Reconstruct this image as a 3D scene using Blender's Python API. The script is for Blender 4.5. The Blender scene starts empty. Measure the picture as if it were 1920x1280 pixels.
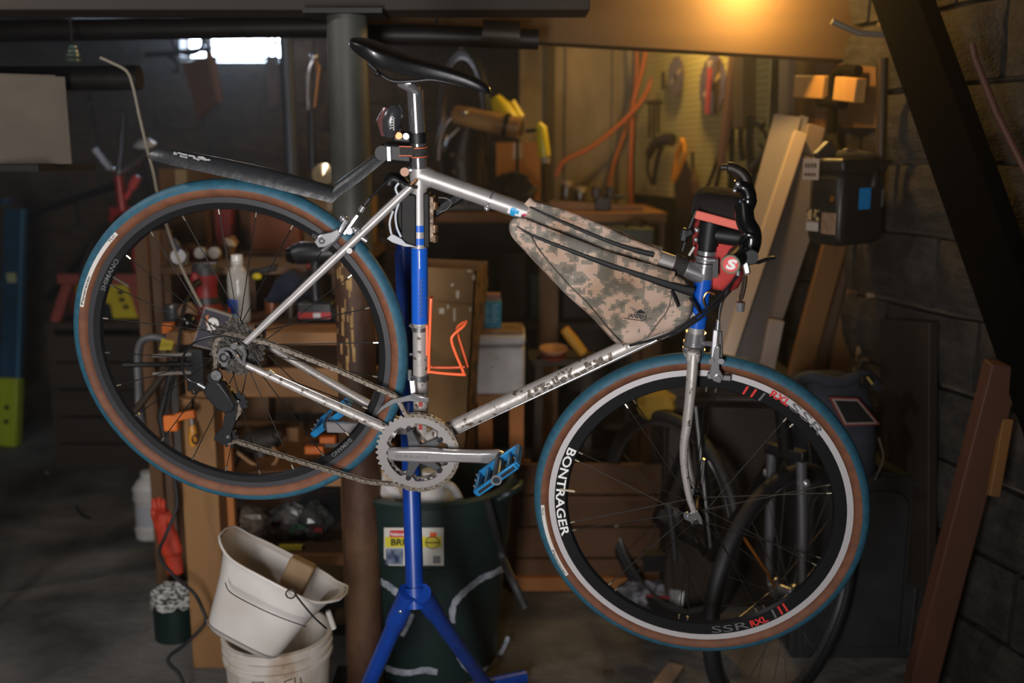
import bpy, math, random
from mathutils import Vector, Matrix
random.seed(7)
V = Vector
pi = math.pi
sc = bpy.context.scene
COL = sc.collection

# ------------------------------------------------------------------ camera, world, lights, exposure
F = 1866.67                      # focal length in pixels of the 1920 px wide frame (35 mm lens)
PITCH = math.radians(10.5)
CAM = V((0, 0, 1.52))
XC = V((1, 0, 0))
FC = V((0, math.cos(PITCH), -math.sin(PITCH)))
DC = V((0, -math.sin(PITCH), -math.cos(PITCH)))
cam_data = bpy.data.cameras.new('camera')
cam = bpy.data.objects.new('camera', cam_data)
COL.objects.link(cam)
cam.location = CAM
cam.rotation_euler = (pi / 2 - PITCH, 0, 0)
cam_data.lens = 35
cam_data.sensor_width = 36
cam_data.clip_start = .05
cam_data.dof.use_dof = True
cam_data.dof.focus_distance = 2.03
cam_data.dof.aperture_fstop = 2.1
sc.camera = cam

sc.view_settings.view_transform = 'Standard'
sc.view_settings.look = 'None'
sc.view_settings.gamma = 1
sc.view_settings.use_curve_mapping = False
sc.view_settings.exposure = 0.0
try:
    sc.cycles.use_denoising = True
    sc.cycles.max_bounces = 6
    sc.cycles.sample_clamp_indirect = 4
    sc.cycles.caustics_reflective = False
    sc.cycles.caustics_refractive = False
except Exception:
    pass

world = bpy.data.worlds.new('world')
sc.world = world
world.use_nodes = True
world.node_tree.nodes['Background'].inputs[0].default_value = (.35, .38, .45, 1)
world.node_tree.nodes['Background'].inputs[1].default_value = .03


def ray(px, py):
    return XC * ((px - 960) / F) + DC * ((py - 640) / F) + FC


def P(px, py, d):
    return CAM + ray(px, py) * d


def PY(px, py, y):
    r = ray(px, py)
    return CAM + r * (y / r.y)


def PZ(px, py, z):
    r = ray(px, py)
    return CAM + r * ((z - CAM.z) / r.z)


def light(name, kind, loc, energy, color, target=None, **kw):
    ld = bpy.data.lights.new(name, kind)
    ld.energy = energy
    ld.color = color
    for k, v in kw.items():
        setattr(ld, k, v)
    o = bpy.data.objects.new(name, ld)
    COL.objects.link(o)
    o.location = loc
    if target is not None:
        o.rotation_euler = (V(target) - V(loc)).to_track_quat('-Z', 'Y').to_euler()
    return o


# the photographer's work light beside the camera, the warm bulb under the beam, daylight at the basement window
light('work_lamp', 'AREA', (-.42, -.18, 1.08), 21, (1, .965, .95), P(640, 560, 2.2), shape='RECTANGLE', size=.30,
      size_y=.85, spread=math.radians(110))
light('bulb_light', 'POINT', P(1420, -36, 3.08), 17, (1, .58, .16), shadow_soft_size=.045)
light('pegboard_fill', 'POINT', P(1300, -60, 4.05), 25, (1, .66, .2), shadow_soft_size=.045)  # added second lamp, brightens the pegboard behind the beam
light('back_wall_fill', 'POINT', (-1.3, 5.5, 2.38), 7, (1, .72, .45), shadow_soft_size=.05)  # unseen lamp added to lift the rear stone wall
light('window_daylight', 'AREA', PY(455, 92, 6.75), 12, (.62, .8, 1), PY(455, 500, 4.0), shape='RECTANGLE', size=.7,
      size_y=.25)
light('room_fill', 'POINT', (-.9, -1.3, 2.1), 6, (1, .82, .62), shadow_soft_size=.15)  # unseen fill behind the camera, lights the wall that the metals reflect
light('left_floor_fill', 'POINT', (-1.75, 1.75, 2.36), 34, (1, .95, .92), shadow_soft_size=.06)  # added out-of-frame lamp that brightens the floor on the left

# ------------------------------------------------------------------ mesh helpers
ORG = {}


def basis(d):
    d = d.normalized()
    a = V((0, 0, 1)) if abs(d.z) < .9 else V((1, 0, 0))
    x = a.cross(d).normalized()
    return x, d.cross(x), d


class MB:
    def __init__(s):
        s.v = []
        s.f = []

    def add(s, vs, fs):
        n = len(s.v)
        s.v += [V(q) for q in vs]
        s.f += [tuple(i + n for i in q) for q in fs]
        return s

    def box(s, c, size, R=None):
        c = V(c)
        h = [q / 2 for q in size]
        vs = [V((x * h[0], y * h[1], z * h[2])) for x in (-1, 1) for y in (-1, 1) for z in (-1, 1)]
        if R is not None:
            vs = [R @ q for q in vs]
        return s.add([c + q for q in vs],
                     [(0, 1, 3, 2), (4, 6, 7, 5), (0, 4, 5, 1), (2, 3, 7, 6), (0, 2, 6, 4), (1, 5, 7, 3)])

    def bar(s, p, q, w, h, side=None):
        p, q = V(p), V(q)
        d = (q - p).normalized()
        x = (V(side) if side is not None else basis(d)[0])
        x = (x - d * x.dot(d)).normalized()
        y = d.cross(x)
        R = Matrix((x, y, d)).transposed()
        return s.box((p + q) / 2, (w, h, (q - p).length), R)

    def loft(s, rings, cap=True, closed=False):
        n = len(rings[0])
        vs = [q for r in rings for q in r]
        fs = []
        m = len(rings)
        for i in range(m if closed else m - 1):
            a, b = i * n, ((i + 1) % m) * n
            for j in range(n):
                k = (j + 1) % n
                fs.append((a + j, a + k, b + k, b + j))
        if cap and not closed:
            fs.append(tuple(range(n))[::-1])
            fs.append(tuple((m - 1) * n + j for j in range(n)))
        return s.add(vs, fs)

    def tube(s, pts, r, n=10, cap=True, closed=False, flat=1.0, up=None):
        pts = [V(q) for q in pts]
        m = len(pts)
        rs = r if isinstance(r, (list, tuple)) else [r] * m
        rings = []
        x = None
        for i, p in enumerate(pts):
            if closed:
                d = pts[(i + 1) % m] - pts[i - 1]
            else:
                d = pts[min(i + 1, m - 1)] - pts[max(i - 1, 0)]
            d.normalize()
            if x is None:
                x = V(up) if up is not None else basis(d)[0]
            x = (x - d * x.dot(d))
            if x.length < 1e-6:
                x = basis(d)[0]
            x.normalize()
            y = d.cross(x)
            rings.append([p + x * (rs[i] * math.cos(2 * pi * k / n)) + y * (rs[i] * flat * math.sin(2 * pi * k / n))
                          for k in range(n)])
        return s.loft(rings, cap, closed)

    def lathe(s, o, axis, prof, n=24, closed=False, x=None, a0=0, a1=2 * pi):
        o = V(o)
        bx, by, d = basis(V(axis))
        if x is not None:
            bx = V(x).normalized()
            by = d.cross(bx)
        full = abs(a1 - a0 - 2 * pi) < 1e-6
        m = n if full else n + 1
        rings = []
        for k in range(m):
            a = a0 + (a1 - a0) * k / n
            u = bx * math.cos(a) + by * math.sin(a)
            rings.append([o + u * r + d * h for r, h in prof])
        vs = [q for r in rings for q in r]
        L = len(prof)
        fs = []
        for k in range(m if full else m - 1):
            a, b = k * L, ((k + 1) % m) * L
            for j in range(L if closed else L - 1):
                jj = (j + 1) % L
                fs.append((a + j, b + j, b + jj, a + jj))
        return s.add(vs, fs)

    def disc(s, o, axis, r, t, n=24):
        return s.lathe(o, axis, [(.0001, 0), (r, 0), (r, t), (.0001, t)], n)

    def prism(s, pts, vec):
        pts = [V(q) for q in pts]
        vec = V(vec)
        n = len(pts)
        return s.add(pts + [q + vec for q in pts],
                     [tuple(range(n))[::-1], tuple(range(n, 2 * n))] +
                     [(i, (i + 1) % n, n + (i + 1) % n, n + i) for i in range(n)])

    def ball(s, c, r, n=12, m=8):
        c = V(c)
        r = (r, r, r) if not isinstance(r, (tuple, list)) else r
        rings = []
        for i in range(1, m):
            t = pi * i / m
            rings.append([c + V((r[0] * math.sin(t) * math.cos(2 * pi * k / n), r[1] * math.sin(t) * math.sin(2 * pi * k / n),
                                 r[2] * math.cos(t))) for k in range(n)])
        vs = [c + V((0, 0, r[2]))] + [q for g in rings for q in g] + [c - V((0, 0, r[2]))]
        fs = [(0, 1 + k, 1 + (k + 1) % n) for k in range(n)]
        for i in range(m - 2):
            a, b = 1 + i * n, 1 + (i + 1) * n
            fs += [(a + k, b + k, b + (k + 1) % n, a + (k + 1) % n) for k in range(n)]
        e = len(vs) - 1
        b = 1 + (m - 2) * n
        fs += [(b + k, e, b + (k + 1) % n) for k in range(n)]
        return s.add(vs, fs)

    def grid(s, fn, nu, nv):
        vs = [fn(i / nu, j / nv) for i in range(nu + 1) for j in range(nv + 1)]
        fs = [(i * (nv + 1) + j, (i + 1) * (nv + 1) + j, (i + 1) * (nv + 1) + j + 1, i * (nv + 1) + j + 1)
              for i in range(nu) for j in range(nv)]
        return s.add(vs, fs)


def mesh_from(mb, name, mat, org, smooth=True):
    me = bpy.data.meshes.new(name)
    me.from_pydata([tuple(q - org) for q in mb.v], [], mb.f)
    me.validate()
    me.update()
    import bmesh
    bm = bmesh.new()
    bm.from_mesh(me)
    bmesh.ops.recalc_face_normals(bm, faces=bm.faces)
    bm.to_mesh(me)
    bm.free()
    if smooth:
        me.polygons.foreach_set('use_smooth', [True] * len(me.polygons))
        try:
            me.set_sharp_from_angle(angle=math.radians(38))
        except Exception:
            pass
    if mat is not None:
        me.materials.append(mat)
    return me


def tag(o, label=None, cat=None, group=None, kind=None):
    if label:
        o['label'] = label
    if cat:
        o['category'] = cat
    if group:
        o['group'] = group
    if kind:
        o['kind'] = kind
    return o


def thing(name, loc, label, cat, group=None):
    o = bpy.data.objects.new(name, None)
    o.empty_display_size = .05
    COL.objects.link(o)
    o.location = loc
    ORG[o.name] = V(loc)
    return tag(o, label, cat, group)


def obj(name, mb, mat, parent=None, label=None, cat=None, group=None, kind=None, bevel=0, smooth=True):
    """Link one mesh object; children keep their parent's origin, so vertices are given in world space."""
    if parent is not None:
        org = ORG[parent.name]
    else:
        zs = min(q.z for q in mb.v)
        org = V((sum(q.x for q in mb.v) / len(mb.v), sum(q.y for q in mb.v) / len(mb.v), zs))
    me = mesh_from(mb, name, mat, org, smooth)
    o = bpy.data.objects.new(name, me)
    COL.objects.link(o)
    ORG[o.name] = org
    if parent is None:
        o.location = org
    else:
        o.parent = parent
    if bevel:
        m = o.modifiers.new('bevel', 'BEVEL')
        m.width = bevel
        m.segments = 2
        m.limit_method = 'ANGLE'
        m.angle_limit = math.radians(50)
    return tag(o, label, cat, group, kind)


def inst(name, me, parent, M):
    """A piece sharing mesh data, placed by a world matrix under its parent."""
    o = bpy.data.objects.new(name, me)
    COL.objects.link(o)
    o.parent = parent
    o.matrix_local = Matrix.Translation(-ORG[parent.name]) @ M
    return o


def frame_mat(o, x, y, z):
    return Matrix.Translation(o) @ Matrix((x, y, z)).transposed().to_4x4()


_txt = {}


def text_mesh(s, bold=0.0):
    """Flat lettering outline (unit height about .7) as verts and faces, with its width."""
    if (s, bold) in _txt:
        return _txt[(s, bold)]
    cu = bpy.data.curves.new('lettering', 'FONT')
    cu.body = s
    cu.size = 1
    cu.offset = bold
    cu.resolution_u = 3
    o = bpy.data.objects.new('lettering', cu)
    COL.objects.link(o)
    dg = bpy.context.evaluated_depsgraph_get()
    dg.update()
    ev = o.evaluated_get(dg)
    me = ev.to_mesh()
    vs = [q.co.copy() for q in me.vertices]
    fs = [tuple(p.vertices) for p in me.polygons]
    ev.to_mesh_clear()
    bpy.data.objects.remove(o)
    bpy.data.curves.remove(cu)
    x0 = min(q.x for q in vs)
    x1 = max(q.x for q in vs)
    vs = [(q.x - x0, q.y) for q in vs]
    _txt[(s, bold)] = (vs, fs, x1 - x0)
    return _txt[(s, bold)]


def lettering(mb, s, fn, height, length=None, bold=0.0):
    """Add lettering to mb; fn(x, y) maps metres along and up the line of text to space."""
    vs, fs, w = text_mesh(s, bold)
    k = height / .7
    kx = (length / w) if length else k
    return mb.add([fn(x * kx, y * k) for x, y in vs], fs)


# ------------------------------------------------------------------ materials
def lin(c):
    return tuple((x / 12.92 if x <= .04045 else ((x + .055) / 1.055) ** 2.4) for x in (q / 255 for q in c)) + (1,)


_m = {}


def M(name, rgb, rough=.6, metal=0, rgb2=None, scale=20, bump=0, contrast=(.35, .65), stretch=None, spec=.5, bscale=None,
      detail=6, coat=0):
    if name in _m:
        return _m[name]
    m = bpy.data.materials.new(name)
    m.use_nodes = True
    nt = m.node_tree
    b = nt.nodes['Principled BSDF']
    b.inputs['Base Color'].default_value = lin(rgb)
    b.inputs['Roughness'].default_value = rough
    b.inputs['Metallic'].default_value = metal
    b.inputs['Specular IOR Level'].default_value = spec
    b.inputs['Coat Weight'].default_value = coat
    if rgb2 or bump:
        tc = nt.nodes.new('ShaderNodeTexCoord')
        mp = nt.nodes.new('ShaderNodeMapping')
        nt.links.new(tc.outputs['Object'], mp.inputs[0])
        if stretch:
            mp.inputs['Scale'].default_value = stretch
        nz = nt.nodes.new('ShaderNodeTexNoise')
        nz.inputs['Scale'].default_value = scale
        nz.inputs['Detail'].default_value = detail
        nt.links.new(mp.outputs[0], nz.inputs[0])
        if rgb2:
            cr = nt.nodes.new('ShaderNodeValToRGB')
            cr.color_ramp.elements[0].position, cr.color_ramp.elements[1].position = contrast
            cr.color_ramp.elements[0].color = lin(rgb)
            cr.color_ramp.elements[1].color = lin(rgb2)
            nt.links.new(nz.outputs[0], cr.inputs[0])
            nt.links.new(cr.outputs[0], b.inputs['Base Color'])
        if bump:
            bp = nt.nodes.new('ShaderNodeBump')
            bp.inputs['Strength'].default_value = bump
            bp.inputs['Distance'].default_value = .01
            src = nz
            if bscale:
                src = nt.nodes.new('ShaderNodeTexNoise')
                src.inputs['Scale'].default_value = bscale
                src.inputs['Detail'].default_value = 4
                nt.links.new(mp.outputs[0], src.inputs[0])
            nt.links.new(src.outputs[0], bp.inputs['Height'])
            nt.links.new(bp.outputs[0], b.inputs['Normal'])
    _m[name] = m
    return m


def emit(name, rgb, strength):
    m = bpy.data.materials.new(name)
    m.use_nodes = True
    b = m.node_tree.nodes['Principled BSDF']
    b.inputs['Base Color'].default_value = lin(rgb)
    b.inputs['Emission Color'].default_value = lin(rgb)
    b.inputs['Emission Strength'].default_value = strength
    return m


def glass(name, rgb=(235, 240, 240), rough=.08, alpha=.25):
    m = bpy.data.materials.new(name)
    m.use_nodes = True
    b = m.node_tree.nodes['Principled BSDF']
    b.inputs['Base Color'].default_value = lin(rgb)
    b.inputs['Roughness'].default_value = rough
    b.inputs['Alpha'].default_value = alpha
    return m


def camo():
    m = bpy.data.materials.new('digital_camouflage')
    m.use_nodes = True
    nt = m.node_tree
    b = nt.nodes['Principled BSDF']
    b.inputs['Roughness'].default_value = .85
    tc = nt.nodes.new('ShaderNodeTexCoord')
    sn = nt.nodes.new('ShaderNodeVectorMath')
    sn.operation = 'SNAP'
    sn.inputs[1].default_value = (.0045,) * 3
    nt.links.new(tc.outputs['Object'], sn.inputs[0])
    nz = nt.nodes.new('ShaderNodeTexNoise')
    nz.inputs['Scale'].default_value = 21
    nz.inputs['Detail'].default_value = 2.2
    nz.inputs['Roughness'].default_value = .72
    nt.links.new(sn.outputs[0], nz.inputs[0])
    cr = nt.nodes.new('ShaderNodeValToRGB')
    cr.color_ramp.interpolation = 'CONSTANT'
    e = cr.color_ramp.elements
    e[0].position, e[0].color = 0, lin((108, 104, 97))
    e[1].position, e[1].color = .43, lin((132, 124, 114))
    k = e.new(.50)
    k.color = lin((184, 160, 145))
    k = e.new(.62)
    k.color = lin((132, 124, 114))
    k = e.new(.68)
    k.color = lin((108, 104, 97))
    nt.links.new(nz.outputs[0], cr.inputs[0])
    # soil on the cloth
    n2 = nt.nodes.new('ShaderNodeTexNoise')
    n2.inputs['Scale'].default_value = 9
    nt.links.new(tc.outputs['Object'], n2.inputs[0])
    mx = nt.nodes.new('ShaderNodeMix')
    mx.data_type = 'RGBA'
    mx.blend_type = 'MULTIPLY'
    c2 = nt.nodes.new('ShaderNodeValToRGB')
    c2.color_ramp.elements[0].position, c2.color_ramp.elements[1].position = .3, .6
    c2.color_ramp.elements[0].color = lin((205, 190, 170))
    c2.color_ramp.elements[1].color = (1, 1, 1, 1)
    nt.links.new(n2.outputs[0], c2.inputs[0])
    mx.inputs['Factor'].default_value = 1
    nt.links.new(cr.outputs[0], mx.inputs['A'])
    nt.links.new(c2.outputs[0], mx.inputs['B'])
    nt.links.new(mx.outputs['Result'], b.inputs['Base Color'])
    n3 = nt.nodes.new('ShaderNodeTexNoise')
    n3.inputs['Scale'].default_value = 14
    bp = nt.nodes.new('ShaderNodeBump')
    bp.inputs['Strength'].default_value = .5
    bp.inputs['Distance'].default_value = .02
    nt.links.new(tc.outputs['Object'], n3.inputs[0])
    nt.links.new(n3.outputs[0], bp.inputs['Height'])
    nt.links.new(bp.outputs[0], b.inputs['Normal'])
    return m


def wood(name, a, b_, scale=6, stretch=(1, 1, .12), rough=.7):
    return M(name, a, rough, 0, b_, scale, .15, (.3, .7), stretch)


BLACK = M('black_plastic', (20, 20, 22), .48, spec=.3)
RUBBER = M('black_rubber', (24, 24, 26), .6)
DARK = M('dark_steel', (48, 47, 48), .42, .6)
CHROME = M('chrome', (205, 205, 210), .2, .85)
ALLOY = M('brushed_alloy', (150, 150, 152), .33, .9)
SILVERPAINT = M('silver_paint', (166, 163, 162), .42, .4, (152, 149, 148), 30, 0)
WORNPAINT = M('worn_silver_paint', (168, 163, 160), .44, .35, (88, 74, 62), 70, .1, (.6, .66), None, .5, None, 8)
BLUEPAINT = M('blue_enamel', (22, 86, 188), .28, 0, coat=.4)
STANDBLUE = M('stand_blue_enamel', (16, 62, 152), .35, 0, (14, 50, 128), 14, .05)
WHITEPAINT = M('white_enamel', (215, 214, 214), .35)
PRINTW = M('white_print', (225, 225, 225), .6)
PRINTK = M('black_print', (18, 18, 20), .6)
REDP = M('red_print', (205, 45, 40), .5)
CARD = M('cardboard', (150, 116, 76), .85, 0, (138, 104, 66), 9, .03)
CARDD = M('brown_cardboard', (118, 84, 48), .85, 0, (102, 70, 40), 9, .03)
PINE = wood('pine', (152, 112, 68), (122, 86, 50))
PINEH = wood('pine_lengthwise', (154, 110, 68), (120, 82, 48), 6, (.12, 1, 1))
OLDWOOD = wood('old_wood', (112, 78, 46), (78, 52, 30))
OLDWOODH = wood('old_wood_lengthwise', (110, 78, 48), (72, 50, 32), 6, (.12, 1, 1))
DARKWOOD = wood('dark_joist_wood', (52, 40, 28), (36, 27, 20), 5, (.1, 1, 1))
# ------------------------------------------------------------------ helpers for laying things out at their real distance
def span(x0, y0, x1, y1, Y):
    """World extent at distance Y of an image rectangle: xa, xb, za, zb."""
    ym, xm = (y0 + y1) / 2, (x0 + x1) / 2
    return PY(x0, ym, Y).x, PY(x1, ym, Y).x, PY(xm, y1, Y).z, PY(xm, y0, Y).z


def wbox(mb, x0, y0, x1, y1, Y, dep, zmin=None):
    xa, xb, za, zb = span(x0, y0, x1, y1, Y)
    if zmin is not None:
        za = zmin
    return mb.box(((xa + xb) / 2, Y + dep / 2, (za + zb) / 2), (xb - xa, dep, zb - za))


def single(name, mb, mat, label, cat, group=None, bevel=0, smooth=True):
    return obj(name, mb, mat, None, label, cat, group, None, bevel, smooth)


# ------------------------------------------------------------------ the basement shell
CONC = M('floor_concrete', (168, 165, 162), .85, 0, (84, 82, 81), 2.6, .6, (.32, .68), None, .3, 26, 10)
MORTAR = M('mortar', (96, 86, 72), .95, 0, (70, 62, 52), 8, .4)
STONE = M('stone_blocks', (92, 78, 62), .9, 0, (62, 54, 46), 5, .7, (.3, .7), None, .3, 22)
STONEG = M('grey_block', (62, 58, 54), .92, 0, (42, 39, 37), 6, .7, (.3, .7), None, .3, 24)
CAST = M('cast_concrete', (158, 138, 110), .9, 0, (92, 78, 62), 4, .4, (.3, .7), (1, 1, .35), .3, 18)

fl = obj('floor', MB().box((-.6, 3.2, -.05), (8, 10.4, .1)), CONC, kind='structure')
obj('ceiling', MB().box((-.6, 3.2, 2.50), (8, 10.4, .1)), DARKWOOD, kind='structure')
obj('wall_left', MB().box((-3.6, 3.2, 1.2), (.2, 10.4, 2.5)), STONE, kind='structure')
obj('wall_behind', MB().box((-.6, -1.95, 1.2), (6.2, .2, 2.5)), STONE, kind='structure')

WY = 6.6                                            # rear wall with the window
wx0, wx1, wz0, wz1 = span(330, 54, 526, 108, WY)
wb = MB()
for (xa, xb, za, zb) in ((-3.6, wx0 - .02, 0, 2.5), (wx1 + .02, 1.4, 0, 2.5), (wx0 - .02, wx1 + .02, 0, wz0 - .02), (wx0 - .02, wx1 + .02, wz1 + .02, 2.5)):
    wb.box(((xa + xb) / 2, WY + .2, (za + zb) / 2), (xb - xa, .3, zb - za))
wback = obj('wall_back', wb, MORTAR, kind='structure')
random.seed(11)


def block_mesh(name, mat, seed):
    random.seed(seed)
    mb = MB()
    n, m = 4, 3
    j = [[(random.uniform(-.012, .012), random.uniform(-.02, .02), random.uniform(-.12, .12)) for _ in range(m + 1)] for _ in range(n + 1)]
    fr, bk = [], []
    vs = []
    for i in range(n + 1):
        for k in range(m + 1):
            e = (i in (0, n)) or (k in (0, m))
            vs.append(V((-.5 + i / n + (j[i][k][0] if e else 0), -.5 + (.28 if e else 0) + j[i][k][2] * .5, -.5 + k / m + (j[i][k][1] if e else 0))))
    fs = [(i * (m + 1) + k, (i + 1) * (m + 1) + k, (i + 1) * (m + 1) + k + 1, i * (m + 1) + k + 1) for i in range(n) for k in range(m)]
    nb = len(vs)
    per = [i * (m + 1) for i in range(n + 1)] + [n * (m + 1) + k for k in range(1, m + 1)] + [i * (m + 1) + m for i in range(n - 1, -1, -1)] + [k for k in range(m - 1, 0, -1)]
    vs += [V((vs[q].x, .5, vs[q].z)) for q in per]
    L = len(per)
    fs += [(per[q], per[(q + 1) % L], nb + (q + 1) % L, nb + q) for q in range(L)]
    mb.add(vs, fs)
    return mesh_from(mb, name, mat, V((0, 0, 0)), True)


BM = [block_mesh('stone_block', STONE, s) for s in range(6)]
BG = [block_mesh('wall_block', STONEG, s + 20) for s in range(6)]
random.seed(4)
z = .0
while z < 2.36:
    h = random.choice((.17, .2, .22))
    x = -3.4 + random.uniform(-.2, 0)
    while x < .9:
        w = random.uniform(.28, .5)
        if not (x + w > wx0 - .06 and x < wx1 + .06 and z + h > wz0 - .04) and PY(960, 640, WY).x + x + w > -2.9:
            o = inst('stone_block', random.choice(BM), wback, Matrix.Translation((x + w / 2, WY + .015, z + h / 2)) @ Matrix.Diagonal((w - .02, .09, h - .02, 1)))
        x += w
    z += h
# window
SKYM = emit('daylight_sky', (205, 226, 255), 30)
FRAMEM = M('window_frame_paint', (120, 118, 116), .6)
win = obj('window_1', MB().box(((wx0 + wx1) / 2, WY + .30, (wz0 + wz1) / 2), (wx1 - wx0, .01, wz1 - wz0)), SKYM, kind='structure')
fm = MB()
t = .018
fm.box(((wx0 + wx1) / 2, WY + .1, wz0), (wx1 - wx0, .1, t)).box(((wx0 + wx1) / 2, WY + .1, wz1), (wx1 - wx0, .1, t))
fm.box((wx0, WY + .1, (wz0 + wz1) / 2), (t, .1, wz1 - wz0 + t)).box((wx1, WY + .1, (wz0 + wz1) / 2), (t, .1, wz1 - wz0 + t))
obj('window_frame', fm, FRAMEM, win)
for px, w in ((391, .045), (466, .010), (503, .016), (516, .02)):
    x = PY(px, 80, WY + .08).x
    obj('window_bar', MB().box((x, WY + .08, (wz0 + wz1) / 2), (w, .03, wz1 - wz0)), M('bar_brown', (92, 78, 70), .7), win)
GP = glass('window_glass', (220, 235, 250), .05, .12)
xs = [wx0, PY(391, 80, WY).x, PY(466, 80, WY).x, PY(503, 80, WY).x, wx1]
for k in range(4):
    obj('window_pane', MB().box(((xs[k] + xs[k + 1]) / 2, WY + .12, (wz0 + wz1) / 2), (xs[k + 1] - xs[k] - .02, .004, wz1 - wz0 - .02)), GP, win)

# right-hand wall, running away from the camera: block near, pegboard further along
RWN = V((-.9701, -.2425, 0))
RW0 = V((.884, 4.4, 0))
RWD = V((-.2425, .9701, 0))


def rw(px, py, off=0.0):
    """Point on the right wall (off metres into the room) that the pixel sees."""
    r = ray(px, py)
    return CAM + r * (((RW0 - CAM).dot(RWN) + off) / r.dot(RWN))


def rwp(s, z, off=0.0):
    return RW0 + RWD * s + RWN * off + V((0, 0, z))


RM = Matrix((RWD, RWN, V((0, 0, 1)))).transposed()
wr = obj('wall_right', MB().box(rwp(-1.6, 1.25, -.12), (6.2, .2, 2.5), RM), MORTAR, kind='structure')
random.seed(9)
z = .0
row = 0
while z < 2.36:
    h = .215
    s = -3.0 + (.2 if row % 2 else 0)
    while s < -.1:
        w = .42
        o = inst('wall_block', random.choice(BG), wr, Matrix.Translation(rwp(s + w / 2, z + h / 2, .0)) @ Matrix((RWD, -RWN, V((0, 0, 1)))).transposed().to_4x4() @ Matrix.Diagonal((w - .016, .075, h - .016, 1)))
        s += w
    z += h
    row += 1
# cast concrete wall between
cw0, cw1 = PY(975, 200, 5.3).x, .66
wc = obj('wall_center', MB().box(((cw0 + cw1) / 2, 5.4, 1.25), (cw1 - cw0, .2, 2.5)), CAST, kind='structure')
obj('wall_return', MB().box((cw0 + .05, 6.05, 1.25), (.1, 1.1, 2.5)), CAST, kind='structure')
for px, w in ((1030, .05), (1062, .012), (1150, .02)):
    x = PY(px, 300, 5.28).x
    obj('form_board', MB().box((x, 5.29, 1.25), (w, .03, 2.5)), M('form_brown', (70, 58, 40), .9) if w > .03 else CAST, wc)

# beams, joists, pipes overhead
zA = P(650, 28, 2.62).z
b1 = obj('beam_1', MB().box((-1.25, 2.72, zA + .13), (2.9, .14, .26)), DARKWOOD, kind='structure', bevel=.004)
pa, pb = P(640, 58, 3.15), P(2050, 140, 3.36)
top = V((0, 0, .30))
dir_ = (pb - pa).normalized()
back = V((-dir_.y, dir_.x, 0)).normalized() * .09
obj('beam_2', MB().prism([pa, pb, pb + top, pa + top], back), wood('beam_wood', (96, 72, 40), (70, 52, 30), 5, (.1, 1, 1)), kind='structure', bevel=.004)
for k in range(9):
    x = -2.9 + k * .5
    obj('joist_%d' % (k + 1), MB().box((x, 4.9, 2.35), (.05, 3.2, .2)), DARKWOOD, kind='structure')
PIPE = M('dull_iron_pipe', (40, 38, 38), .5, .5, (30, 28, 26), 12)
single('overhead_pipe', MB().tube([P(-80, 60, 3.25), P(320, 54, 3.25), P(640, 50, 3.25)], .034, 14), PIPE, 'dark horizontal pipe under the joists above the window', 'pipe')
single('duct_stub', MB().tube([P(-60, 148, 2.9), P(130, 147, 2.9), P(262, 146, 2.9)], .035, 18), PIPE, 'dark fat pipe end beside the hanging grey cord', 'pipe')
single('overhead_pipe', MB().tube([P(640, 64, 2.95), P(800, 66, 2.95), P(1010, 74, 2.95)], [.030] * 3, 14).tube([P(820, 66, 2.95), V((P(820, 66, 2.95).x, P(820, 66, 2.95).y, 2.45))], .006, 6), PIPE, 'short dark pipe with collar above the saddle', 'pipe')
single('pipe_collar', MB().tube([P(905, 62, 2.95), P(975, 66, 2.95)], .04, 16), M('collar_iron', (58, 50, 42), .5, .4), 'dark round collar on the pipe above the saddle', 'pipe fitting')
CON = M('conduit_grey', (120, 116, 110), .5, .3)
single('conduit', MB().tube([P(1560, 40, 3.0), P(1610, 62, 3.0), P(1680, 66, 3.0), P(1712, 46, 3.0), P(1742, 8, 3.0), P(1760, -40, 3.0)], .0095, 10), CON, 'thin bent conduit running along the lit beam', 'conduit')
p0, p1 = P(535, 40, 4.2), P(552, 640, 4.3)
single('steel_conduit', MB().tube([V((p0.x, p0.y, 0)), V((p0.x, p0.y, 2.4))], .028, 16), M('blue_grey_pipe', (84, 88, 96), .5, .4), 'blue-grey vertical pipe just left of the steel column', 'pipe')
# the steel column carrying the beam
cx = P(668, 640, 2.72)
COLM = M('column_rust', (94, 68, 48), .6, .1, (64, 42, 31), 7, .3, (.40, .58), (1, 1, .5), .4, 40)
colm = thing('steel_column', V((cx.x, cx.y, 0)), 'old rusty steel column standing behind the rear wheel', 'column')
obj('shaft', MB().tube([V((cx.x, cx.y, 0)), V((cx.x, cx.y, .6)), V((cx.x, cx.y, 1.26))], .053, 28), COLM, colm)
obj('upper_shaft', MB().tube([V((cx.x, cx.y, 1.26)), V((cx.x, cx.y, 1.6)), V((cx.x, cx.y, zA - .01))], .0525, 28), M('column_grey', (78, 80, 74), .55, .1, (62, 60, 54), 9, .2, (.35, .65), (1, 1, .4)), colm)
obj('cap_plate', MB().box((cx.x, cx.y, zA - .006), (.2, .14, .012)), DARK, colm)
obj('base_plate', MB().box((cx.x, cx.y, .006), (.2, .2, .012)), DARK, colm)
random.seed(2)
pe = MB()
for k in range(26):
    a = random.uniform(-2.6, -1.5)
    zz = random.uniform(.95, 1.25)
    hh, aa = random.uniform(.01, .05), random.uniform(.04, .16)
    pe.grid(lambda i, j: V((cx.x + .0535 * math.cos(a + aa * (i - .5)), cx.y + .0535 * math.sin(a + aa * (i - .5)), zz + hh * (j - .5))), 3, 2)
obj('peeling_paint', pe, M('old_cream_paint', (184, 150, 96), .8, 0, (150, 116, 70), 40), colm)
# ------------------------------------------------------------------ the bicycle: frame of reference
def camvec(x, y, z):
    return XC * x + DC * y + FC * z


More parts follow.
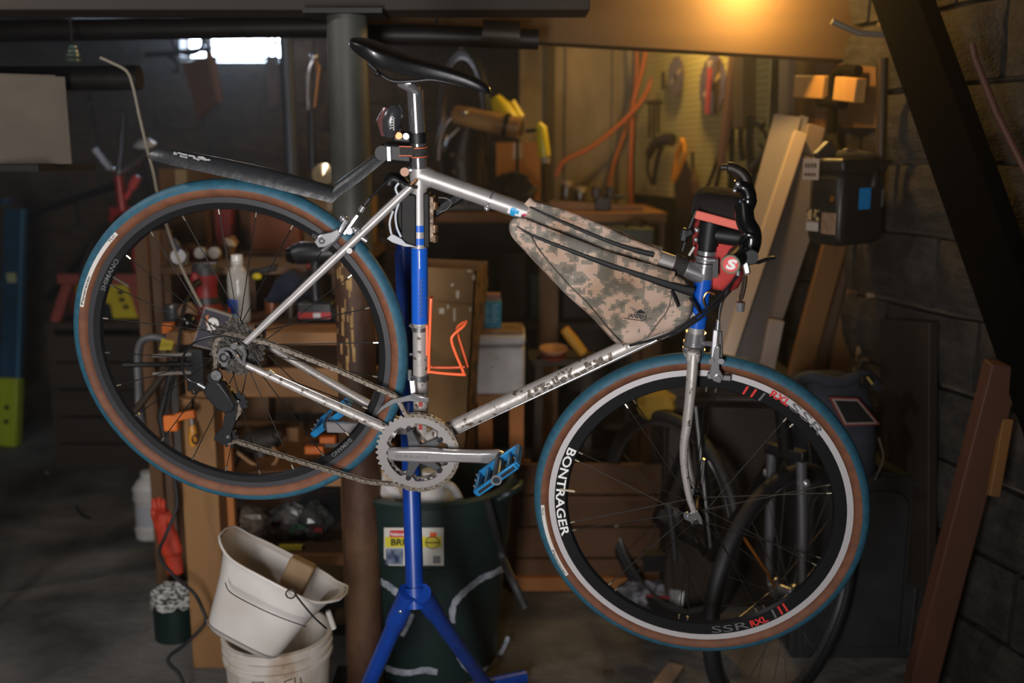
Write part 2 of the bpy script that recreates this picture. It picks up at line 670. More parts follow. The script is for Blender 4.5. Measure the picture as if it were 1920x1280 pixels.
RC = CAM + camvec(-.5555, .0124, 2.0363)                 # rear wheel centre
WB = -camvec(.06465, -.32681, .94287).normalized()       # bicycle plane normal, towards the drive side
UB = (XC - WB * XC.dot(WB)).normalized()
VB = WB.cross(UB)


def b(px, py, w=0.0):
    """Point of the bicycle's own plane, w metres out on the drive side."""
    r = ray(px, py)
    return CAM + r * (((RC - CAM).dot(WB) + w) / r.dot(WB))


def bu(p, u, v, w=0.0):
    return p + UB * u + VB * v + WB * w


def sidew(p, w):
    """The point p moved along the axle direction to w."""
    return p + WB * (w - (p - RC).dot(WB))


FCN = CAM + camvec(.38732, .34974, 2.08859)              # front wheel centre
WF = -camvec(.19763, -.31423, .92855).normalized()
SA = -camvec(-.05356, .94235, .33031).normalized()
SA = camvec(.05356, -.94235, -.33031).normalized()       # steering axis, up
SA = (SA - WF * SA.dot(WF)).normalized()
UF = SA.cross(WF)


def ff(px, py, w=0.0):
    """Point of the steered front plane."""
    r = ray(px, py)
    return CAM + r * (((FCN - CAM).dot(WF) + w) / r.dot(WF))


def fsidew(p, w):
    return p + WF * (w - (p - FCN).dot(WF))


BIKE = thing('bicycle', PZ(880, 1330, 0) * 1.0, 'silver road bicycle with blue tyres clamped in the blue repair stand', 'bicycle')
BIKE.location = V((RC.x + .5, RC.y, 0))
ORG[BIKE.name] = V(BIKE.location)

TYREBLUE = M('tyre_blue', (40, 88, 108), .6, 0, (33, 75, 94), 60, .08)
TYRETAN = M('tyre_tan', (110, 67, 43), .7, 0, (92, 55, 36), 40, .05)
RIMBLACK = M('rim_black', (26, 26, 28), .3, .2)
RIMTRACK = M('rim_brake_track', (196, 193, 196), .36, .3)
RIMGREY = M('rim_dark_track', (80, 80, 84), .28, .5)
SPOKE = M('spoke_black', (20, 20, 21), .55, 0, spec=.25)
NIPPLE = M('nipple_brass', (205, 196, 178), .25, .9)

TR, TT = .328, .0172     # tyre centre radius and tube radius


def unit_rod(name, r, n, mat):
    mb = MB().tube([V((0, 0, 0)), V((0, 0, 1))], r, n)
    return mesh_from(mb, name, mat, V((0, 0, 0)))


SPOKE_ME = unit_rod('spoke', .0011, 5, SPOKE)
NIP_ME = unit_rod('spoke_nipple', .0021, 6, NIPPLE)


def rod(name, me, parent, p, q):
    x, y, d = basis(q - p)
    return inst(name, me, parent, frame_mat(p, x, y, q - p))


def wheel(name, O, U, Vv, W, depth, track, trackmat, nsp, paired, hubw, hubr, a_off, label):
    """Rim (the part) with tyre, sidewalls, hub, spokes and nipples under it."""
    R0 = .3125
    rim = obj(name, MB().lathe(O, W, [(R0 - track, .0098), (R0 - depth + .004, .0075), (R0 - depth, 0), (R0 - depth + .004, -.0075),
                                      (R0 - track, -.0098), (R0 - .004, -.004), (R0 - .004, .004)], 96, True, U), RIMBLACK, BIKE, label)
    obj('brake_track', MB().lathe(O, W, [(R0, .0095), (R0, .0112), (R0 - track, .0108), (R0 - track, .0085)], 96, True, U), trackmat, rim)
    obj('brake_track', MB().lathe(O, W, [(R0, -.0095), (R0, -.0112), (R0 - track, -.0108), (R0 - track, -.0085)], 96, True, U), trackmat, rim)

    def arc(a0, a1, k, dr=0):
        return [(TR + (TT + dr) * math.cos(a0 + (a1 - a0) * i / k), (TT + dr) * math.sin(a0 + (a1 - a0) * i / k)) for i in range(k + 1)]
    t = math.radians(87)
    obj('tyre_sidewall', MB().lathe(O, W, arc(t * .93, math.radians(150), 8) + [(R0 - .004, .004)], 96, False, U), TYRETAN, rim)
    obj('tyre_sidewall', MB().lathe(O, W, arc(-t * .93, -math.radians(150), 8) + [(R0 - .004, -.004)], 96, False, U), TYRETAN, rim)
    tread = arc(-t, t, 12, .0009)
    obj('tyre_tread', MB().lathe(O, W, tread + arc(t, -t, 6, -.001), 120, True, U), TYREBLUE, rim)
    # hub
    hb = MB()
    h = hubw
    prof = [(.0001, -h - .012), (.008, -h - .012), (.009, -h), (hubr, -h + .002), (hubr, -h + .006), (.012, -h + .012), (.012, h - .012),
            (hubr, h - .006), (hubr, h - .002), (.009, h), (.008, h + .012), (.0001, h + .012)]
    hb.lathe(O, W, prof, 24)
    obj('hub', hb, BLACK, rim)
    for i in range(nsp):
        s = 1 if i % 2 == 0 else -1
        if paired:
            a = a_off + 2 * pi * (i // 2) / (nsp / 2) + (.035 if s > 0 else -.035)
        else:
            a = a_off + 2 * pi * i / nsp
        lead = (1 if (i // 2) % 2 == 0 else -1) * math.radians(62 if hubr > .016 else 40)
        er = U * math.cos(a) + Vv * math.sin(a)
        hd = U * math.cos(a + lead) + Vv * math.sin(a + lead)
        p = O + hd * (hubr - .002) + W * (s * (h - .004))
        q = O + er * (R0 - depth + .002)
        rod('spoke', SPOKE_ME, rim, p, q)
        d = (p - q).normalized()
        rod('spoke_nipple', NIP_ME, rim, q - d * .002, q + d * .011)
    return rim


def torus_pt(O, U, Vv, W, a, phi, dr=.0006):
    er = U * math.cos(a) + Vv * math.sin(a)
    return O + er * (TR + (TT + dr) * math.cos(phi)) + W * ((TT + dr) * math.sin(phi))


def ang(O, U, Vv, p):
    d = p - O
    return math.atan2(d.dot(Vv), d.dot(U))


REAR = wheel('rear_wheel', RC, UB, VB, WB, .027, .011, RIMGREY, 24, False, .034, .020, .06, 'black deep rear wheel with blue-treaded tan tyre')
FRONT = wheel('front_wheel', FCN, UF, SA, WF, .040, .0125, RIMTRACK, 20, True, .034, .015, math.atan2((ff(1567, 915, 0) - FCN).dot(SA), (ff(1567, 915, 0) - FCN).dot(UF)), 'front wheel with silver brake track and blue-treaded tan tyre')

# lettering on rims and tyres
def rim_text(parent, O, U, Vv, W, s, a_mid, r_base, height, span, inward, mat, name, w=.0106, slope=.06, bold=.0):
    mb = MB()
    L = span * r_base
    sgn = 1 if inward else -1

    def fn(x, y):
        a = a_mid + sgn * (x - L / 2) / r_base
        r = r_base - y if inward else r_base + y
        er = U * math.cos(a) + Vv * math.sin(a)
        return O + er * r + W * (w - slope * (R_T - r))
    lettering(mb, s, fn, height, L, bold)
    return obj(name, mb, mat, parent, smooth=False)


R_T = .300
fa = lambda px, py: ang(FCN, UF, SA, ff(px, py, .011))
ra = lambda px, py: ang(RC, UB, VB, b(px, py, .010))
a0, a1 = fa(1066, 838), fa(1050, 1006)
if a1 < a0:
    a1 += 2 * pi
rim_text(FRONT, FCN, UF, SA, WF, 'BONTRAGER', (a0 + a1) / 2, .2965, .018, a1 - a0, True, PRINTW, 'rim_lettering', .0112, .085, .018)
GREYLET = M('grey_print', (92, 92, 94), .5)
a0, a1 = ra(193, 545), ra(221, 487)
rim_text(REAR, RC, UB, VB, WB, 'SHIMANO', (a0 + a1) / 2, .2895, .009, abs(a0 - a1), False, GREYLET, 'rim_lettering', .0104, .08, .01)
a0, a1 = ra(665, 812), ra(690, 780)
rim_text(REAR, RC, UB, VB, WB, 'SHIMANO', ra(640, 838), .2895, .009, .20, False, GREYLET, 'rim_lettering', .0104, .08, .01)
for (pa, pb, inward) in (((1478, 765), (1540, 815), True), ((1335, 1183), (1402, 1168), True)):
    a0, a1 = fa(*pa), fa(*pb)
    rim_text(FRONT, FCN, UF, SA, WF, 'SSR', (a0 + a1) / 2, .296, .016, abs(((a1 - a0 + pi) % (2 * pi)) - pi), False if pa[1] < 900 else True, GREYLET,
             'rim_lettering', .0112, .085)
for (pa, pb, inward) in (((1442, 742), (1476, 762), False), ((1405, 1166), (1436, 1155), True)):
    a0, a1 = fa(*pa), fa(*pb)
    rim_text(FRONT, FCN, UF, SA, WF, 'RXL', (a0 + a1) / 2, .2965, .014, abs(((a1 - a0 + pi) % (2 * pi)) - pi), inward, REDP, 'rim_lettering',
             .0112, .085, .03)
for k, (px, py) in enumerate(((1402, 722), (1418, 727), (1434, 735), (1452, 1152), (1465, 1147), (1476, 1143))):
    a = fa(px, py)
    mb = MB()
    q = []
    for rr, da in ((.297, -.012), (.297, .004), (.277, .014), (.277, -.002)):
        er = UF * math.cos(a + da) + SA * math.sin(a + da)
        q.append(FCN + er * rr + WF * (.0114 - .085 * (R_T - rr)))
    mb.add(q, [(0, 1, 2, 3)])
    obj('rim_stripe', mb, REDP if k not in (2, 3) else GREYLET, FRONT, smooth=False)


def tyre_label(parent, O, U, Vv, W, a0, a1, s1, flip):
    mb = MB()
    n = 24
    ph0, ph1 = math.radians(84), math.radians(112)
    mb.grid(lambda i, j: torus_pt(O, U, Vv, W, a0 + (a1 - a0) * i, ph0 + (ph1 - ph0) * j, .0005), n, 3)
    plate = obj('tyre_label', mb, M('label_white', (200, 196, 190), .6), parent)
    for s, fr, ln in ((s1, .62 if not flip else .03, .36), ('TLC', .03 if not flip else .86, .11)):
        tb = MB()
        L = abs(a1 - a0) * TR
        vs, fs, w = text_mesh(s, .02)
        kx = ln / w
        ky = 1 / .7

        def fn(x, y):
            t = fr + x * kx
            v = .22 + .5 * y * ky
            if flip:
                return torus_pt(O, U, Vv, W, a0 + (a1 - a0) * t, ph1 + (ph0 - ph1) * v, .0009)
            return torus_pt(O, U, Vv, W, a0 + (a1 - a0) * t, ph0 + (ph1 - ph0) * v, .0009)
        tb.add([fn(x, y) for x, y in vs], fs)
        obj('label_lettering', tb, PRINTK, parent, smooth=False)


a0, a1 = fa(1017, 944), fa(1063, 1076)
tyre_label(FRONT, FCN, UF, SA, WF, a0, a0 + abs(((a1 - a0 + pi) % (2 * pi)) - pi), 'Panaracer', False)
a0, a1 = ra(159, 574), ra(224, 438)
tyre_label(REAR, RC, UB, VB, WB, a0, a0 - abs(((a1 - a0 + pi) % (2 * pi)) - pi), 'Panaracer', True)
# reflector clipped across spokes
obj('spoke_reflector', MB().bar(b(213, 519, .01), b(241, 536, .02), .004, .004), NIPPLE, REAR)
obj('spoke_reflector', MB().bar(ff(1051, 917, .01), ff(1078, 921, .01), .004, .004), NIPPLE, FRONT)

# ------------------------------------------------------------------ frame tubes
def tubepart(name, p, q, r, mat, label=None, n=20, r2=None):
    m = 5
    rr = [r + (r2 - r) * i / m if r2 else r for i in range(m + 1)]
    return obj(name, MB().tube([p.lerp(q, i / m) for i in range(m + 1)], rr, n), mat, BIKE, label)


RST, RTT, RDT, RHT = .0152, .0165, .0165, .0175
st_top, st_bot = b(786, 316), b(789, 846)
tubepart('seat_tube', st_top, st_bot, RST, WORNPAINT)
obj('seat_tube_panel', MB().tube([b(786.5, 463), b(787, 604)], RST + .0012, 20), BLUEPAINT, BIKE, 'blue painted seat tube panel')
obj('seat_tube_upper', MB().tube([b(786, 318), b(786.5, 463)], RST + .0004, 20), SILVERPAINT, BIKE)
for y0, y1 in ((420, 432), (444, 456)):
    obj('paint_band', MB().tube([b(786.5, y0), b(786.5, y1)], RST + .0011, 20), BLUEPAINT, BIKE)
tubepart('top_tube', b(787, 327), b(1312, 512), RTT, SILVERPAINT)
tubepart('down_tube', b(792, 828), b(1306, 590), RDT, WORNPAINT)
ht0, ht1 = b(1322, 500), b(1302, 645)
tubepart('head_tube', ht0, ht1, RHT - .001, SILVERPAINT)
obj('head_tube_panel', MB().tube([b(1320, 514), b(1306.5, 612)], RHT, 20), BLUEPAINT, BIKE, 'blue painted head tube panel')
# lugs and joints
lug = MB()
lug.tube([b(786, 314), b(787, 352)], [RST + .004, RST + .0025], 20)
lug.tube([b(787, 327), b(812, 336)], [RTT + .003, RTT + .0012], 20)
obj('seat_lug', lug, SILVERPAINT, BIKE)
obj('seat_lug_patch', MB().tube([b(768, 352, .017), b(783, 335, .018)], [.0075, .006], 10, flat=.6), M('bare_worn_brass', (196, 150, 104), .35, .7, (90, 66, 50), 120, .3), BIKE)
lug = MB()
lug.tube([b(1322, 498), b(1319, 520)], RHT + .0025, 20)
lug.tube([b(1286, 503), b(1318, 515)], [RTT + .0015, RTT + .004], 20)
obj('head_lug', lug, CHROME, BIKE)
lug = MB()
lug.tube([b(1305, 622), b(1302, 645)], RHT + .003, 20)
obj('lower_head_lug', lug, CHROME, BIKE)
bb = b(783, 848, .045)
BB = sidew(bb, 0)
obj('bottom_bracket_shell', MB().lathe(sidew(bb, -.035), WB, [(.0001, 0), (.021, 0), (.021, .07), (.0001, .07)], 24), WORNPAINT, BIKE)
# seat post collar bolt and straps on the top tube
obj('seat_collar_bolt', MB().tube([b(758, 321, .008), b(772, 318, .006)], [.0085, .0085], 14), ALLOY, BIKE)
obj('seat_collar_bolt', MB().disc(b(760, 321, .010), WB, .0085, .008, 16), M('bolt_brown', (96, 70, 56), .4, .6), BIKE)
c = b(919, 374)
d = (b(1312, 512) - b(787, 327)).normalized()
obj('cable_clip_band', MB().lathe(c - d * .002, d, [(RTT, 0), (RTT + .0016, 0), (RTT + .0016, .004), (RTT, .004)], 24, True), CHROME, BIKE)
obj('cable_clip_screw', MB().ball(b(913, 391, .012), .0055), CHROME, BIKE)
# small sticker on the top tube
perp = d.cross(WB).normalized()


def onTT(px, py, dr=.0006):
    """Point on the near surface of the top tube that the pixel sees."""
    p = b(px, py, 0)
    a = b(787, 327)
    t = (p - a).dot(d)
    s = max(-.95, min(.95, (p - a - d * t).dot(perp) / RTT))
    return a + d * t + perp * (s * (RTT + dr)) + WB * (math.sqrt(1 - s * s) * (RTT + dr))


def stickerpatch(name, px0, py0, px1, py1, w, mat):
    dirp = V((px1 - px0, py1 - py0))
    nrm = V((-dirp.y, dirp.x)).normalized() * w
    mb = MB()
    mb.grid(lambda i, j: onTT(px0 + dirp.x * i + nrm.x * (j - .5), py0 + dirp.y * i + nrm.y * (j - .5), .001 if 'blue' in mat.name else .0007), 6, 6)
    obj(name, mb, mat, BIKE)


SKY = M('sticker_blue', (30, 150, 205), .45)
stickerpatch('sticker', 954, 389, 989, 401, 14, PRINTW)
stickerpatch('sticker_mark', 965, 386, 961, 401, 9, SKY)
stickerpatch('sticker_mark', 958, 390, 974, 395, 7, SKY)
stickerpatch('sticker_mark', 980, 401, 988, 398, 5, M('sticker_pink', (220, 50, 110), .45))
# worn maker's lettering on the down tube: flecks of old transfer
dd = (b(1306, 590) - b(792, 828)).normalized()
dperp = dd.cross(WB).normalized()
if dperp.dot(VB) < 0:
    dperp = -dperp
dt0 = b(792, 828)
random.seed(3)
worn = M('worn_transfer', (62, 54, 46), .7, 0, (110, 100, 90), 200)
for k in range(13):
    t0 = (b(992 + k * 12.5, 731 - k * 5.6) - dt0).dot(dd)
    mb = MB()
    for q in range(5):
        tt = t0 + random.uniform(-.004, .005)
        s0 = random.uniform(-.45, .45)
        w_, h_ = random.uniform(.0018, .0045), random.uniform(.08, .3)

        def pt(i, j):
            s = max(-.9, min(.9, s0 + h_ * (j - .5) * 2))
            return dt0 + dd * (tt + w_ * (i - .5) * 2) + dperp * (s * (RDT + .0005)) + WB * (math.sqrt(1 - s * s) * (RDT + .0005))
        mb.grid(pt, 2, 4)
    obj('worn_letter', mb, worn, BIKE)
# wing graphic on the blue seat tube panel
mb = MB()
for k in range(9):
    y0 = 512 + k * 8
    p0 = b(791, y0 + 14, 0)
    for i in range(1):
        c0 = p0 + WB * (RST + .0012)
        mb.add([c0 - UB * .003 + WB * .0006, c0 + UB * .0035 + VB * .008 + WB * .0003, c0 + UB * .0045 + VB * .0065 + WB * .0003, c0 - UB * .0025 - VB * .002 + WB * .0006], [(0, 1, 2, 3)])
obj('feather_graphic', mb, M('graphic_brown', (70, 62, 60), .6), BIKE, smooth=False)
obj('paint_chip', MB().add([b(789, 500) + WB * .0168, b(791, 500) + WB * .0168, b(791, 820) + WB * .0001], []) if False else MB().bar(b(788.5, 466) + WB * .0163, b(789, 500) + WB * .0163, .0018, .0006, UB), PRINTW, BIKE)
for y0, y1 in ((738, 757), (769, 778), (787, 800)):
    mbp = MB().bar(b(790.5, y0) + WB * .0153, b(790.5, y1) + WB * .0153, .008, .0008, UB)
    obj('red_decal', mbp, M('decal_red', (140, 40, 34), .5), BIKE)

# stays
def curve(pts, n=12):
    """Catmull-Rom through points."""
    pts = [V(p) for p in pts]
    out = []
    e = [pts[0] * 2 - pts[1]] + pts + [pts[-1] * 2 - pts[-2]]
    for i in range(1, len(e) - 2):
        p0, p1, p2, p3 = e[i - 1:i + 3]
        for k in range(n):
            t = k / n
            out.append(.5 * ((2 * p1) + (p2 - p0) * t + (2 * p0 - 5 * p1 + 4 * p2 - p3) * t * t + (3 * p1 - p0 - 3 * p2 + p3) * t ** 3))
    out.append(pts[-1])
    return out


for s in (1, -1):
    top = sidew(b(772, 349, .016), .016 * s)
    low = sidew(b(457, 646, .062), .062 * s)
    obj('seat_stay', MB().tube([top, top.lerp(low, .5), low], [.0082, .0082, .0065], 14), SILVERPAINT, BIKE)
    p0 = sidew(b(462, 684, .062), .062 * s)
    p1 = sidew(b(742, 812, .026), .026 * s)
    obj('chain_stay', MB().tube([p0, p0.lerp(p1, .3), p0.lerp(p1, .75), p1], [.0068, .0095, .0118, .0118], 14, flat=.9), WORNPAINT, BIKE)
    # dropout plate
    dp = MB()
    for pts, rr_ in (([(413, 657), (424, 653), (434, 656), (444, 668), (452, 678), (462, 683)], .0055), ([(441, 648), (452, 652), (459, 661), (458, 672), (456, 682)], .0058),
                     ([(455, 643), (457, 655)], .006), ([(414, 657), (411, 666), (413, 676), (420, 681)], .0045)):
        dp.tube(curve([sidew(b(x, y, .064), .064 * s) for x, y in pts], 6), rr_, 10, flat=.7)
    dp.lathe(sidew(b(420, 668, .064), .060 * s), WB, [(.0075, 0), (.0125, 0), (.0125, .008), (.0075, .008)], 20, True)
    obj('dropout', dp, CHROME, BIKE)
obj('stay_bridge', MB().tube([sidew(b(655, 470, .045), .045), sidew(b(655, 470, .045), -.045)], .006, 10), SILVERPAINT, BIKE)
obj('axle_nut', MB().disc(b(421, 669, .066), WB, .0095, .008, 16), DARK, BIKE)
obj('axle_nut', MB().disc(b(421, 669, .074), WB, .005, .004, 12), CHROME, BIKE)
obj('hanger_bolt', MB().disc(b(422, 680, .066), WB, .0065, .006, 14), CHROME, BIKE)
obj('eyelet_bolt', MB().disc(b(441, 647, .064), WB, .0065, .008, 14), CHROME, BIKE)

# ------------------------------------------------------------------ cassette, chain, chainset
GRIMY = M('grimy_steel', (118, 112, 106), .4, .55, (66, 60, 56), 90, .2)
CC = b(438, 658, .04)


def gear(mb, O, U, Vv, W, r, teeth, t, hole):
    n = teeth * 4
    pr = []
    for k in range(n):
        rr = r + (.0026 if k % 4 in (0, 1) else -.0022)
        a = 2 * pi * k / n
        pr.append((math.cos(a) * rr, math.sin(a) * rr))
    vs, fs = [], []
    for k in range(n):
        a = 2 * pi * k / n
        for w in (0, t):
            vs.append(O + U * pr[k][0] + Vv * pr[k][1] + W * w)
            vs.append(O + (U * math.cos(a) + Vv * math.sin(a)) * hole + W * w)
    for k in range(n):
        a, c = 4 * k, 4 * ((k + 1) % n)
        fs += [(a, c, c + 1, a + 1), (a + 2, a + 3, c + 3, c + 2), (a, a + 2, c + 2, c), (a + 1, c + 1, c + 3, a + 3)]
    mb.add(vs, fs)


CASM = M('cassette_steel', (84, 80, 75), .42, .5, (44, 41, 39), 110, .2)
cas = obj('cassette', MB().lathe(sidew(CC, .018), WB, [(.017, 0), (.017, .036)], 20), CASM, BIKE)
for i, t in enumerate((28, 26, 23, 21, 19, 17, 15, 13, 12)):
    g = MB()
    gear(g, sidew(CC, .020 + .0040 * i), UB, VB, WB, t * .0127 / (2 * pi), t, .0018, .012)
    obj('sprocket', g, CASM, cas)
CR = sidew(bb, .043)
RINGR = .0838
GREYAL = M('grey_chainring', (150, 147, 146), .4, .5)
ring = MB()
n = 84


def ringshape(mb, O, r_out, r_in, t, teeth):
    n = teeth * 4
    vs, fs = [], []
    for k in range(n):
        a = 2 * pi * k / n
        er = UB * math.cos(a) + VB * math.sin(a)
        ro = r_out + (.003 if k % 4 in (0, 1) else -.002)
        # five windows between bolt tabs: inner edge bulges inwards at the tabs
        ph = (a - math.radians(106)) % (2 * pi / 5)
        ph = abs(ph - pi / 5) / (pi / 5)          # 1 at a tab
        ri = r_in - .013 * max(0, (ph - .62) / .38) ** .6
        for rr, w in ((ro, 0), (ro, t), (ri, t), (ri, 0)):
            vs.append(O + er * rr + WB * w)
    for k in range(n):
        a, c = 4 * k, 4 * ((k + 1) % n)
        for j in range(4):
            jj = (j + 1) % 4
            fs.append((a + j, c + j, c + jj, a + jj))
    mb.add(vs, fs)


ringshape(ring, CR, RINGR, .0655, .0035, 42)
cs = obj('chainring', ring, GREYAL, BIKE, 'large grey toothed chainring')
ring2 = MB()
ringshape(ring2, sidew(bb, .034), .066, .059, .003, 34)
obj('inner_chainring', ring2, GRIMY, BIKE)
# five-arm spider and crank arm
SPID = M('spider_grey', (84, 85, 88), .36, .5)
CRANKM = M('crank_alloy', (176, 173, 174), .3, .7)
sp = MB()
for k in range(5):
    a = math.radians(106) + 2 * pi * k / 5
    er = UB * math.cos(a) + VB * math.sin(a)
    et = -UB * math.sin(a) + VB * math.cos(a)
    O = sidew(bb, .046)
    sp.prism([O + er * .006 + et * .016, O + er * .03 + et * .010, O + er * .058 + et * .0055, O + er * .061, O + er * .058 - et * .0055,
              O + er * .03 - et * .010, O + er * .006 - et * .016], WB * .007)
obj('crank_spider', sp, SPID, BIKE, bevel=.0015)
for k in range(5):
    a = math.radians(106) + 2 * pi * k / 5
    er = UB * math.cos(a) + VB * math.sin(a)
    obj('chainring_bolt', MB().disc(sidew(bb, .052) + er * .0575, WB, .0052, .004, 14), M('ring_bolt', (52, 52, 54), .3, .5), BIKE)
c0, c1 = b(728, 851, .066), b(946, 857, .072)
cd = (c1 - c0).normalized()
cp = WB.cross(cd).normalized()
rings = []
for t, hh, th in ((0, .0125, .014), (.1, .0138, .016), (.32, .0155, .017), (.55, .0125, .015), (.8, .0130, .015), (.95, .0155, .014), (1, .010, .012)):
    o = c0.lerp(c1, t)
    rings.append([o + cp * (hh * x) + WB * (th * y * .5) for x, y in ((-1, -.8), (-.6, -1), (.6, -1), (1, -.8), (1, .4), (.72, 1), (-.72, 1), (-1, .4))])
obj('crank_arm', MB().loft(rings), CRANKM, BIKE, 'polished alloy crank arm', bevel=.0015)
mb = MB()
tb0 = b(742, 858, .0752)
lettering(mb, 'DURA-ACE', lambda x, y: tb0 + cd * x + cp * y, .0062, .066, .01)
obj('crank_lettering', mb, M('dim_print', (92, 90, 92), .5), BIKE, smooth=False)
# far-side crank arm and pedal
f1 = sidew(bb, -.07) - (c1 - c0) * .92
obj('crank_arm', MB().bar(sidew(bb, -.07), f1, .012, .024, WB), CRANKM, BIKE, bevel=.003)
PEDB = M('pedal_blue', (22, 122, 178), .38, .3, (16, 100, 150), 40)
DRK = M('pedal_core', (46, 58, 70), .35, .6)


def pedal(O, ax, nrm, s):
    """Platform pedal: O spindle end at the crank, ax outwards, nrm platform normal."""
    lat = nrm.cross(ax).normalized()
    body = MB()
    L, Wd, T = .094, .050, .012
    for t in (.012, L):                      # inner and outer cage plates
        body.bar(O + ax * t - lat * Wd, O + ax * t + lat * Wd, .007, T * 1.25, ax)
    for s2 in (-1, 1):
        body.bar(O + ax * .012 + lat * Wd * s2, O + ax * L + lat * Wd * s2, .008, T, lat)
        body.bar(O + ax * .012 + lat * Wd * .55 * s2, O + ax * L + lat * Wd * .55 * s2, .006, T * .8, lat)
    p = obj('pedal', body, PEDB, BIKE, 'blue platform pedal' if s > 0 else None, bevel=.0015)
    obj('pedal_axle_body', MB().tube([O - ax * .01, O + ax * (L + .004)], .0095, 14), DRK, p)
    obj('pedal_end_cap', MB().lathe(O + ax * (L + .002), ax, [(.0105, 0), (.0105, .003), (.007, .003), (.007, .001), (.0001, .001)], 16), CHROME, p)
    for u, s3 in ((.2, -1), (.8, -1), (.2, 1), (.8, 1), (.5, -1), (.5, 1)):
        q = O + ax * (.012 + (L - .012) * u) + lat * Wd * s3
        obj('pedal_pin', MB().tube([q, q + nrm * .011], .0018, 6), CHROME, p)
    for s3 in (-.72, -.4, .4, .72):
        q = O + ax * (L + .0032) + lat * Wd * s3
        obj('cage_slot', MB().bar(q - lat * .008, q + lat * .008, .0012, .006, ax), BLACK, p)


po = b(938, 858, .082)
platn = (VB * .62 - UB * .50 + WB * .60).normalized()
pax = (WB - platn * WB.dot(platn) * .0).normalized()
platn = (platn - pax * platn.dot(pax)).normalized()
pedal(po, pax, platn, 1)
pedal(f1 - WB * .012, -pax, platn, -1)

# chain of links following its run
def arc_px(c, r, a0, a1, n):
    return [c + (UB * math.cos(math.radians(a0 + (a1 - a0) * i / n)) + VB * math.sin(math.radians(a0 + (a1 - a0) * i / n))) * r for i in range(n + 1)]


CCs = sidew(CC, .040)
path = [b(441, 826, .045), b(560, 864, .045), b(690, 903, .045)]
path += arc_px(sidew(bb, .045), RINGR, -118, 104, 40)
path += [b(745, 744, .044), b(630, 692, .042), b(505, 643, .040)]
path += arc_px(CCs, .038, 50, 195, 20)
path += [b(405, 700, .040), b(438, 740, .042), b(452, 768, .044), b(430, 800, .045), b(420, 818, .045), b(428, 829, .045), b(441, 826, .045)]
dist = [0]
for i in range(1, len(path)):
    dist.append(dist[-1] + (path[i] - path[i - 1]).length)


def along(s):
    s = s % dist[-1]
    for i in range(1, len(dist)):
        if dist[i] >= s:
            return path[i - 1].lerp(path[i], (s - dist[i - 1]) / max(1e-9, dist[i] - dist[i - 1]))
    return path[-1]


def link_mesh(outer):
    mb = MB()
    hw = .0035 if outer else .0024
    for s in (-1, 1):
        pr = []
        for k in range(5):
            a = pi / 2 + pi * k / 4
            pr.append(V((-.0 + math.cos(a) * .0042, math.sin(a) * .0042, hw * s)))
        for k in range(5):
            a = -pi / 2 + pi * k / 4
            pr.append(V((.0127 + math.cos(a) * .0042, math.sin(a) * .0042, hw * s)))
        mb.prism(pr, V((0, 0, .0011 * s)))
    mb.tube([V((0, 0, -.0045)), V((0, 0, .0045))], .0021, 8)
    return mesh_from(mb, 'chain_link', M('chain_steel', (176, 166, 154), .32, .7, (110, 98, 86), 150), V((0, 0, 0)))


chain = obj('chain', MB().tube([along(q * .0127) - WB * .0002 for q in range(int(dist[-1] / .0127))], .0016, 5, False, True), GRIMY, BIKE)
LM = [link_mesh(False), link_mesh(True)]
nl = int(round(dist[-1] / .0127))
for k in range(nl):
    p, q = along(k * dist[-1] / nl), along((k + 1) * dist[-1] / nl)
    x = (q - p).normalized()
    y = WB.cross(x).normalized()
    inst('chain_link', LM[k % 2], chain, frame_mat(p, x, y, x.cross(y)))

# rear derailleur
DPL = M('derailleur_black', (28, 29, 32), .42, 0, spec=.35)
body = MB()
pl = [(392, 712), (404, 703), (420, 712), (436, 735), (447, 752), (444, 764), (428, 768), (412, 760), (396, 742), (388, 730)]
body.prism([b(x, y, .055) for x, y in pl], WB * .022)
rder = obj('rear_derailleur', body, DPL, BIKE, 'black rear derailleur', bevel=.004)
obj('derailleur_knuckle', MB().disc(b(406, 703, .060), WB, .0125, .018, 20), DPL, rder)
obj('pivot_bolt', MB().lathe(b(406, 703, .078), WB, [(.0105, 0), (.0105, .003), (.006, .003), (.004, .001), (.0001, .001)], 18), CHROME, rder)
obj('pulley_cage', MB().prism([b(x, y, .052) for x, y in ((424, 764), (446, 756), (441, 792), (434, 812), (436, 828), (420, 832), (402, 824), (404, 814), (418, 800))], WB * .004), DPL, rder, bevel=.001)
obj('pulley_cage', MB().prism([b(x, y, .038) for x, y in ((424, 764), (446, 756), (441, 792), (434, 812), (436, 828), (420, 832), (402, 824), (404, 814), (418, 800))], WB * .003), DPL, rder)
for x, y in ((446, 752), (428, 818)):
    g = MB()
    gear(g, b(x, y, .043), UB, VB, WB, .0205, 10, .004, .004)
    obj('jockey_wheel', g, DPL, rder)
    obj('jockey_bolt', MB().disc(b(x, y, .056), WB, .0035, .003, 10), CHROME, rder)
obj('cable_barrel', MB().tube([b(371, 719, .05), b(386, 728, .05)], .004, 10), CHROME, rder)
obj('cable_end', MB().tube(curve([b(386, 728, .05), b(400, 745, .06), b(415, 765, .06)]), .0009, 6), CHROME, rder)
obj('limit_screw', MB().ball(b(364, 734, .05), .006), DARK, rder)
obj('limit_screw', MB().ball(b(389, 741, .06), .004), CHROME, rder)
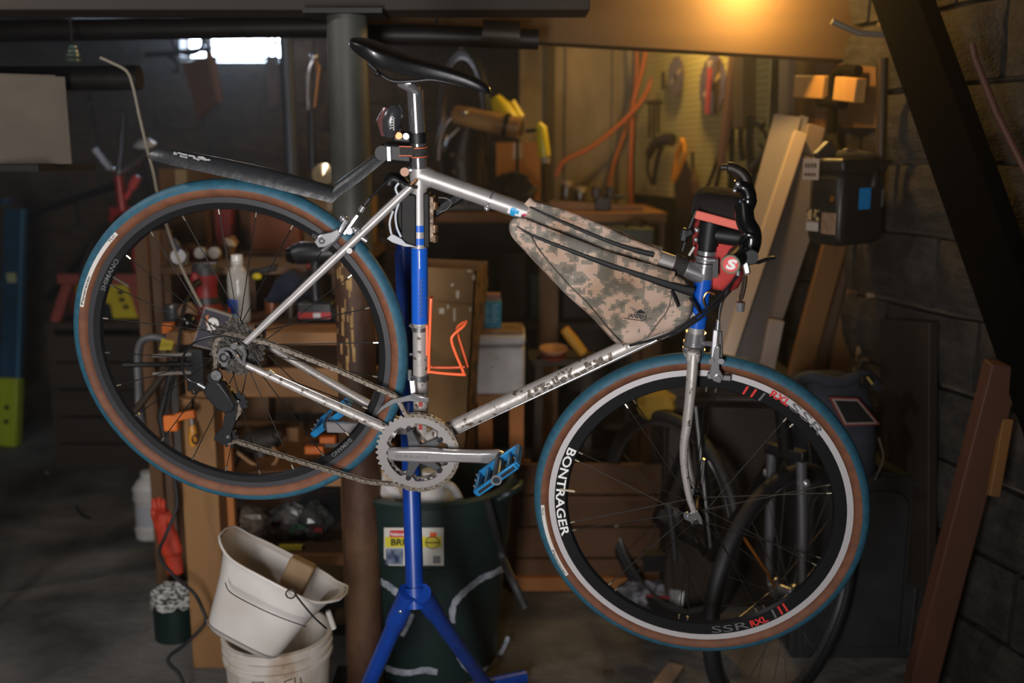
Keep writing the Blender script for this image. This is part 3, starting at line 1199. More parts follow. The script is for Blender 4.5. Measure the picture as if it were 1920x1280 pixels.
# cables on the frame
cab = M('cable_housing', (20, 20, 22), .4)
obj('gear_cable_loop', MB().tube(curve([b(492, 690, .066), b(462, 650, .072), b(420, 630, .074), b(368, 640, .07), b(345, 665, .06), b(342, 690, .055), b(352, 710, .05), b(371, 719, .05)]), .0024, 8), cab, BIKE)
obj('gear_cable_stop', MB().tube([b(504, 694, .066), b(514, 702, .064)], .0032, 10), CHROME, BIKE)
obj('shift_cable', MB().tube([b(508, 698, .066), b(716, 790, .036)], .0007, 5), CHROME, BIKE)
obj('shift_cable', MB().tube([b(860, 812, .017), b(1225, 640, .018)], .0007, 5), CHROME, BIKE)
obj('down_tube_cable_stop', MB().tube([b(1218, 644, .019), b(1232, 637, .019)], .0035, 10), CHROME, BIKE)

# front derailleur
fd = obj('front_derailleur', MB().prism([b(x, y, .05) for x, y in ((708, 775), (722, 764), (742, 754), (768, 750), (800, 752), (804, 748), (782, 744), (772, 738), (758, 742), (735, 748), (716, 760), (706, 772))], WB * .006), ALLOY, BIKE, 'silver front derailleur', bevel=.001)
obj('derailleur_arm', MB().bar(b(776, 742, .03), b(773, 712, .022), .012, .010, UB), CHROME, fd, bevel=.002)
obj('derailleur_clamp', MB().lathe(b(787, 706) - VB * .006, VB, [(RST, 0), (RST + .003, 0), (RST + .003, .012), (RST, .012)], 24, True), ALLOY, fd)
obj('clamp_bolt', MB().tube([b(768, 693, .01), b(768, 712, .01)], .004, 10), CHROME, fd)
obj('derailleur_wing', MB().bar(b(770, 742, .054), b(804, 750, .056), .010, .005, VB), CHROME, fd, bevel=.0015)

# seat tube fittings: bottle cage (orange), clamps
OR = M('cage_orange', (240, 104, 58), .42)
cage = obj('bottle_cage', MB().tube(curve([b(808, 562, .020), b(806, 620, .022), b(804, 690, .022), b(809, 697, .022), b(866, 702, .012), b(869, 698, .010), b(855, 664, .018), b(847, 640, .020), b(850, 628, .018), b(868, 612, .008), b(874, 603, -.004), b(870, 604, -.016), b(860, 611, -.024), b(857, 620, -.026), b(862, 640, -.028), b(874, 680, -.026), b(870, 688, -.026), b(810, 688, -.026), b(805, 680, -.026), b(806, 600, -.022), b(808, 562, -.018), b(809, 557, 0)], 8), .0033, 10, False, True), OR, BIKE, 'bright orange wire bottle cage')
obj('cage_bracket', MB().bar(b(801, 608, .006), b(801, 665, .006), .004, .010, UB), OR, cage)
obj('cage_bolt', MB().tube([b(796, 618, .004), b(804, 618, .004)], .004, 8), CHROME, cage)
obj('tube_clamp', MB().lathe(b(787, 615) - VB * .004, VB, [(RST, 0), (RST + .002, 0), (RST + .002, .008), (RST, .008)], 24, True), ALLOY, BIKE)
obj('clamp_bolt', MB().tube([b(768, 608, .008), b(777, 615, .008)], .0042, 8), ALLOY, BIKE)
obj('clamp_bolt', MB().tube([b(768, 664, .008), b(776, 664, .008)], .003, 8), ALLOY, BIKE)

# ------------------------------------------------------------------ saddle, post, rear light, mudguard
post0, post1 = b(778, 168), b(786, 318)
obj('seat_post', MB().tube([post0, post1], .0150, 24), M('polished_post', (186, 184, 190), .16, .88), BIKE)
hd = MB()
rings = []
for t, (x, y, w2, h2) in enumerate(((748, 157, .015, .006), (762, 160, .018, .010), (778, 166, .019, .014), (786, 172, .016, .010))):
    o = b(x, y)
    rings.append([o + WB * (w2 * math.cos(a)) + VB * (h2 * math.sin(a)) for a in [2 * pi * k / 12 for k in range(12)]])
hd.loft(rings)
obj('seat_clamp', hd, CHROME, BIKE)
obj('seat_clamp_plate', MB().bar(b(746, 151, .0), b(774, 154, 0), .036, .006, WB), ALLOY, BIKE, bevel=.001)
SADL = M('saddle_leather', (20, 20, 22), .33, 0, (26, 26, 28), 80, .02, coat=.25)
sec = [  # px, py of the centre line top, half width, depth
    (657, 80, .020, .006), (668, 78, .050, .026), (690, 82, .068, .046), (715, 92, .070, .054), (740, 103, .060, .052), (770, 115, .044, .046), (805, 125, .032, .036),
    (845, 136, .025, .031), (880, 148, .021, .026), (908, 162, .018, .020), (921, 172, .010, .010)]
rings = []
for x, y, hw, dp in sec:
    o = b(x, y)
    r_ = []
    for k in range(20):
        a = 2 * pi * k / 20
        sx, sy = math.cos(a), math.sin(a)
        px_ = hw * (abs(sx) ** .8) * (1 if sx > 0 else -1)
        py_ = (.0085 * sy if sy > 0 else dp * sy * (.35 + .65 * abs(sx) ** 1.2))
        r_.append(o + WB * px_ + VB * py_)
    rings.append(r_)
sd = obj('saddle', MB().loft(rings), SADL, BIKE, 'glossy black saddle')
m_ = sd.modifiers.new('smooth', 'SUBSURF')
m_.levels = m_.render_levels = 2
for s in (1, -1):
    obj('saddle_rail', MB().tube(curve([b(690, 118, .02 * s), b(730, 150, .022 * s), b(775, 152, .022 * s), b(815, 150, .02 * s), b(890, 165, .008 * s)]), .0035, 10), DARK, sd)
obj('saddle_bumper', MB().ball(b(708, 138, .045), .006), BLACK, sd)
# tail light
tl = obj('rear_light', MB().loft([[o + v1 * hw * math.cos(2 * pi * k / 14) + WB * (ww * math.sin(2 * pi * k / 14)) for k in range(14)] for o, v1, hw, ww in
     ((b(741, 197, .02), UB, .008, .010), (b(738, 206, .02), UB, .018, .016), (b(733, 225, .02), UB, .020, .018), (b(732, 245, .02), UB, .017, .016), (b(733, 257, .02), UB, .011, .010))]), M('light_grey', (58, 58, 62), .25, .3), BIKE, 'small grey clip-on rear light')
obj('light_lens', MB().loft([[o + UB * hw * math.cos(2 * pi * k / 12) + WB * (ww * math.sin(2 * pi * k / 12)) for k in range(12)] for o, hw, ww in
     ((b(726, 201, .018), .008, .010), (b(717, 225, .018), .011, .016), (b(722, 254, .018), .008, .010))]), M('lens_red', (92, 60, 60), .2), tl)
mb = MB()
for k in range(5):
    o = b(735, 222 + 5 * k, .0385)
    mb.tube(curve([o - UB * .004, o + VB * .003, o + UB * .004, o - VB * .002 + UB * .002], 4), .0006, 4)
obj('light_script', mb, PRINTW, tl)
obj('light_button', MB().ball(b(751, 217, .02), .005), CHROME, tl)
obj('light_mount', MB().bar(b(742, 222, .014), b(742, 254, .016), .008, .022, WB), BLACK, tl, bevel=.002)
pd_ = (post1 - post0).normalized()
obj('light_clamp', MB().lathe(b(783, 258) - pd_ * .010, pd_, [(.015, 0), (.0185, 0), (.0185, .020), (.015, .020)], 24, True), BLACK, tl)
obj('light_clamp_lug', MB().bar(b(738, 255, .014), b(772, 258, .014), .020, .020, WB), BLACK, tl, bevel=.004)
obj('clamp_screw', MB().disc(b(748, 254, .024), WB, .0065, .003, 14), M('screw_orange', (170, 96, 60), .35, .7), tl)
obj('clamp_screw', MB().disc(b(762, 255, .024), WB, .0055, .004, 14), CHROME, tl)
# mudguard on its strap
GUARD = M('mudguard_black', (40, 42, 45), .42, 0, (56, 58, 60), 60, .15, (.55, .75))
rings = []
for x, y, hw in ((284, 282, .012), (296, 286, .022), (340, 296, .026), (420, 313, .028), (500, 331, .029), (570, 349, .028), (628, 364, .026), (636, 352, .024), (670, 328, .024), (705, 300, .022), (722, 285, .016)):
    o = b(x, y)
    rings.append((o, hw))
mb = MB()
rr = []
for i, (o, hw) in enumerate(rings):
    t = (rings[min(i + 1, len(rings) - 1)][0] - rings[max(i - 1, 0)][0]).normalized()
    up = WB.cross(t).normalized()
    if up.dot(VB) < 0:
        up = -up
    outer = [o + WB * (hw * math.cos(a)) + up * (hw * 1.0 * math.sin(a) - .012) for a in [pi * k / 10 for k in range(11)]]
    inner = [o + WB * ((hw - .002) * math.cos(a)) + up * ((hw * 1.0 - .003) * math.sin(a) - .012) for a in [pi * k / 10 for k in range(10, -1, -1)]]
    rr.append(outer + inner)
mb.loft(rr)
mg = obj('mudguard', mb, GUARD, BIKE, 'long scuffed black clip-on rear mudguard')
random.seed(5)
mb = MB()
for k in range(14):
    t = random.random()
    o = b(325 + 60 * t, 287 + 12 * t + random.uniform(-3, 3), .020)
    mb.bar(o, o + UB * random.uniform(.004, .014) - VB * random.uniform(0, .003), .003, .001, VB)
obj('mudguard_scuff', mb, M('scuff_grey', (150, 150, 150), .7), mg)
obj('mudguard_hinge', MB().disc(b(722, 283, -.012), WB, .014, .030, 20), BLACK, mg)
obj('hinge_block', MB().bar(b(722, 283, .0), b(775, 288, .0), .034, .034, WB), BLACK, mg, bevel=.005)
obj('hinge_lever', MB().bar(b(729, 274, .020), b(730, 302, .020), .005, .008, WB), CHROME, mg, bevel=.001)
STR = M('strap_webbing', (30, 28, 28), .8, 0, (44, 42, 40), 200, .3)
obj('mudguard_strap', MB().lathe(b(784, 284) - pd_ * .0105, pd_, [(.0152, 0), (.0185, 0), (.0185, .021), (.0152, .021)], 24, True), STR, mg)
obj('strap_tail', MB().bar(b(750, 283, .019), b(776, 284, .019), .021, .003, VB), STR, mg)
for y in (275.5, 292.5):
    obj('strap_piping', MB().lathe(b(784, y) - pd_ * .0008, pd_, [(.0180, 0), (.0190, 0), (.0190, .0016), (.0180, .0016)], 24, True), M('piping_orange', (205, 92, 50), .6), mg)
    obj('strap_piping', MB().bar(b(748, y - 1, .0206), b(772, y - .5, .0206), .0016, .001, VB), M('piping_orange', (205, 92, 50), .6), mg)

# ------------------------------------------------------------------ brakes
rb = obj('rear_brake', MB().tube(curve([b(606, 470, .03), b(632, 446, .034), b(640, 430, .034), b(652, 412, .028)]), [.007] * 36 + [.006], 10, flat=.6), CHROME, BIKE, 'chrome rear calliper brake')
obj('brake_arm', MB().prism([b(x, y, .036) for x, y in ((590, 452), (600, 440), (622, 434), (634, 428), (640, 438), (628, 452), (610, 462), (598, 463))], WB * .006), CHROME, rb, bevel=.0015)
obj('brake_pad', MB().bar(b(585, 438, .016), b(618, 458, .016), .012, .012, WB), BLACK, rb, bevel=.002)
obj('pad_bolt', MB().disc(b(604, 451, .042), WB, .006, .004, 14), DARK, rb)
obj('pad_bolt', MB().disc(b(604, 451, .045), WB, .003, .003, 10), CHROME, rb)
obj('brake_pivot', MB().tube([b(655, 433, .0), b(655, 433, .04)], .007, 12), CHROME, rb)
obj('brake_pivot', MB().ball(b(667, 431, .035), .0075), CHROME, rb)
obj('brake_arm', MB().bar(b(645, 440, .032), b(672, 402, .024), .011, .008, WB), ALLOY, rb, bevel=.002)
obj('barrel_adjuster', MB().tube([b(676, 396, .02), b(682, 386, .02)], .0058, 12), CHROME, rb)
obj('barrel_adjuster', MB().tube([b(684, 384, .02), b(694, 371, .02)], .004, 12), DARK, rb)
obj('brake_bolt', MB().ball(b(644, 410, .02), .008), CHROME, rb)
obj('brake_bolt', MB().tube([b(676, 444, .03), b(688, 452, .03)], .005, 10), CHROME, rb)
obj('rear_brake_cable', MB().tube(curve([b(694, 371, .02), b(722, 343, .012), b(740, 332, .01), b(760, 345, .02), b(782, 352, .024)]), .0026, 8), cab, BIKE)
# front brake in the steered frame
fb = obj('front_brake', MB().prism([ff(x, y, .034) for x, y in ((1340, 648), (1350, 646), (1349, 690), (1357, 704), (1350, 716), (1338, 712), (1330, 700), (1334, 680))], WF * .008), CHROME, BIKE, 'chrome front calliper brake', bevel=.0015)
obj('brake_pad', MB().bar(ff(1326, 703, .018), ff(1371, 708, .018), .011, .013, WF), ALLOY, fb, bevel=.002)
obj('pad_bolt', MB().disc(ff(1345, 708, .042), WF, .0062, .005, 14), CHROME, fb)
obj('pad_bolt', MB().disc(ff(1334, 676, .042), WF, .006, .005, 14), CHROME, fb)
obj('pad_bolt', MB().disc(ff(1352, 676, .038), WF, .006, .005, 14), ALLOY, fb)
obj('brake_arm', MB().bar(ff(1342, 618, .03), ff(1337, 676, .036), .006, .010, WF), CHROME, fb, bevel=.0015)
obj('brake_arm', MB().bar(ff(1350, 620, .024), ff(1352, 676, .030), .009, .008, WF), DARK, fb, bevel=.0015)
obj('barrel_adjuster', MB().tube([ff(1347, 600, .026), ff(1345, 628, .026)], [.004, .006], 12), CHROME, fb)
obj('brake_mount_bolt', MB().tube([ff(1308, 643, .01), ff(1340, 645, .028)], .005, 10), CHROME, fb)
obj('front_brake_cable', MB().tube(curve([ff(1347, 604, .026), ff(1352, 570, .02), ff(1372, 530, .02), ff(1390, 505, .04)]), .0024, 8), cab, BIKE)

# ------------------------------------------------------------------ fork, headset, stem, bars (steered)
fkp = [(1300, 664), (1296, 720), (1289, 790), (1283, 830), (1283, 872), (1291, 925), (1301, 958)]
wsec = (.036, .047, .052, .053, .053, .053, .053)
for s in (1, -1):
    pts = curve([fsidew(ff(x, y, w_), w_ * s) for (x, y), w_ in zip(fkp, wsec)], 6)
    rr = [.0142 - .0062 * (i / (len(pts) - 1)) for i in range(len(pts))]
    obj('fork_blade', MB().tube(pts, rr, 16, flat=.8), WORNPAINT, BIKE)
    pl = [(1292, 960), (1308, 955), (1316, 968), (1318, 982), (1311, 980), (1306, 972), (1300, 976), (1300, 984), (1294, 976), (1284, 972), (1283, 963)]
    obj('fork_dropout', MB().prism([fsidew(ff(x, y, .053), .053 * s) for x, y in pl], WF * .005), ALLOY, BIKE, bevel=.001)
obj('dropout_eyelet', MB().lathe(ff(1288, 964, .056), WF, [(.003, 0), (.007, 0), (.007, .006), (.003, .006)], 14, True), ALLOY, BIKE)
obj('front_axle', MB().tube([fsidew(FCN, -.062), fsidew(FCN, .062)], .005, 12), DARK, BIKE)
obj('quick_release_lever', MB().tube(curve([ff(1316, 905, -.05), ff(1318, 882, -.05), ff(1320, 860, -.05)]), .006, 10, flat=.5), CHROME, BIKE)
crown = MB()
hs_low = b(1301, 650)
crown.tube([hs_low + SA * .004, hs_low - SA * .022], [.021, .019], 20)
crown.bar(fsidew(ff(1300, 668, .04), .048), fsidew(ff(1300, 668, .04), -.048), .026, .024, UF)
obj('fork_crown', crown, WORNPAINT, BIKE, bevel=.005)
hs = MB()
for k, (t, r_, h_) in enumerate(((-.0, .0225, .006), (.008, .0205, .005), (.014, .0225, .007))):
    hs.lathe(b(1302.5, 640) - SA * (t + h_), SA, [(.012, 0), (r_, 0), (r_, h_), (.012, h_)], 24)
obj('lower_headset', hs, CHROME, BIKE)
hs = MB()
for k, (t, r_, h_) in enumerate(((0, .022, .006), (.0075, .020, .006), (.015, .023, .005), (.022, .019, .008))):
    hs.lathe(b(1322.5, 497) + SA * t, SA, [(.010, 0), (r_, 0), (r_, h_), (.010, h_)], 24)
obj('upper_headset', hs, CHROME, BIKE)
stem0 = b(1322.5, 497) + SA * .028
stem_top = stem0 + SA * .066
obj('steerer_spacer', MB().tube([stem0 - SA * .004, stem0 + SA * .014], .0178, 20), BLACK, BIKE)
obj('stem', MB().tube([stem0 + SA * .012, stem0 + SA * .058], .0205, 24), BLACK, BIKE, 'black handlebar stem')
obj('stem_cap', MB().lathe(stem0 + SA * .058, SA, [(.0001, .004), (.016, .004), (.019, .002), (.019, 0), (.0001, 0)], 24), BLACK, BIKE)
barc = stem0 + SA * .032 + UF * .075
obj('stem_extension', MB().tube([stem0 + SA * .035, barc], [.017, .019], 18), BLACK, BIKE)
obj('stem_bolt', MB().ball(ff(1307, 431, .02), .0055), CHROME, BIKE)
obj('stem_bolt', MB().ball(ff(1305, 449, .02), .0048), CHROME, BIKE)
obj('cable_hanger', MB().bar(ff(1316, 489, .022), ff(1342, 487, .028), .003, .008, SA), CHROME, BIKE)
obj('cable_hanger', MB().bar(ff(1342, 486, .028), ff(1341, 520, .028), .003, .010, WF), DARK, BIKE)
obj('handlebar', MB().tube([barc - WF * .27, barc + WF * .15], .0125, 18), BLACK, BIKE)
# near end: grip shifter with roundel, brake lever, bar end
gp = ff(1370, 495, .20)
wgt = (gp - barc).dot(WF)
g0 = barc + WF * .085
ge = barc + WF * .15
ge = gp
gdir = (gp - (barc + WF * .04)).normalized()
obj('grip_shifter', MB().tube([gp - gdir * .085, gp - gdir * .06, gp - gdir * .028, gp - gdir * .004, gp], [.016, .019, .0165, .0175, .016], 24), M('grip_black', (30, 30, 31), .45), BIKE)
obj('roundel_ring', MB().lathe(gp + gdir * .0002, gdir, [(.0135, 0), (.0165, 0), (.0165, .0012), (.0135, .0012)], 28, True), M('ring_green_grey', (84, 96, 66), .5), BIKE)
obj('roundel', MB().disc(gp, gdir, .0138, .0012, 28), M('roundel_red', (206, 52, 62), .4), BIKE)
mb = MB()
rx = (UF - gdir * UF.dot(gdir)).normalized()
ry = gdir.cross(rx)
lettering(mb, 'S', lambda x, y: gp + gdir * .0016 + rx * (x - .008 + y * .25) + ry * (y - .008), .0165, .016, .05)
obj('roundel_letter', mb, PRINTW, BIKE, smooth=False)
# handlebar curving forward and up past the grip: hood and lever
HB = M('hood_black', (16, 16, 17), .22, 0, coat=.3)
obj('bar_end', MB().tube(curve([ff(1388, 480, .10), ff(1405, 468, .11), ff(1410, 440, .11), ff(1398, 415, .10), ff(1394, 380, .09)]), [.017] * 48 + [.014], 18), HB, BIKE)
obj('bar_end_loop', MB().tube(curve([ff(1390, 458, .115), ff(1402, 440, .12), ff(1415, 448, .12), ff(1416, 466, .115)]), .008, 12), HB, BIKE)
obj('brake_hood', MB().tube(curve([ff(1396, 395, .09), ff(1404, 372, .09), ff(1396, 352, .085), ff(1376, 350, .085)]), [.015] * 12 + [.014] * 12 + [.011] * 13, 16), HB, BIKE)
obj('hood_horn', MB().tube(curve([ff(1404, 360, .07), ff(1394, 330, .07), ff(1374, 316, .07), ff(1352, 313, .07)]), [.014] * 18 + [.013] * 12 + [.007] * 7, 14, flat=.8), M('hood_rubber', (34, 26, 22), .5), BIKE)
obj('hood_bolt', MB().ball(ff(1384, 345, .10), .005), CHROME, BIKE)
obj('hood_bolt', MB().ball(ff(1378, 357, .10), .004), CHROME, BIKE)
obj('brake_lever', MB().tube(curve([ff(1398, 496, .10), ff(1420, 492, .10), ff(1440, 485, .10), ff(1454, 483, .10)]), [.004] * 12 + [.0075] * 12 + [.007] * 12 + [.002], 12, flat=.5), BLACK, BIKE)
obj('lever_clamp', MB().bar(ff(1397, 490, .10), ff(1402, 514, .105), .018, .012, WF), CHROME, BIKE, bevel=.003)
obj('lever_clamp', MB().tube([ff(1384, 500, .10), ff(1384, 516, .10)], .004, 10), CHROME, BIKE)
obj('lever_tail', MB().tube(curve([ff(1397, 516, .10), ff(1394, 540, .105), ff(1389, 560, .108), ff(1388, 566, .108)]), [.008] * 12 + [.0075] * 12 + [.005] * 13, 12, flat=.6), M('lever_smoke', (70, 58, 50), .25, .4), BIKE)
obj('lever_ball', MB().tube([ff(1388.5, 566, .108), ff(1388, 583, .108)], [.0085, .0072], 14), CHROME, BIKE)
for pts in ([b(1180, 648, .02), b(1250, 628, .026), b(1310, 590, .03), b(1345, 560, .04), b(1385, 515, .06)],
            [b(1255, 632, .024), b(1300, 606, .03), b(1340, 575, .035), b(1370, 545, .05)],
            [b(1292, 558, .03), b(1306, 575, .03), b(1314, 590, .03)]):
    obj('control_cable', MB().tube(curve(pts), .0026, 8), cab, BIKE)
obj('head_badge_clip', MB().tube(curve([b(1322, 574, .02), b(1319, 560, .024), b(1326, 548, .024), b(1340, 552, .024)]), .0022, 8), M('brass_clip', (205, 160, 100), .25, .9), BIKE)
obj('top_tube_band', MB().tube([b(1262, 494), b(1284, 502)], RTT + .0045, 20), STR, BIKE)
# ------------------------------------------------------------------ frame bag
CAMO = camo()
outl = [(958, 407), (975, 404), (1040, 430), (1110, 457), (1180, 483), (1232, 503), (1268, 514), (1296, 530), (1302, 560), (1301, 590), (1284, 611), (1248, 624), (1212, 637), (1164, 654), (1140, 630), (1115, 600), (1090, 577), (1065, 555), (1022, 510), (990, 477), (962, 448), (952, 428)]
zc = b(1150, 545)
bag = thing('frame_bag', b(1164, 654), 'digital camouflage triangular bag strapped inside the bicycle frame', 'bag')
cen = V((sum(x for x, y in outl) / len(outl), sum(y for x, y in outl) / len(outl)))
mb = MB()
rings = []
levels = [(1.0, -.022), (1.0, .022), (.97, .030), (.90, .036), (.7, .041), (.4, .044)]
for k, w in [(.4, -.040), (.7, -.038), (.92, -.034), (.98, -.028)] + levels:
    rings.append([b(cen.x + (x - cen.x) * k, cen.y + (y - cen.y) * k, w) for x, y in outl])
mb.loft(rings)
o = bag_body = obj('bag_body', mb, CAMO, bag)
m_ = o.modifiers.new('smooth', 'SUBSURF')
m_.levels = m_.render_levels = 2
tx = bpy.data.textures.new('cloth_creases', 'CLOUDS')
tx.noise_scale = .07
dm = o.modifiers.new('creases', 'DISPLACE')
dm.texture = tx
dm.strength = .007
dm.mid_level = .5


def strip(name, pts, hw, w0, t, mat, parent, nrm=None):
    """A soft flat band along image points at height w0 above the bicycle plane."""
    pts = [b(x, y, w0) for x, y in pts]
    P_ = curve(pts, 5)
    rr = []
    for i, p in enumerate(P_):
        d_ = (P_[min(i + 1, len(P_) - 1)] - P_[max(i - 1, 0)]).normalized()
        s_ = WB.cross(d_).normalized()
        h_ = hw[0] + (hw[1] - hw[0]) * i / (len(P_) - 1) if isinstance(hw, tuple) else hw
        rr.append([p + s_ * h_ * math.cos(a) + WB * t * math.sin(a) for a in [2 * pi * k / 10 for k in range(10)]])
    return obj(name, MB().loft(rr), mat, parent)


# sleeve round the top tube with its flap, pocket flap, zip and piping
sl = MB()
ta, tb_ = b(990, 393), b(1234, 483)
sl.tube([ta.lerp(tb_, i / 10) for i in range(11)], [RTT + .005 + .003 * math.sin(i * 1.3) for i in range(11)], 18, False)
obj('tube_sleeve', sl, CAMO, bag)
strip('sleeve_flap', [(988, 376), (1002, 386), (1060, 402), (1120, 425), (1180, 452), (1234, 473)], (.009, .006), .014, .007, CAMO, bag)
strip('sleeve_gap', [(993, 388), (1040, 410), (1110, 440), (1180, 466), (1226, 478)], (.0014, .005), .0243, .0012, BLACK, bag)
strip('pocket_flap', [(970, 418), (1000, 430), (1060, 454), (1130, 481), (1200, 503), (1262, 521)], .013, .036, .0075, CAMO, bag)
strip('pocket_gap', [(969, 424), (1000, 442), (1070, 470), (1140, 496), (1210, 520), (1275, 541), (1300, 548)], (.0012, .009), .0432, .0016, BLACK, bag)
strip('seam', [(990, 432), (1012, 470), (1060, 527), (1100, 567), (1140, 615), (1170, 648)], .0012, .041, .0022, M('seam_brown', (92, 84, 74), .9), bag)
strip('seam', [(1262, 540), (1252, 580), (1232, 608), (1214, 632)], .0012, .038, .002, M('seam_brown', (92, 84, 74), .9), bag)
strip('zip_pull', [(1259, 545), (1266, 560), (1272, 575)], .0028, .047, .0016, BLACK, bag)
strip('zip_cord', [(1296, 560), (1306, 574), (1313, 588)], .0018, .04, .0016, BLACK, bag)
strip('grip_strap', [(1268, 619), (1284, 611), (1304, 598)], .0075, .026, .003, STR, bag)
# black printed badge: lettering in a scroll with a peak above
mb = MB()
L0 = b(1177, 597, .0515)
L1 = b(1206, 601, .0515)
ld = (L1 - L0).normalized()
lu = WB.cross(ld).normalized()
lettering(mb, 'JANDD', lambda x, y: L0 + ld * (x + y * .15) + lu * y, .0085, (L1 - L0).length, .03)
sc0 = [(-.010, -.002), (-.004, -.004), (.020, -.0045), (.034, -.003), (.0362, .004), (.035, .010), (.0335, .010), (.0345, .004), (.0325, -.0015), (.020, -.0028), (-.002, -.0025)]
mb.add([L0 + ld * x + lu * y for x, y in sc0], [tuple(range(len(sc0)))])
pk = [(.010, .0115), (.016, .0125), (.018, .018), (.021, .0175), (.023, .020), (.026, .017), (.029, .0165), (.031, .0135), (.034, .012), (.030, .0112), (.020, .0105)]
mb.add([L0 + ld * x + lu * y for x, y in pk], [tuple(range(len(pk)))])
bpy.context.view_layer.update()
ev = bag_body.evaluated_get(bpy.context.evaluated_depsgraph_get())
inv = ev.matrix_world.inverted()
for i, q in enumerate(mb.v):                # lay the print on the bulging cloth
    hit, loc, nrm_, _ = ev.ray_cast(inv @ (q + WB * .2), inv.to_3x3() @ -WB)
    if hit:
        mb.v[i] = ev.matrix_world @ loc + WB * .0009
obj('printed_badge', mb, PRINTK, bag, smooth=False)

# ------------------------------------------------------------------ handlebar bag (red and black)
hbag = thing('handlebar_bag', ff(1350, 535, -.10), 'small red and black bag hanging from the handlebar behind the stem', 'bag')
REDC = M('bag_red', (196, 66, 62), .8, 0, (166, 48, 48), 20, .3)
BLKC = M('bag_black_cloth', (34, 24, 20), .9, 0, (26, 18, 16), 30, .5)


def blob(name, secs, mat, parent, n=16, sub=1, pf=ff):
    rr = []
    for x, y, hx, hw_, w in secs:
        o_ = pf(x, y, w)
        U_ = UF if pf is ff else UB
        W_ = WF if pf is ff else WB
        rr.append([o_ + U_ * hx * math.copysign(abs(math.cos(a)) ** .6, math.cos(a)) + W_ * hw_ * math.copysign(abs(math.sin(a)) ** .6, math.sin(a)) for a in [2 * pi * k / n for k in range(n)]])
    o_ = obj(name, MB().loft(rr), mat, parent)
    if sub:
        m2 = o_.modifiers.new('smooth', 'SUBSURF')
        m2.levels = m2.render_levels = sub
    return o_


blob('bag_body', [(1352, 538, .030, .05, -.06), (1350, 520, .045, .065, -.06), (1350, 470, .056, .07, -.06), (1352, 420, .056, .07, -.06), (1354, 402, .054, .07, -.06)], REDC, hbag)
blob('bag_lid', [(1354, 408, .060, .075, -.06), (1354, 398, .062, .078, -.06), (1354, 380, .056, .072, -.06), (1352, 364, .050, .06, -.06), (1350, 354, .034, .04, -.06)], BLKC, hbag, 16, 2)
obj('red_band', MB().bar(ff(1304, 401, .020), ff(1394, 425, .020), .010, .016, WF), M('band_pink_red', (222, 108, 92), .7), hbag, bevel=.002)
obj('grey_tape', MB().bar(ff(1302, 462, .015), ff(1292, 478, .015), .010, .004, WF), M('tape_grey', (180, 176, 172), .6), hbag)
obj('side_strap', MB().tube(curve([ff(1306, 395, .0), ff(1294, 425, .0), ff(1286, 450, .0), ff(1280, 470, .0)]), .0045, 8), BLACK, hbag)
obj('strap_buckle', MB().bar(ff(1276, 444, .0), ff(1300, 432, .005), .012, .014, WF), BLACK, hbag, bevel=.003)
obj('strap_buckle', MB().bar(ff(1286, 428, .0), ff(1280, 452, .0), .016, .014, WF), BLACK, hbag, bevel=.003)

# ------------------------------------------------------------------ repair stand
st = thing('repair_stand', V((P(778, 1100, 2.26).x, P(778, 1100, 2.26).y, 0)), 'blue tubular bicycle repair stand gripping the seat tube', 'repair stand')
hubp = P(778, 1108, 2.26)
topp = P(757, 470, 2.26)
ud = (topp - hubp).normalized()
obj('upright', MB().tube([hubp - ud * .02, hubp.lerp(topp, .3), hubp.lerp(topp, .34), topp], .0205, 22), STANDBLUE, st)
obj('inner_post', MB().tube([topp - ud * .02, P(754, 405, 2.24)], .016, 18), STANDBLUE, st)
hub = MB()
hub.tube([hubp + ud * .012, hubp - ud * .035], .027, 22)
obj('leg_socket', hub, STANDBLUE, st)
fl_l = PZ(640, 1400, .02)
fl_r = PZ(915, 1290, .03)
fl_b = P(760, 1130, 2.26) + V((-.10, .50, 0))
fl_b.z = .02
for k, (foot, sx) in enumerate(((fl_l, -.016), (fl_r, .018))):
    s0 = hubp + V((sx, -.012, -.004))
    d0 = (foot - s0).normalized()
    obj('socket_sleeve', MB().tube([s0 - d0 * .012, s0 + d0 * .10], .0235, 20), STANDBLUE, st)
    obj('leg', MB().tube([s0 + d0 * .02, foot], .0195, 20), STANDBLUE, st)
    q = s0 + d0 * .045 + V((0, -.024, .004))
    obj('socket_bolt', MB().ball(q, .0055), CHROME, st)
obj('foot_bar', MB().tube([PZ(895, 1287, .025), PZ(985, 1268, .025)], .0195, 18), STANDBLUE, st)
obj('foot_bar', MB().tube([fl_l + V((-.16, -.02, 0)), fl_l + V((.16, .02, 0))], .0195, 18), STANDBLUE, st)
# clamp jaws
CLM = M('clamp_black', (15, 15, 17), .6, 0, (24, 23, 22), 30, .05, spec=.25)
cl0 = b(757, 407, -.03)
obj('clamp_jaw', MB().bar(b(768, 362, .004), b(768, 461, .004), .030, .026, UB), CLM, st, bevel=.003)
obj('clamp_jaw', MB().bar(b(755, 362, -.006), b(755, 456, -.006), .020, .030, UB), CLM, st, bevel=.003)
obj('clamp_jaw', MB().bar(b(801, 360, .002), b(802, 461, .002), .011, .030, UB), CLM, st, bevel=.002)
obj('clamp_hinge', MB().bar(b(810, 366, .0), b(811, 452, .0), .010, .022, UB), M('greasy_hinge', (60, 48, 38), .45, .5, (120, 100, 84), 90, .3), st, bevel=.002)
for y in (385, 428, 446):
    obj('hinge_knuckle', MB().tube([b(815, y - 7, .004), b(815, y + 7, .004)], .0075, 10), M('hinge_brass', (120, 92, 68), .4, .6, (70, 54, 42), 60, .2), st)
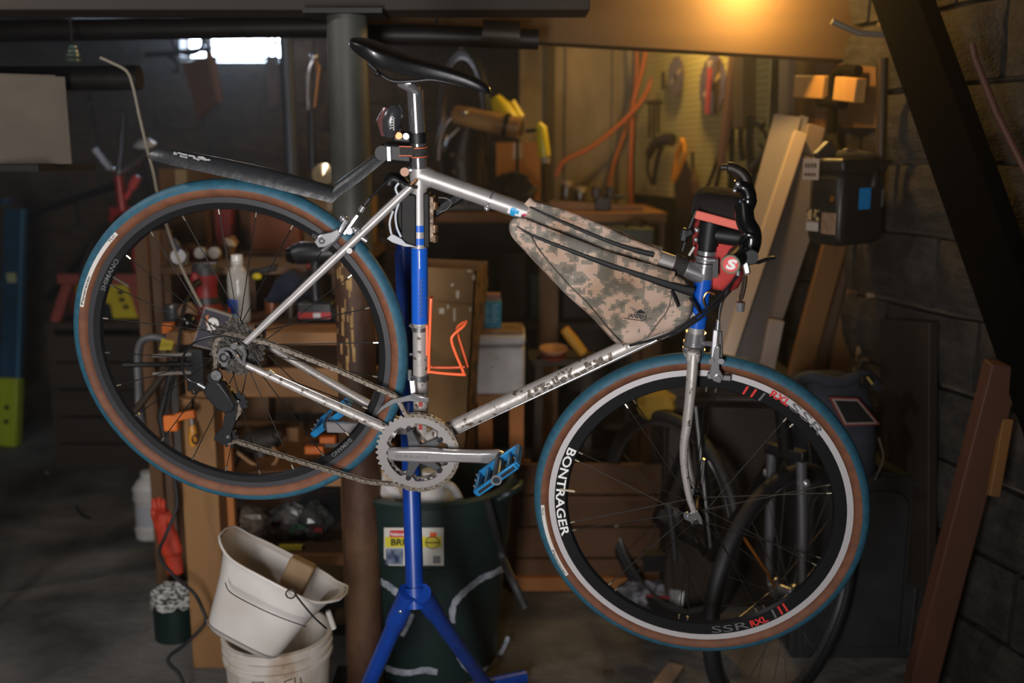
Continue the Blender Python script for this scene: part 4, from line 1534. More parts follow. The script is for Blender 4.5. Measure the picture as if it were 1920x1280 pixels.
obj('clamp_arm', MB().tube([b(757, 400, -.02), b(755, 405, -.16)], .02, 16), BLACK, st)
obj('clamp_head', MB().tube(curve([b(730, 345, -.01), b(735, 335, -.01), b(752, 340, -.01), b(762, 356, -.01)]), [.012] * 36 + [.014], 14), BLACK, st)
obj('clamp_foot', MB().prism([b(x, y, .02) for x, y in ((726, 446), (736, 437), (754, 447), (762, 455), (784, 462), (760, 461), (736, 453))], WB * .006), M('foot_pale', (170, 174, 180), .6), st, bevel=.001)
ZT = M('zip_tie_white', (190, 196, 205), .5)
for pts in (((748, 343), (742, 352), (745, 362), (752, 370)), ((737, 395), (731, 415), (732, 430), (735, 442)), ((748, 380), (742, 402), (744, 425), (752, 444))):
    obj('zip_tie', MB().tube(curve([b(x, y, .022) for x, y in pts]), .0022, 6), ZT, st)
obj('release_wire', MB().tube(curve([b(822, 370, .01), b(838, 372, .01), b(846, 380, .01), b(838, 392, .01), b(824, 398, .01)]), .0012, 6), CHROME, st)
obj('clamp_handle', MB().bar(b(812, 400, -.02), b(872, 360, -.04), .020, .02, WB), BLACK, st, bevel=.004)
# ------------------------------------------------------------------ workbench on the left with its clutter
BZ = 1.03                                   # bench top height
BY = 2.78                                   # front of bench
bx0, bx1 = P(300, 640, BY).x, P(700, 640, BY).x
wbn = thing('workbench', V(((bx0 + bx1) / 2, BY + .35, 0)), 'rough pine workbench standing behind the rear wheel', 'workbench')
for k in range(5):
    y0 = BY + .15 * k
    obj('top_plank', MB().box(((bx0 + bx1) / 2, y0 + .073, BZ - .018), (bx1 - bx0, .144, .036)), PINEH if k == 0 else OLDWOODH, wbn, bevel=.003)
_, _, ra0, ra1 = span(330, 690, 630, 745, BY + .02)
obj('front_rail', MB().box(((bx0 + bx1) / 2 + .02, BY + .04, (ra0 + ra1) / 2), (bx1 - bx0 - .04, .04, ra1 - ra0)), PINEH, wbn, bevel=.003)
obj('back_rail', MB().box(((bx0 + bx1) / 2, BY + .72, (ra0 + ra1) / 2), (bx1 - bx0, .04, .09)), OLDWOODH, wbn)
lx0, lx1, _, _ = span(347, 745, 414, 1280, BY)
for x, y in (((lx0 + lx1) / 2, BY + .045), ((lx0 + lx1) / 2, BY + .68), (bx1 - .06, BY + .045), (bx1 - .06, BY + .68)):
    obj('leg', MB().box((x, y, (ra0 + .0) / 2), (lx1 - lx0, .09, ra0)), PINE if y < BY + .1 else OLDWOOD, wbn, bevel=.003)
sz1 = PY(500, 884, BY + .1).z
sz2 = PY(500, 1030, BY + .1).z
for k, zz in enumerate((sz1, sz2)):
    obj('shelf', MB().box(((lx1 + bx1) / 2, BY + .36, zz - .012), (bx1 - lx1 - .0, .60, .024)), PINEH if k == 0 else OLDWOODH, wbn, bevel=.002)
    obj('shelf_edge', MB().box(((lx1 + bx1) / 2, BY + .055, zz - .012), (bx1 - lx1, .02, .03)), PINEH, wbn)
obj('back_panel', MB().box(((bx0 + bx1) / 2, BY + .76, .78), (bx1 - bx0, .012, .36)), OLDWOODH, wbn)
obj('side_strip', MB().box((lx1 + .012, BY + .09, ra0 / 2), (.02, .03, ra0)), M('amber_wood', (170, 104, 48), .7), wbn)


def bpos(px, py, Y=None):
    """Point on the bench top seen at a pixel column, at distance Y."""
    p = PY(px, py, Y)
    return V((p.x, p.y, BZ))


# cordless drill
dr = thing('cordless_drill', bpos(590, 600, 3.0), 'black cordless drill with a red-striped battery on the workbench', 'drill')
DP = M('drill_black', (30, 32, 36), .4, 0, (40, 42, 46), 20, .05)
pc = lambda x, y, Y=3.0: PY(x, y, Y)
obj('motor_housing', MB().tube([pc(552, 478), pc(565, 474), pc(610, 474), pc(640, 474)], [.030, .034, .034, .026], 20), DP, dr)
obj('chuck', MB().tube([pc(552, 478), pc(538, 478)], [.028, .020], 18), M('chuck_black', (20, 20, 22), .25, .3), dr)
obj('handle', MB().tube([pc(592, 486), pc(590, 530), pc(594, 572)], [.026, .021, .023], 14), DP, dr)
xa, xb, za, zb = span(556, 566, 624, 604, 2.96)
obj('battery', MB().box(((xa + xb) / 2, 3.0, (BZ + zb) / 2), (xb - xa, .085, zb - BZ)), DP, dr, bevel=.008)
obj('battery_stripe', MB().box(((xa + xb) / 2, 2.957, BZ + .022), (xb - xa - .01, .004, .018)), M('stripe_red', (190, 36, 34), .5), dr)
obj('battery_tag', MB().box((xa + .062, 2.9545, BZ + .022), (.022, .002, .014)), PRINTW, dr)
obj('trigger', MB().ball(pc(581, 500, 2.985), .012), M('trig_red', (120, 30, 34), .4), dr)
# clear bottle
bt = thing('plastic_bottle', bpos(450, 600, 2.95), 'clear plastic drink bottle with a blue label on the workbench', 'bottle')
CLR = glass('bottle_plastic', (225, 222, 215), .12, .32)
o0 = V(bt.location)
obj('bottle_wall', MB().lathe(o0, V((0, 0, 1)), [(.0001, .002), (.03, .002), (.032, .01), (.032, .13), (.03, .15), (.018, .172), (.015, .178), (.015, .195)], 24), CLR, bt)
obj('neck_ring', MB().lathe(o0 + V((0, 0, .178)), V((0, 0, 1)), [(.015, 0), (.02, 0), (.02, .005), (.015, .005)], 20, True), CLR, bt)
obj('neck', MB().lathe(o0 + V((0, 0, .185)), V((0, 0, 1)), [(.013, 0), (.017, 0), (.017, .02), (.013, .02)], 20, True), glass('bottle_neck', (235, 235, 230), .1, .6), bt)
BL = M('label_blue', (24, 74, 168), .5)
obj('bottle_label', MB().lathe(o0, V((0, 0, 1)), [(.0326, .02), (.0326, .075)], 16, False, V((-1, 0, 0)), .2, 1.7), BL, bt)
obj('label_patch', MB().lathe(o0, V((0, 0, 1)), [(.0329, .034), (.0329, .05)], 8, False, V((-1, 0, 0)), .3, 1.0), M('label_orange', (210, 84, 44), .5), bt)
obj('label_patch', MB().lathe(o0, V((0, 0, 1)), [(.0329, .02), (.0329, .032)], 8, False, V((-1, 0, 0)), .6, 1.7), M('label_pale', (150, 190, 215), .5), bt)
# red power tool
rt = thing('palm_sander', bpos(390, 596, 3.05), 'red power tool with dark top cap and cord on the workbench', 'power tool')
RD = M('tool_red', (128, 30, 28), .5)
o0 = V(rt.location)
obj('tool_body', MB().lathe(o0, V((0, 0, 1)), [(.0001, 0), (.044, 0), (.046, .03), (.034, .055), (.032, .10), (.038, .12), (.040, .135), (.0001, .135)], 24), RD, rt)
obj('tool_cap', MB().lathe(o0 + V((0, 0, .135)), V((0, 0, 1)), [(.041, 0), (.041, .02), (.034, .034), (.0001, .036)], 24), M('cap_dark', (44, 42, 42), .5), rt)
obj('tool_band', MB().lathe(o0 + V((0, 0, .045)), V((0, 0, 1)), [(.036, 0), (.042, 0), (.040, .02), (.034, .02)], 24, True), M('cap_dark', (44, 42, 42), .5), rt)
obj('cord_boot', MB().tube([PY(371, 530, 3.0), PY(362, 536, 2.97)], [.012, .008], 12), BLACK, rt)
obj('tool_guard', MB().ball(PY(368, 522, 3.02), (.018, .016, .022)), RD, rt)
# black cord snaking down the bench
single('power_cord', MB().tube(curve([PY(x, y, Y) for x, y, Y in ((365, 535, 2.97), (345, 575, 2.85), (338, 620, 2.74), (330, 680, 2.7), (318, 740, 2.7), (312, 790, 2.7), (318, 850, 2.7), (328, 905, 2.7), (331, 950, 2.68), (312, 1000, 2.66), (299, 1040, 2.66), (325, 1078, 2.66), (362, 1110, 2.64), (379, 1140, 2.64), (384, 1168, 2.63), (350, 1205, 2.62), (315, 1235, 2.62), (335, 1262, 2.6), (352, 1300, 2.58))]), .005, 8), RUBBER, 'black power cord snaking down past the bench leg', 'cord')
# rubber-ball thing, skull card
kn = thing('ball_plunger', bpos(352, 625, 2.84), 'shiny black rubber ball with a tan neck beside the skull card', 'ball')
obj('ball', MB().ball(PY(352, 604, 2.84), (.026, .026, .026), 18, 12), M('ball_black', (18, 18, 18), .22), kn)
obj('neck', MB().lathe(PY(352, 586, 2.88), V((0, -.25, -1)), [(.012, -.03), (.03, -.006), (.028, .01)], 18), M('neck_tan', (120, 94, 70), .6), kn)
sk = thing('skull_card', PY(375, 652, 2.70), 'dark purple card with a white skull picture near the cassette', 'card')
A_, B_, C_, D_ = PY(384, 576, 2.735), PY(434, 592, 2.735), PY(408, 658, 2.70), PY(361, 647, 2.70)
obj('card_box', MB().prism([A_, B_, C_, D_], V((0, .02, 0))), M('card_edge', (150, 142, 132), .6), sk)
ce = (A_ + B_ + C_ + D_) / 4
fr = [ce + (q - ce) * .95 + V((0, -.0012, 0)) for q in (A_, B_, C_, D_)]
obj('card_face', MB().add(fr, [(0, 1, 2, 3)]), M('card_purple', (40, 36, 52), .5), sk, smooth=False)
ux, uy = (B_ - A_).normalized(), (A_ - D_).normalized()
so = PY(400, 606, 2.71) + V((0, -.004, 0))
mb = MB()
mb.add([so + ux * x + uy * y for x, y in [(.0165 * math.cos(a), .016 * math.sin(a)) for a in [2 * pi * k / 20 for k in range(20)]]], [tuple(range(20))])
mb.add([so + ux * x + uy * y for x, y in ((-.010, -.012), (.010, -.012), (.009, -.024), (-.009, -.024))], [(0, 1, 2, 3)])
obj('skull', mb, M('skull_white', (220, 216, 210), .6), sk, smooth=False)
mb = MB()
nf_ = V((0, -.0008, 0))
for x in (-.0068, .0068):
    mb.add([so + nf_ + ux * (x + .0046 * math.cos(a)) + uy * (-.003 + .0046 * math.sin(a)) for a in [2 * pi * k / 12 for k in range(12)]], [tuple(range(12))])
mb.add([so + nf_ + ux * x + uy * y for x, y in ((0, -.009), (.002, -.0135), (-.002, -.0135))], [(0, 1, 2)])
obj('skull_sockets', mb, PRINTK, sk, smooth=False)
mb = MB()
for k in range(5):
    mb.add([so + nf_ * -.3 + ux * (-.026 + k * .003) + uy * (.012 - k * .006), so + nf_ * -.3 + ux * (-.018 + k * .001) + uy * (.02 - k * .009), so + nf_ * -.3 + ux * (-.014) + uy * (-.004 - k * .003)], [(0, 1, 2)])
obj('flame_print', mb, M('flame_orange', (190, 112, 52), .6), sk, smooth=False)
# bench vice: rods and jaws
vi = thing('bench_vice', PY(370, 720, 2.72), 'black bench vice with two bare steel guide rods', 'vice')
obj('vice_jaw', MB().box(PY(372, 690, 2.74), (.05, .07, .12)), M('vice_black', (22, 22, 24), .5), vi, bevel=.004)
for y in (665, 699):
    obj('guide_rod', MB().tube([PY(286, y + 2, 2.66), PY(358, y - 1, 2.70)], .0052, 12), M('bare_steel', (215, 210, 205), .22, .7), vi)
obj('vice_screw', MB().tube([PY(230, 684, 2.66), PY(358, 682, 2.70)], .007, 12), BLACK, vi)
# large grey C-clamp
cc_ = thing('c_clamp', PY(300, 840, 2.9), 'large grey C-shaped clamp hanging at the bench end', 'clamp')
GC = M('clamp_grey', (118, 118, 120), .5, .2, (92, 92, 94), 16, .1)
obj('clamp_frame', MB().tube(curve([PY(x, y, 2.9) for x, y in ((322, 640), (290, 632), (266, 640), (259, 670), (260, 720), (262, 770), (272, 815), (292, 835))]), .016, 12, flat=.7), GC, cc_)
obj('clamp_screw', MB().tube([PY(250, 775, 2.86), PY(330, 672, 2.86)], .011, 12), M('screw_dark', (60, 50, 42), .6, .4), cc_)
obj('clamp_bar', MB().tube([PY(322, 690, 2.82), PY(300, 780, 2.82), PY(316, 860, 2.82)], .010, 10), M('bar_dark', (40, 38, 38), .5, .3), cc_)
# orange clamps, screwdriver, tags
OC = M('clamp_orange', (216, 112, 40), .5)
cl = thing('bar_clamp', PY(325, 880, 2.7), 'orange-headed bar clamp gripping the bench leg', 'clamp')
obj('clamp_head', MB().box(PY(322, 792, 2.7), (.040, .03, .046)), OC, cl, bevel=.005)
obj('clamp_jaw', MB().bar(PY(330, 782, 2.69), PY(366, 775, 2.69), .022, .022, V((0, 1, 0))), OC, cl, bevel=.004)
obj('clamp_bar', MB().box(PY(332, 800, 2.715), (.018, .007, .32)), M('bar_steel', (88, 86, 84), .4, .7), cl)
cl = thing('bar_clamp', PY(600, 855, 3.0), 'orange clamp lying on the lower bench shelf', 'clamp')
obj('clamp_head', MB().box(PY(590, 842, 3.0), (.06, .03, .026)), OC, cl, bevel=.004)
obj('clamp_jaw', MB().box(PY(615, 823, 3.0), (.05, .03, .022)), OC, cl, bevel=.004)
obj('clamp_bar', MB().box(PY(612, 834, 3.02), (.12, .01, .012)), M('bar_steel', (88, 86, 84), .4, .7), cl)
sd_ = thing('screwdriver', PY(361, 838, 2.72), 'amber-handled screwdriver hanging on the bench leg', 'screwdriver')
obj('handle', MB().tube([PY(360, 796, 2.72), PY(361, 806, 2.72), PY(362, 826, 2.72), PY(362, 836, 2.72)], [.009, .012, .0125, .008], 14), M('amber_handle', (206, 140, 52), .35), sd_)
obj('shaft', MB().tube([PY(360, 796, 2.72), PY(359, 784, 2.72)], .006, 10), M('bare_steel', (215, 210, 205), .22, .7), sd_)
obj('hang_loop', MB().tube([PY(366, 824, 2.70) + V((.009 * math.cos(a), 0, .012 * math.sin(a))) for a in [2 * pi * k / 14 for k in range(14)]], .002, 6, False, True), BLACK, sd_)
obj('cup_hook', MB().tube(curve([PY(361, 785, 2.74), PY(361, 765, 2.74), PY(361, 748, 2.76)]), .004, 8), DARK, sd_)
single('orange_block', MB().box(PY(316, 615, 2.9), (.032, .03, .032)), OC, 'small orange block at the left end of the bench', 'block', None, .004)
single('yellow_tag', MB().prism([PY(x, y, 2.78) for x, y in ((303, 634), (326, 640), (322, 656), (298, 656))], V((0, .004, 0))), M('tag_yellow', (196, 176, 52), .6), 'crumpled yellow tag tied to the grey clamp', 'tag')
# things further back on the bench
nv = M('navy_cloth', (34, 40, 60), .9, 0, (26, 30, 46), 12, .6)
rr = []
for (x, y, h) in ((505, 560, .010), (520, 545, .04), (545, 535, .05), (575, 545, .05), (600, 560, .03)):
    o_ = PY(x, y, 3.12)
    rr.append([o_ + V((0, .05 * math.cos(a), h * math.sin(a))) for a in [2 * pi * k / 12 for k in range(12)]])
single('work_cloth', MB().loft(rr), nv, 'crumpled navy cloth behind the cordless drill', 'cloth')
uk = thing('utility_knife', PY(495, 545, 3.2), 'black and yellow utility knife behind the clear bottle', 'knife')
obj('handle', MB().bar(PY(470, 512, 3.2), PY(520, 500, 3.2), .03, .02, V((0, 1, 0))), BLACK, uk, bevel=.004)
obj('grip', MB().ball(PY(482, 518, 3.18), (.016, .012, .012)), M('grip_yellow', (215, 196, 30), .4), uk)
jr = thing('glass_jar', PY(338, 490, 3.25), 'small glass jar with a steel lid beside the red tool', 'jar')
oj = PY(338, 486, 3.25)
obj('jar_wall', MB().lathe(oj, V((.3, -.8, .5)), [(.0001, 0), (.026, 0), (.026, .04), (.02, .05)], 20), glass('jar_glass', (170, 175, 180), .1, .5), jr)
obj('jar_lid', MB().disc(PY(336, 482, 3.2), V((.1, -1, .3)), .024, .014, 20), ALLOY, jr)
ss = PY(330, 470, 3.25)
single('spray_nozzle', MB().tube([PY(322, 448, 3.2), PY(330, 462, 3.2), PY(336, 476, 3.2)], [.012, .016, .008], 10), M('nozzle_navy', (40, 56, 86), .4), 'small navy nozzle leaning over the glass jar', 'nozzle')
# planks leaning behind the bench end
random.seed(8)
for k, (xa_, xb_, y0_, lab) in enumerate(((272, 296, 438, 'dark narrow plank standing at the left bench end'), (296, 318, 432, 'weathered plank standing second from the bench end'), (318, 338, 430, 'greyish plank standing third from the bench end'))):
    mb = MB()
    wbox(mb, xa_, y0_, xb_, 1100, 3.3 + .03 * k, .03, 0.0)
    single('plank', mb, (OLDWOOD, wood('plank_grey', (120, 92, 70), (92, 66, 46)), OLDWOOD)[k], lab, 'plank', 'planks at the left bench end', .003)
# second bench further back carrying boxes
b2 = thing('back_table', V((-.75, 4.1, 0)), 'low wooden table carrying boxes behind the workbench', 'table')
t2 = PY(480, 470, 3.75).z
xa, xb = PY(270, 470, 3.75).x, PY(700, 470, 3.75).x
for k in range(3):
    obj('top_plank', MB().box(((xa + xb) / 2, 3.83 + .2 * k, t2 - .015), (xb - xa, .195, .03)), OLDWOODH, b2)
for x in (xa + .05, xb - .05):
    for y in (3.8, 4.3):
        obj('leg', MB().box((x, y, (t2 - .03) / 2), (.07, .07, t2 - .03)), OLDWOOD, b2)


def carton(name, x0, y0, x1, y1, Y, dep, mat, label, zb=None, flap=True, rot=0):
    xa, xb, za, zt = span(x0, y0, x1, y1, Y)
    if zb is not None:
        za = zb
    root = thing(name, V(((xa + xb) / 2, Y + dep / 2, za)), label, 'box')
    o_ = V(((xa + xb) / 2, Y + dep / 2, (za + zt) / 2))
    w, h = xb - xa, zt - za
    Rz = Matrix.Rotation(rot, 3, 'Z')
    obj('carton', MB().box(o_, (w, dep, h), Rz), mat, root, bevel=.002)
    if flap:
        obj('flap', MB().box(o_ + V((0, -dep / 4 - .001, h / 2 + .002)), (w, dep / 2 - .002, .003), Rz), mat, root)
        obj('flap', MB().box(o_ + V((0, dep / 4 + .001, h / 2 + .002)), (w, dep / 2 - .002, .003), Rz), mat, root)
        obj('packing_tape', MB().box(o_ + V((0, -dep / 2 - .0008, h / 2 - h * .12)), (.045, .001, h * .24), Rz), M('tape_tan', (168, 138, 98), .35), root)
    return root


carton('cardboard_box', 300, 318, 384, 420, 3.9, .3, CARDD, 'brown cardboard box left of the rear tyre top', t2)
carton('cardboard_box', 386, 330, 505, 452, 4.0, .3, CARDD, 'wide brown cardboard box seen through the top of the rear wheel', t2)
carton('cardboard_box', 470, 400, 560, 470, 3.8, .14, M('box_rust', (128, 70, 40), .8), 'rust-coloured box on the back table behind the bottle', t2, False)
carton('red_carton', 402, 388, 432, 432, 3.78, .08, M('carton_red', (150, 44, 36), .6), 'small red carton on the back table', t2, False)
carton('cardboard_box', 560, 372, 690, 470, 3.9, .3, CARD, 'pale cardboard box half hidden behind the steel column', t2)
wp = thing('wood_offcut', PY(430, 470, 3.6), 'pale curved wooden block standing behind the clear bottle', 'wood block')
obj('block', MB().prism([PY(x, y, 3.55) for x, y in ((415, 447), (432, 443), (442, 456), (434, 466), (432, 498), (452, 520), (444, 530), (420, 505))], V((0, .05, 0))), wood('pale_block', (160, 120, 82), (130, 94, 62)), wp, bevel=.003)
obj('block_top', MB().prism([PY(x, y, 3.53) for x, y in ((421, 446), (436, 452), (440, 463), (426, 460))], V((0, .03, 0))), M('block_cream', (214, 196, 176), .6), wp, bevel=.002)
single('wood_offcut', MB().bar(PY(318, 462, 3.78), PY(436, 460, 3.80), .02, .04, V((0, 0, 1))), PINEH, 'pale wooden stick lying across the back table', 'stick')
ro = thing('wood_roller', PY(385, 470, 3.4), 'small wooden drum with white end caps behind the red tool', 'roller')
for x in (378, 404):
    obj('end_cap', MB().disc(PY(x, 474, 3.4), V((0, -1, .1)), .02, .02, 18), M('cap_white', (205, 200, 192), .5), ro)
obj('roller_body', MB().tube([PY(355, 478, 3.44), PY(412, 476, 3.44)], .024, 16), M('roller_maroon', (104, 40, 36), .6), ro)
for k, (px, py) in enumerate(((294, 438), (308, 437), (336, 453), (350, 454), (384, 456), (476, 464), (506, 466), (538, 444))):
    pass

# lower shelves
gr = thing('angle_grinder', PY(490, 885, 3.05), 'grimy dark angle grinder on the upper bench shelf', 'grinder')
GM = M('grimy_tool', (64, 58, 50), .6, .2, (44, 38, 32), 20, .3)
obj('grinder_body', MB().tube([PY(450, 840, 3.05), PY(470, 830, 3.05), PY(505, 822, 3.05), PY(524, 818, 3.05)], [.022, .035, .04, .028], 14), GM, gr)
obj('grinder_head', MB().tube([PY(488, 838, 3.05), PY(490, 868, 3.05)], [.026, .018], 14), ALLOY, gr)
obj('grinder_knob', MB().ball(PY(520, 815, 3.02), .016), GM, gr)
single('tan_cord', MB().tube(curve([PY(x, y, 2.95) for x, y in ((425, 832), (450, 852), (475, 870), (498, 878), (515, 868), (520, 852), (510, 838))]), .006, 8), M('cord_tan', (150, 112, 72), .6), 'tan cord curling round the angle grinder', 'cord')
single('pine_block', wbox(MB(), 398, 802, 560, 850, 3.2, .09, sz1), PINEH, 'long pine block at the back of the upper bench shelf', 'wood block', None, .003)
# bags of hardware on the bottom shelf
CLB = glass('clear_bag', (170, 165, 160), .2, .55)
random.seed(21)


def crumple(name, c, size, mat, parent, seed, n=14, m=9):
    random.seed(seed)
    mb = MB()
    rr = []
    for i in range(m + 1):
        t = pi * i / m
        ring_ = []
        for k in range(n):
            a = 2 * pi * k / n
            q = 1 + random.uniform(-.22, .22)
            ring_.append(V(c) + V((size[0] * math.sin(t) * math.cos(a) * q, size[1] * math.sin(t) * math.sin(a) * q, size[2] * math.cos(t) * (1 + random.uniform(-.1, .1)))))
        rr.append(ring_)
    mb.loft(rr)
    return obj(name, mb, mat, parent, smooth=False)


for k, (x, y, sx, szz, col, lab) in enumerate(((470, 985, .085, .05, (118, 104, 92), 'crumpled clear bag of hardware on the bottom bench shelf'), (545, 985, .07, .055, (150, 148, 146), 'shiny plastic bag with red scraps on the bottom bench shelf'), (592, 988, .05, .06, (90, 92, 92), 'dark plastic bag beside the steel column on the bottom shelf'))):
    c_ = PY(x, y, 2.98)
    c_.z = sz2 + szz
    root = thing('hardware_bag', c_ - V((0, 0, szz)), lab, 'bag', 'bags on the bottom bench shelf')
    crumple('bag_film', c_, (sx, .06, szz), M('bag_film%d' % k, col, .25, 0, tuple(int(q * .6) for q in col), 30, .2), root, 30 + k)
    for j in range(3):
        obj('scrap', MB().box(c_ + V((random.uniform(-.04, .04), -.062, random.uniform(-.02, .02))), (.03, .006, .014), Matrix.Rotation(random.uniform(-1, 1), 3, 'Y')), (M('scrap_red', (120, 34, 34), .5), M('scrap_green', (50, 92, 70), .5), GM)[j], root)
yz = PY(548, 1015, 2.9)
single('yellow_ruler', MB().box((yz.x, 2.88, sz2 + .008), (.07, .02, .012)), M('ruler_yellow', (206, 186, 60), .5), 'short yellow strip at the bottom shelf edge', 'ruler')
# jug, glove, paint can beside the bench
jg = thing('white_jug', PZ(286, 1005, 0), 'white plastic jug standing on the floor left of the bench leg', 'jug')
o0 = V(jg.location)
WP = M('white_plastic', (196, 194, 192), .45, 0, (178, 174, 170), 12, .05)
obj('jug_body', MB().lathe(o0, V((0, 0, 1)), [(.0001, 0), (.062, .003), (.064, .03), (.060, .04), (.060, .16), (.064, .17), (.063, .20), (.064, .21), (.05, .235), (.035, .25), (.0001, .25)], 24), WP, jg)
obj('jug_cap', MB().disc(o0 + V((0, 0, .25)), V((0, 0, 1)), .03, .025, 20), WP, jg)
for zz in (.035, .165, .205):
    obj('moulded_ring', MB().lathe(o0 + V((0, 0, zz)), V((0, 0, 1)), [(.06, 0), (.0665, 0), (.0665, .006), (.06, .006)], 24, True), WP, jg)
obj('jug_label', MB().lathe(o0 + V((0, 0, .06)), V((0, 0, 1)), [(.0606, 0), (.0606, .085)], 10, False, V((0, -1, 0)), -.9, .8), M('jug_label_grey', (168, 170, 178), .6), jg)
gl = thing('work_glove', PY(318, 1080, 2.85), 'orange-red rubber glove hanging beside the bench leg', 'glove')
OG = M('glove_orange', (196, 62, 34), .6, 0, (168, 48, 28), 16, .3)
obj('palm', MB().tube(curve([PY(300, 960, 2.85), PY(312, 1000, 2.85), PY(324, 1040, 2.85), PY(328, 1075, 2.85)]), [.030] * 12 + [.032] * 12 + [.026] * 12 + [.022], 14, flat=.5, up=V((1, 0, 0))), OG, gl)
for k, (x0_, y0_, x1_, y1_) in enumerate(((294, 966, 288, 934), (300, 962, 298, 932), (308, 962, 306, 936), (292, 975, 287, 950), (314, 985, 322, 966))):
    obj('finger', MB().tube(curve([PY(x0_, y0_, 2.84), PY((x0_ + x1_) / 2 - 1, (y0_ + y1_) / 2, 2.83), PY(x1_, y1_, 2.84)]), [.0085] * 20 + [.0075] * 4 + [.004], 8), OG, gl)
pc_ = thing('paint_can', PZ(332, 1190, 0), 'dark green can with white paint dripped over its lid', 'paint can')
o0 = V(pc_.location)
obj('can_body', MB().lathe(o0, V((0, 0, 1)), [(.0001, 0), (.068, 0), (.068, .13), (.0001, .13)], 28), M('can_green', (20, 40, 36), .4), pc_)
obj('can_rim', MB().lathe(o0 + V((0, 0, .128)), V((0, 0, 1)), [(.060, 0), (.072, 0), (.072, .012), (.060, .012)], 28, True), DARK, pc_)
random.seed(31)
rr = []
for i in range(6):
    r_ = (.074, .075, .07, .05, .03, .001)[i]
    h_ = (.118, .136, .150, .162, .172, .178)[i]
    rr.append([o0 + V((r_ * math.cos(2 * pi * k / 28), r_ * math.sin(2 * pi * k / 28), h_ + random.uniform(-.012, .010) * (1 if i < 5 else 0))) for k in range(28)])
obj('dripped_paint', MB().loft(rr), M('drip_white', (205, 205, 200), .5, 0, (40, 48, 46), 60, .4, (.5, .56), (1, 1, 3)), pc_)

# ------------------------------------------------------------------ buckets in front
WBK = M('white_bucket', (204, 200, 198), .42, 0, (186, 180, 174), 7, .04)
WBD = M('dirty_white_bucket', (202, 196, 188), .5, 0, (150, 124, 96), 9, .06, (.52, .72), (1, 1, .4))
b5 = thing('white_bucket', PZ(520, 1400, 0), 'round dirty white bucket with ridged rim under the tipped bucket', 'bucket')
o0 = PY(520, 1184, 2.44)
b5.location = V((o0.x, o0.y, 0))
ORG[b5.name] = V(b5.location)
hz = o0.z
o0 = V(b5.location)
obj('bucket_wall', MB().lathe(o0, V((0, 0, 1)), [(.0001, 0), (.122, 0), (.125, .01), (.136, hz - .06), (.137, hz), (.130, hz), (.118, .02), (.0001, .02)], 40), WBD, b5)
for zz, r_ in ((hz - .008, .144), (hz - .034, .143), (hz - .06, .142)):
    obj('rim_ridge', MB().lathe(o0 + V((0, 0, zz)), V((0, 0, 1)), [(.134, 0), (r_, .001), (r_, .010), (.134, .012)], 40, True), WBD, b5)
random.seed(12)
SM = M('bucket_scrawl', (96, 78, 58), .8)
for k, pts in enumerate((((-.035, .10), (-.035, .15), (-.005, .152), (-.003, .135)), ((-.002, .12), (-.02, .105), (-.03, .095)), ((.045, .15), (.047, .11), (.052, .09)), ((.045, .15), (.065, .153)), ((.07, .155), (.072, .10)), ((-.05, .08), (.0, .075), (.02, .07)), ((.085, .15), (.088, .12), (.084, .1)))):
    def cs_(x, zz):
        a = -pi / 2 + x / .134
        return o0 + V((.1362 * math.cos(a), .1362 * math.sin(a), zz))
    obj('scrawl', MB().tube([cs_(x, hz - .06 - .16 + q) for x, q in pts], .0018, 5), SM, b5)
tb = thing('tipped_bucket', PY(470, 1200, 2.45), 'white mop bucket with pouring lip tipped over on the round bucket', 'bucket')
ax = camvec(.46, -.88, -.02).normalized()
sx_ = camvec(.88, .46, .0)
sx_ = (sx_ - ax * sx_.dot(ax)).normalized()
sy_ = ax.cross(sx_)
if sy_.dot(FC) < 0:
    sy_ = -sy_
bc = P(462, 1194, 2.46)


def rrect(c_, hw, hd, n=32, lip=0.0, e=.45):
    out = []
    for k in range(n):
        a = 2 * pi * k / n
        ca, sa = math.cos(a), math.sin(a)
        l = lip * max(0, -ca) ** 6 + lip * max(0, ca) ** 10
        out.append(c_ + sx_ * ((hw + l) * math.copysign(abs(ca) ** e, ca)) + sy_ * (hd * math.copysign(abs(sa) ** e, sa)) + ax * l * .6)
    return out


rr = [rrect(bc, .085, .085), rrect(bc + ax * .012, .098, .098), rrect(bc + ax * .09, .112, .108), rrect(bc + ax * .17, .126, .116, lip=.012), rrect(bc + ax * .190, .132, .12, lip=.03), rrect(bc + ax * .193, .136, .124, lip=.032),
      rrect(bc + ax * .190, .128, .116, lip=.03), rrect(bc + ax * .15, .118, .108, lip=.01), rrect(bc + ax * .02, .09, .09)]
o_ = obj('bucket_shell', MB().loft(rr), WBK, tb)
m_ = o_.modifiers.new('smooth', 'SUBSURF')
m_.levels = m_.render_levels = 1
rim_ = rrect(bc + ax * .193, .137, .125, lip=.032)
obj('rim_bead', MB().tube(rim_, .0035, 8, False, True), WBK, tb)
obj('bail_wire', MB().tube(curve([PY(553, 1113, 2.15), PY(570, 1135, 2.14), PY(590, 1158, 2.14), PY(612, 1178, 2.16)]), .0022, 8), DARK, tb)
obj('bail_wire', MB().tube(curve([PY(422, 1092, 2.17), PY(432, 1110, 2.16), PY(470, 1132, 2.15), PY(520, 1155, 2.15), PY(575, 1175, 2.16)]), .0013, 6), DARK, tb)
obj('bail_eye', MB().tube([PY(545, 1113, 2.15) + V((.011 * math.cos(a), 0, .011 * math.sin(a))) for a in [2 * pi * k / 14 for k in range(14)]], .0018, 6, False, True), DARK, tb)
obj('mould_seam', MB().tube([q + (q - bc).normalized() * .001 for q in rrect(bc + ax * .02, .1, .1)][18:30], .0012, 5), M('seam_grey', (140, 134, 130), .6), tb)
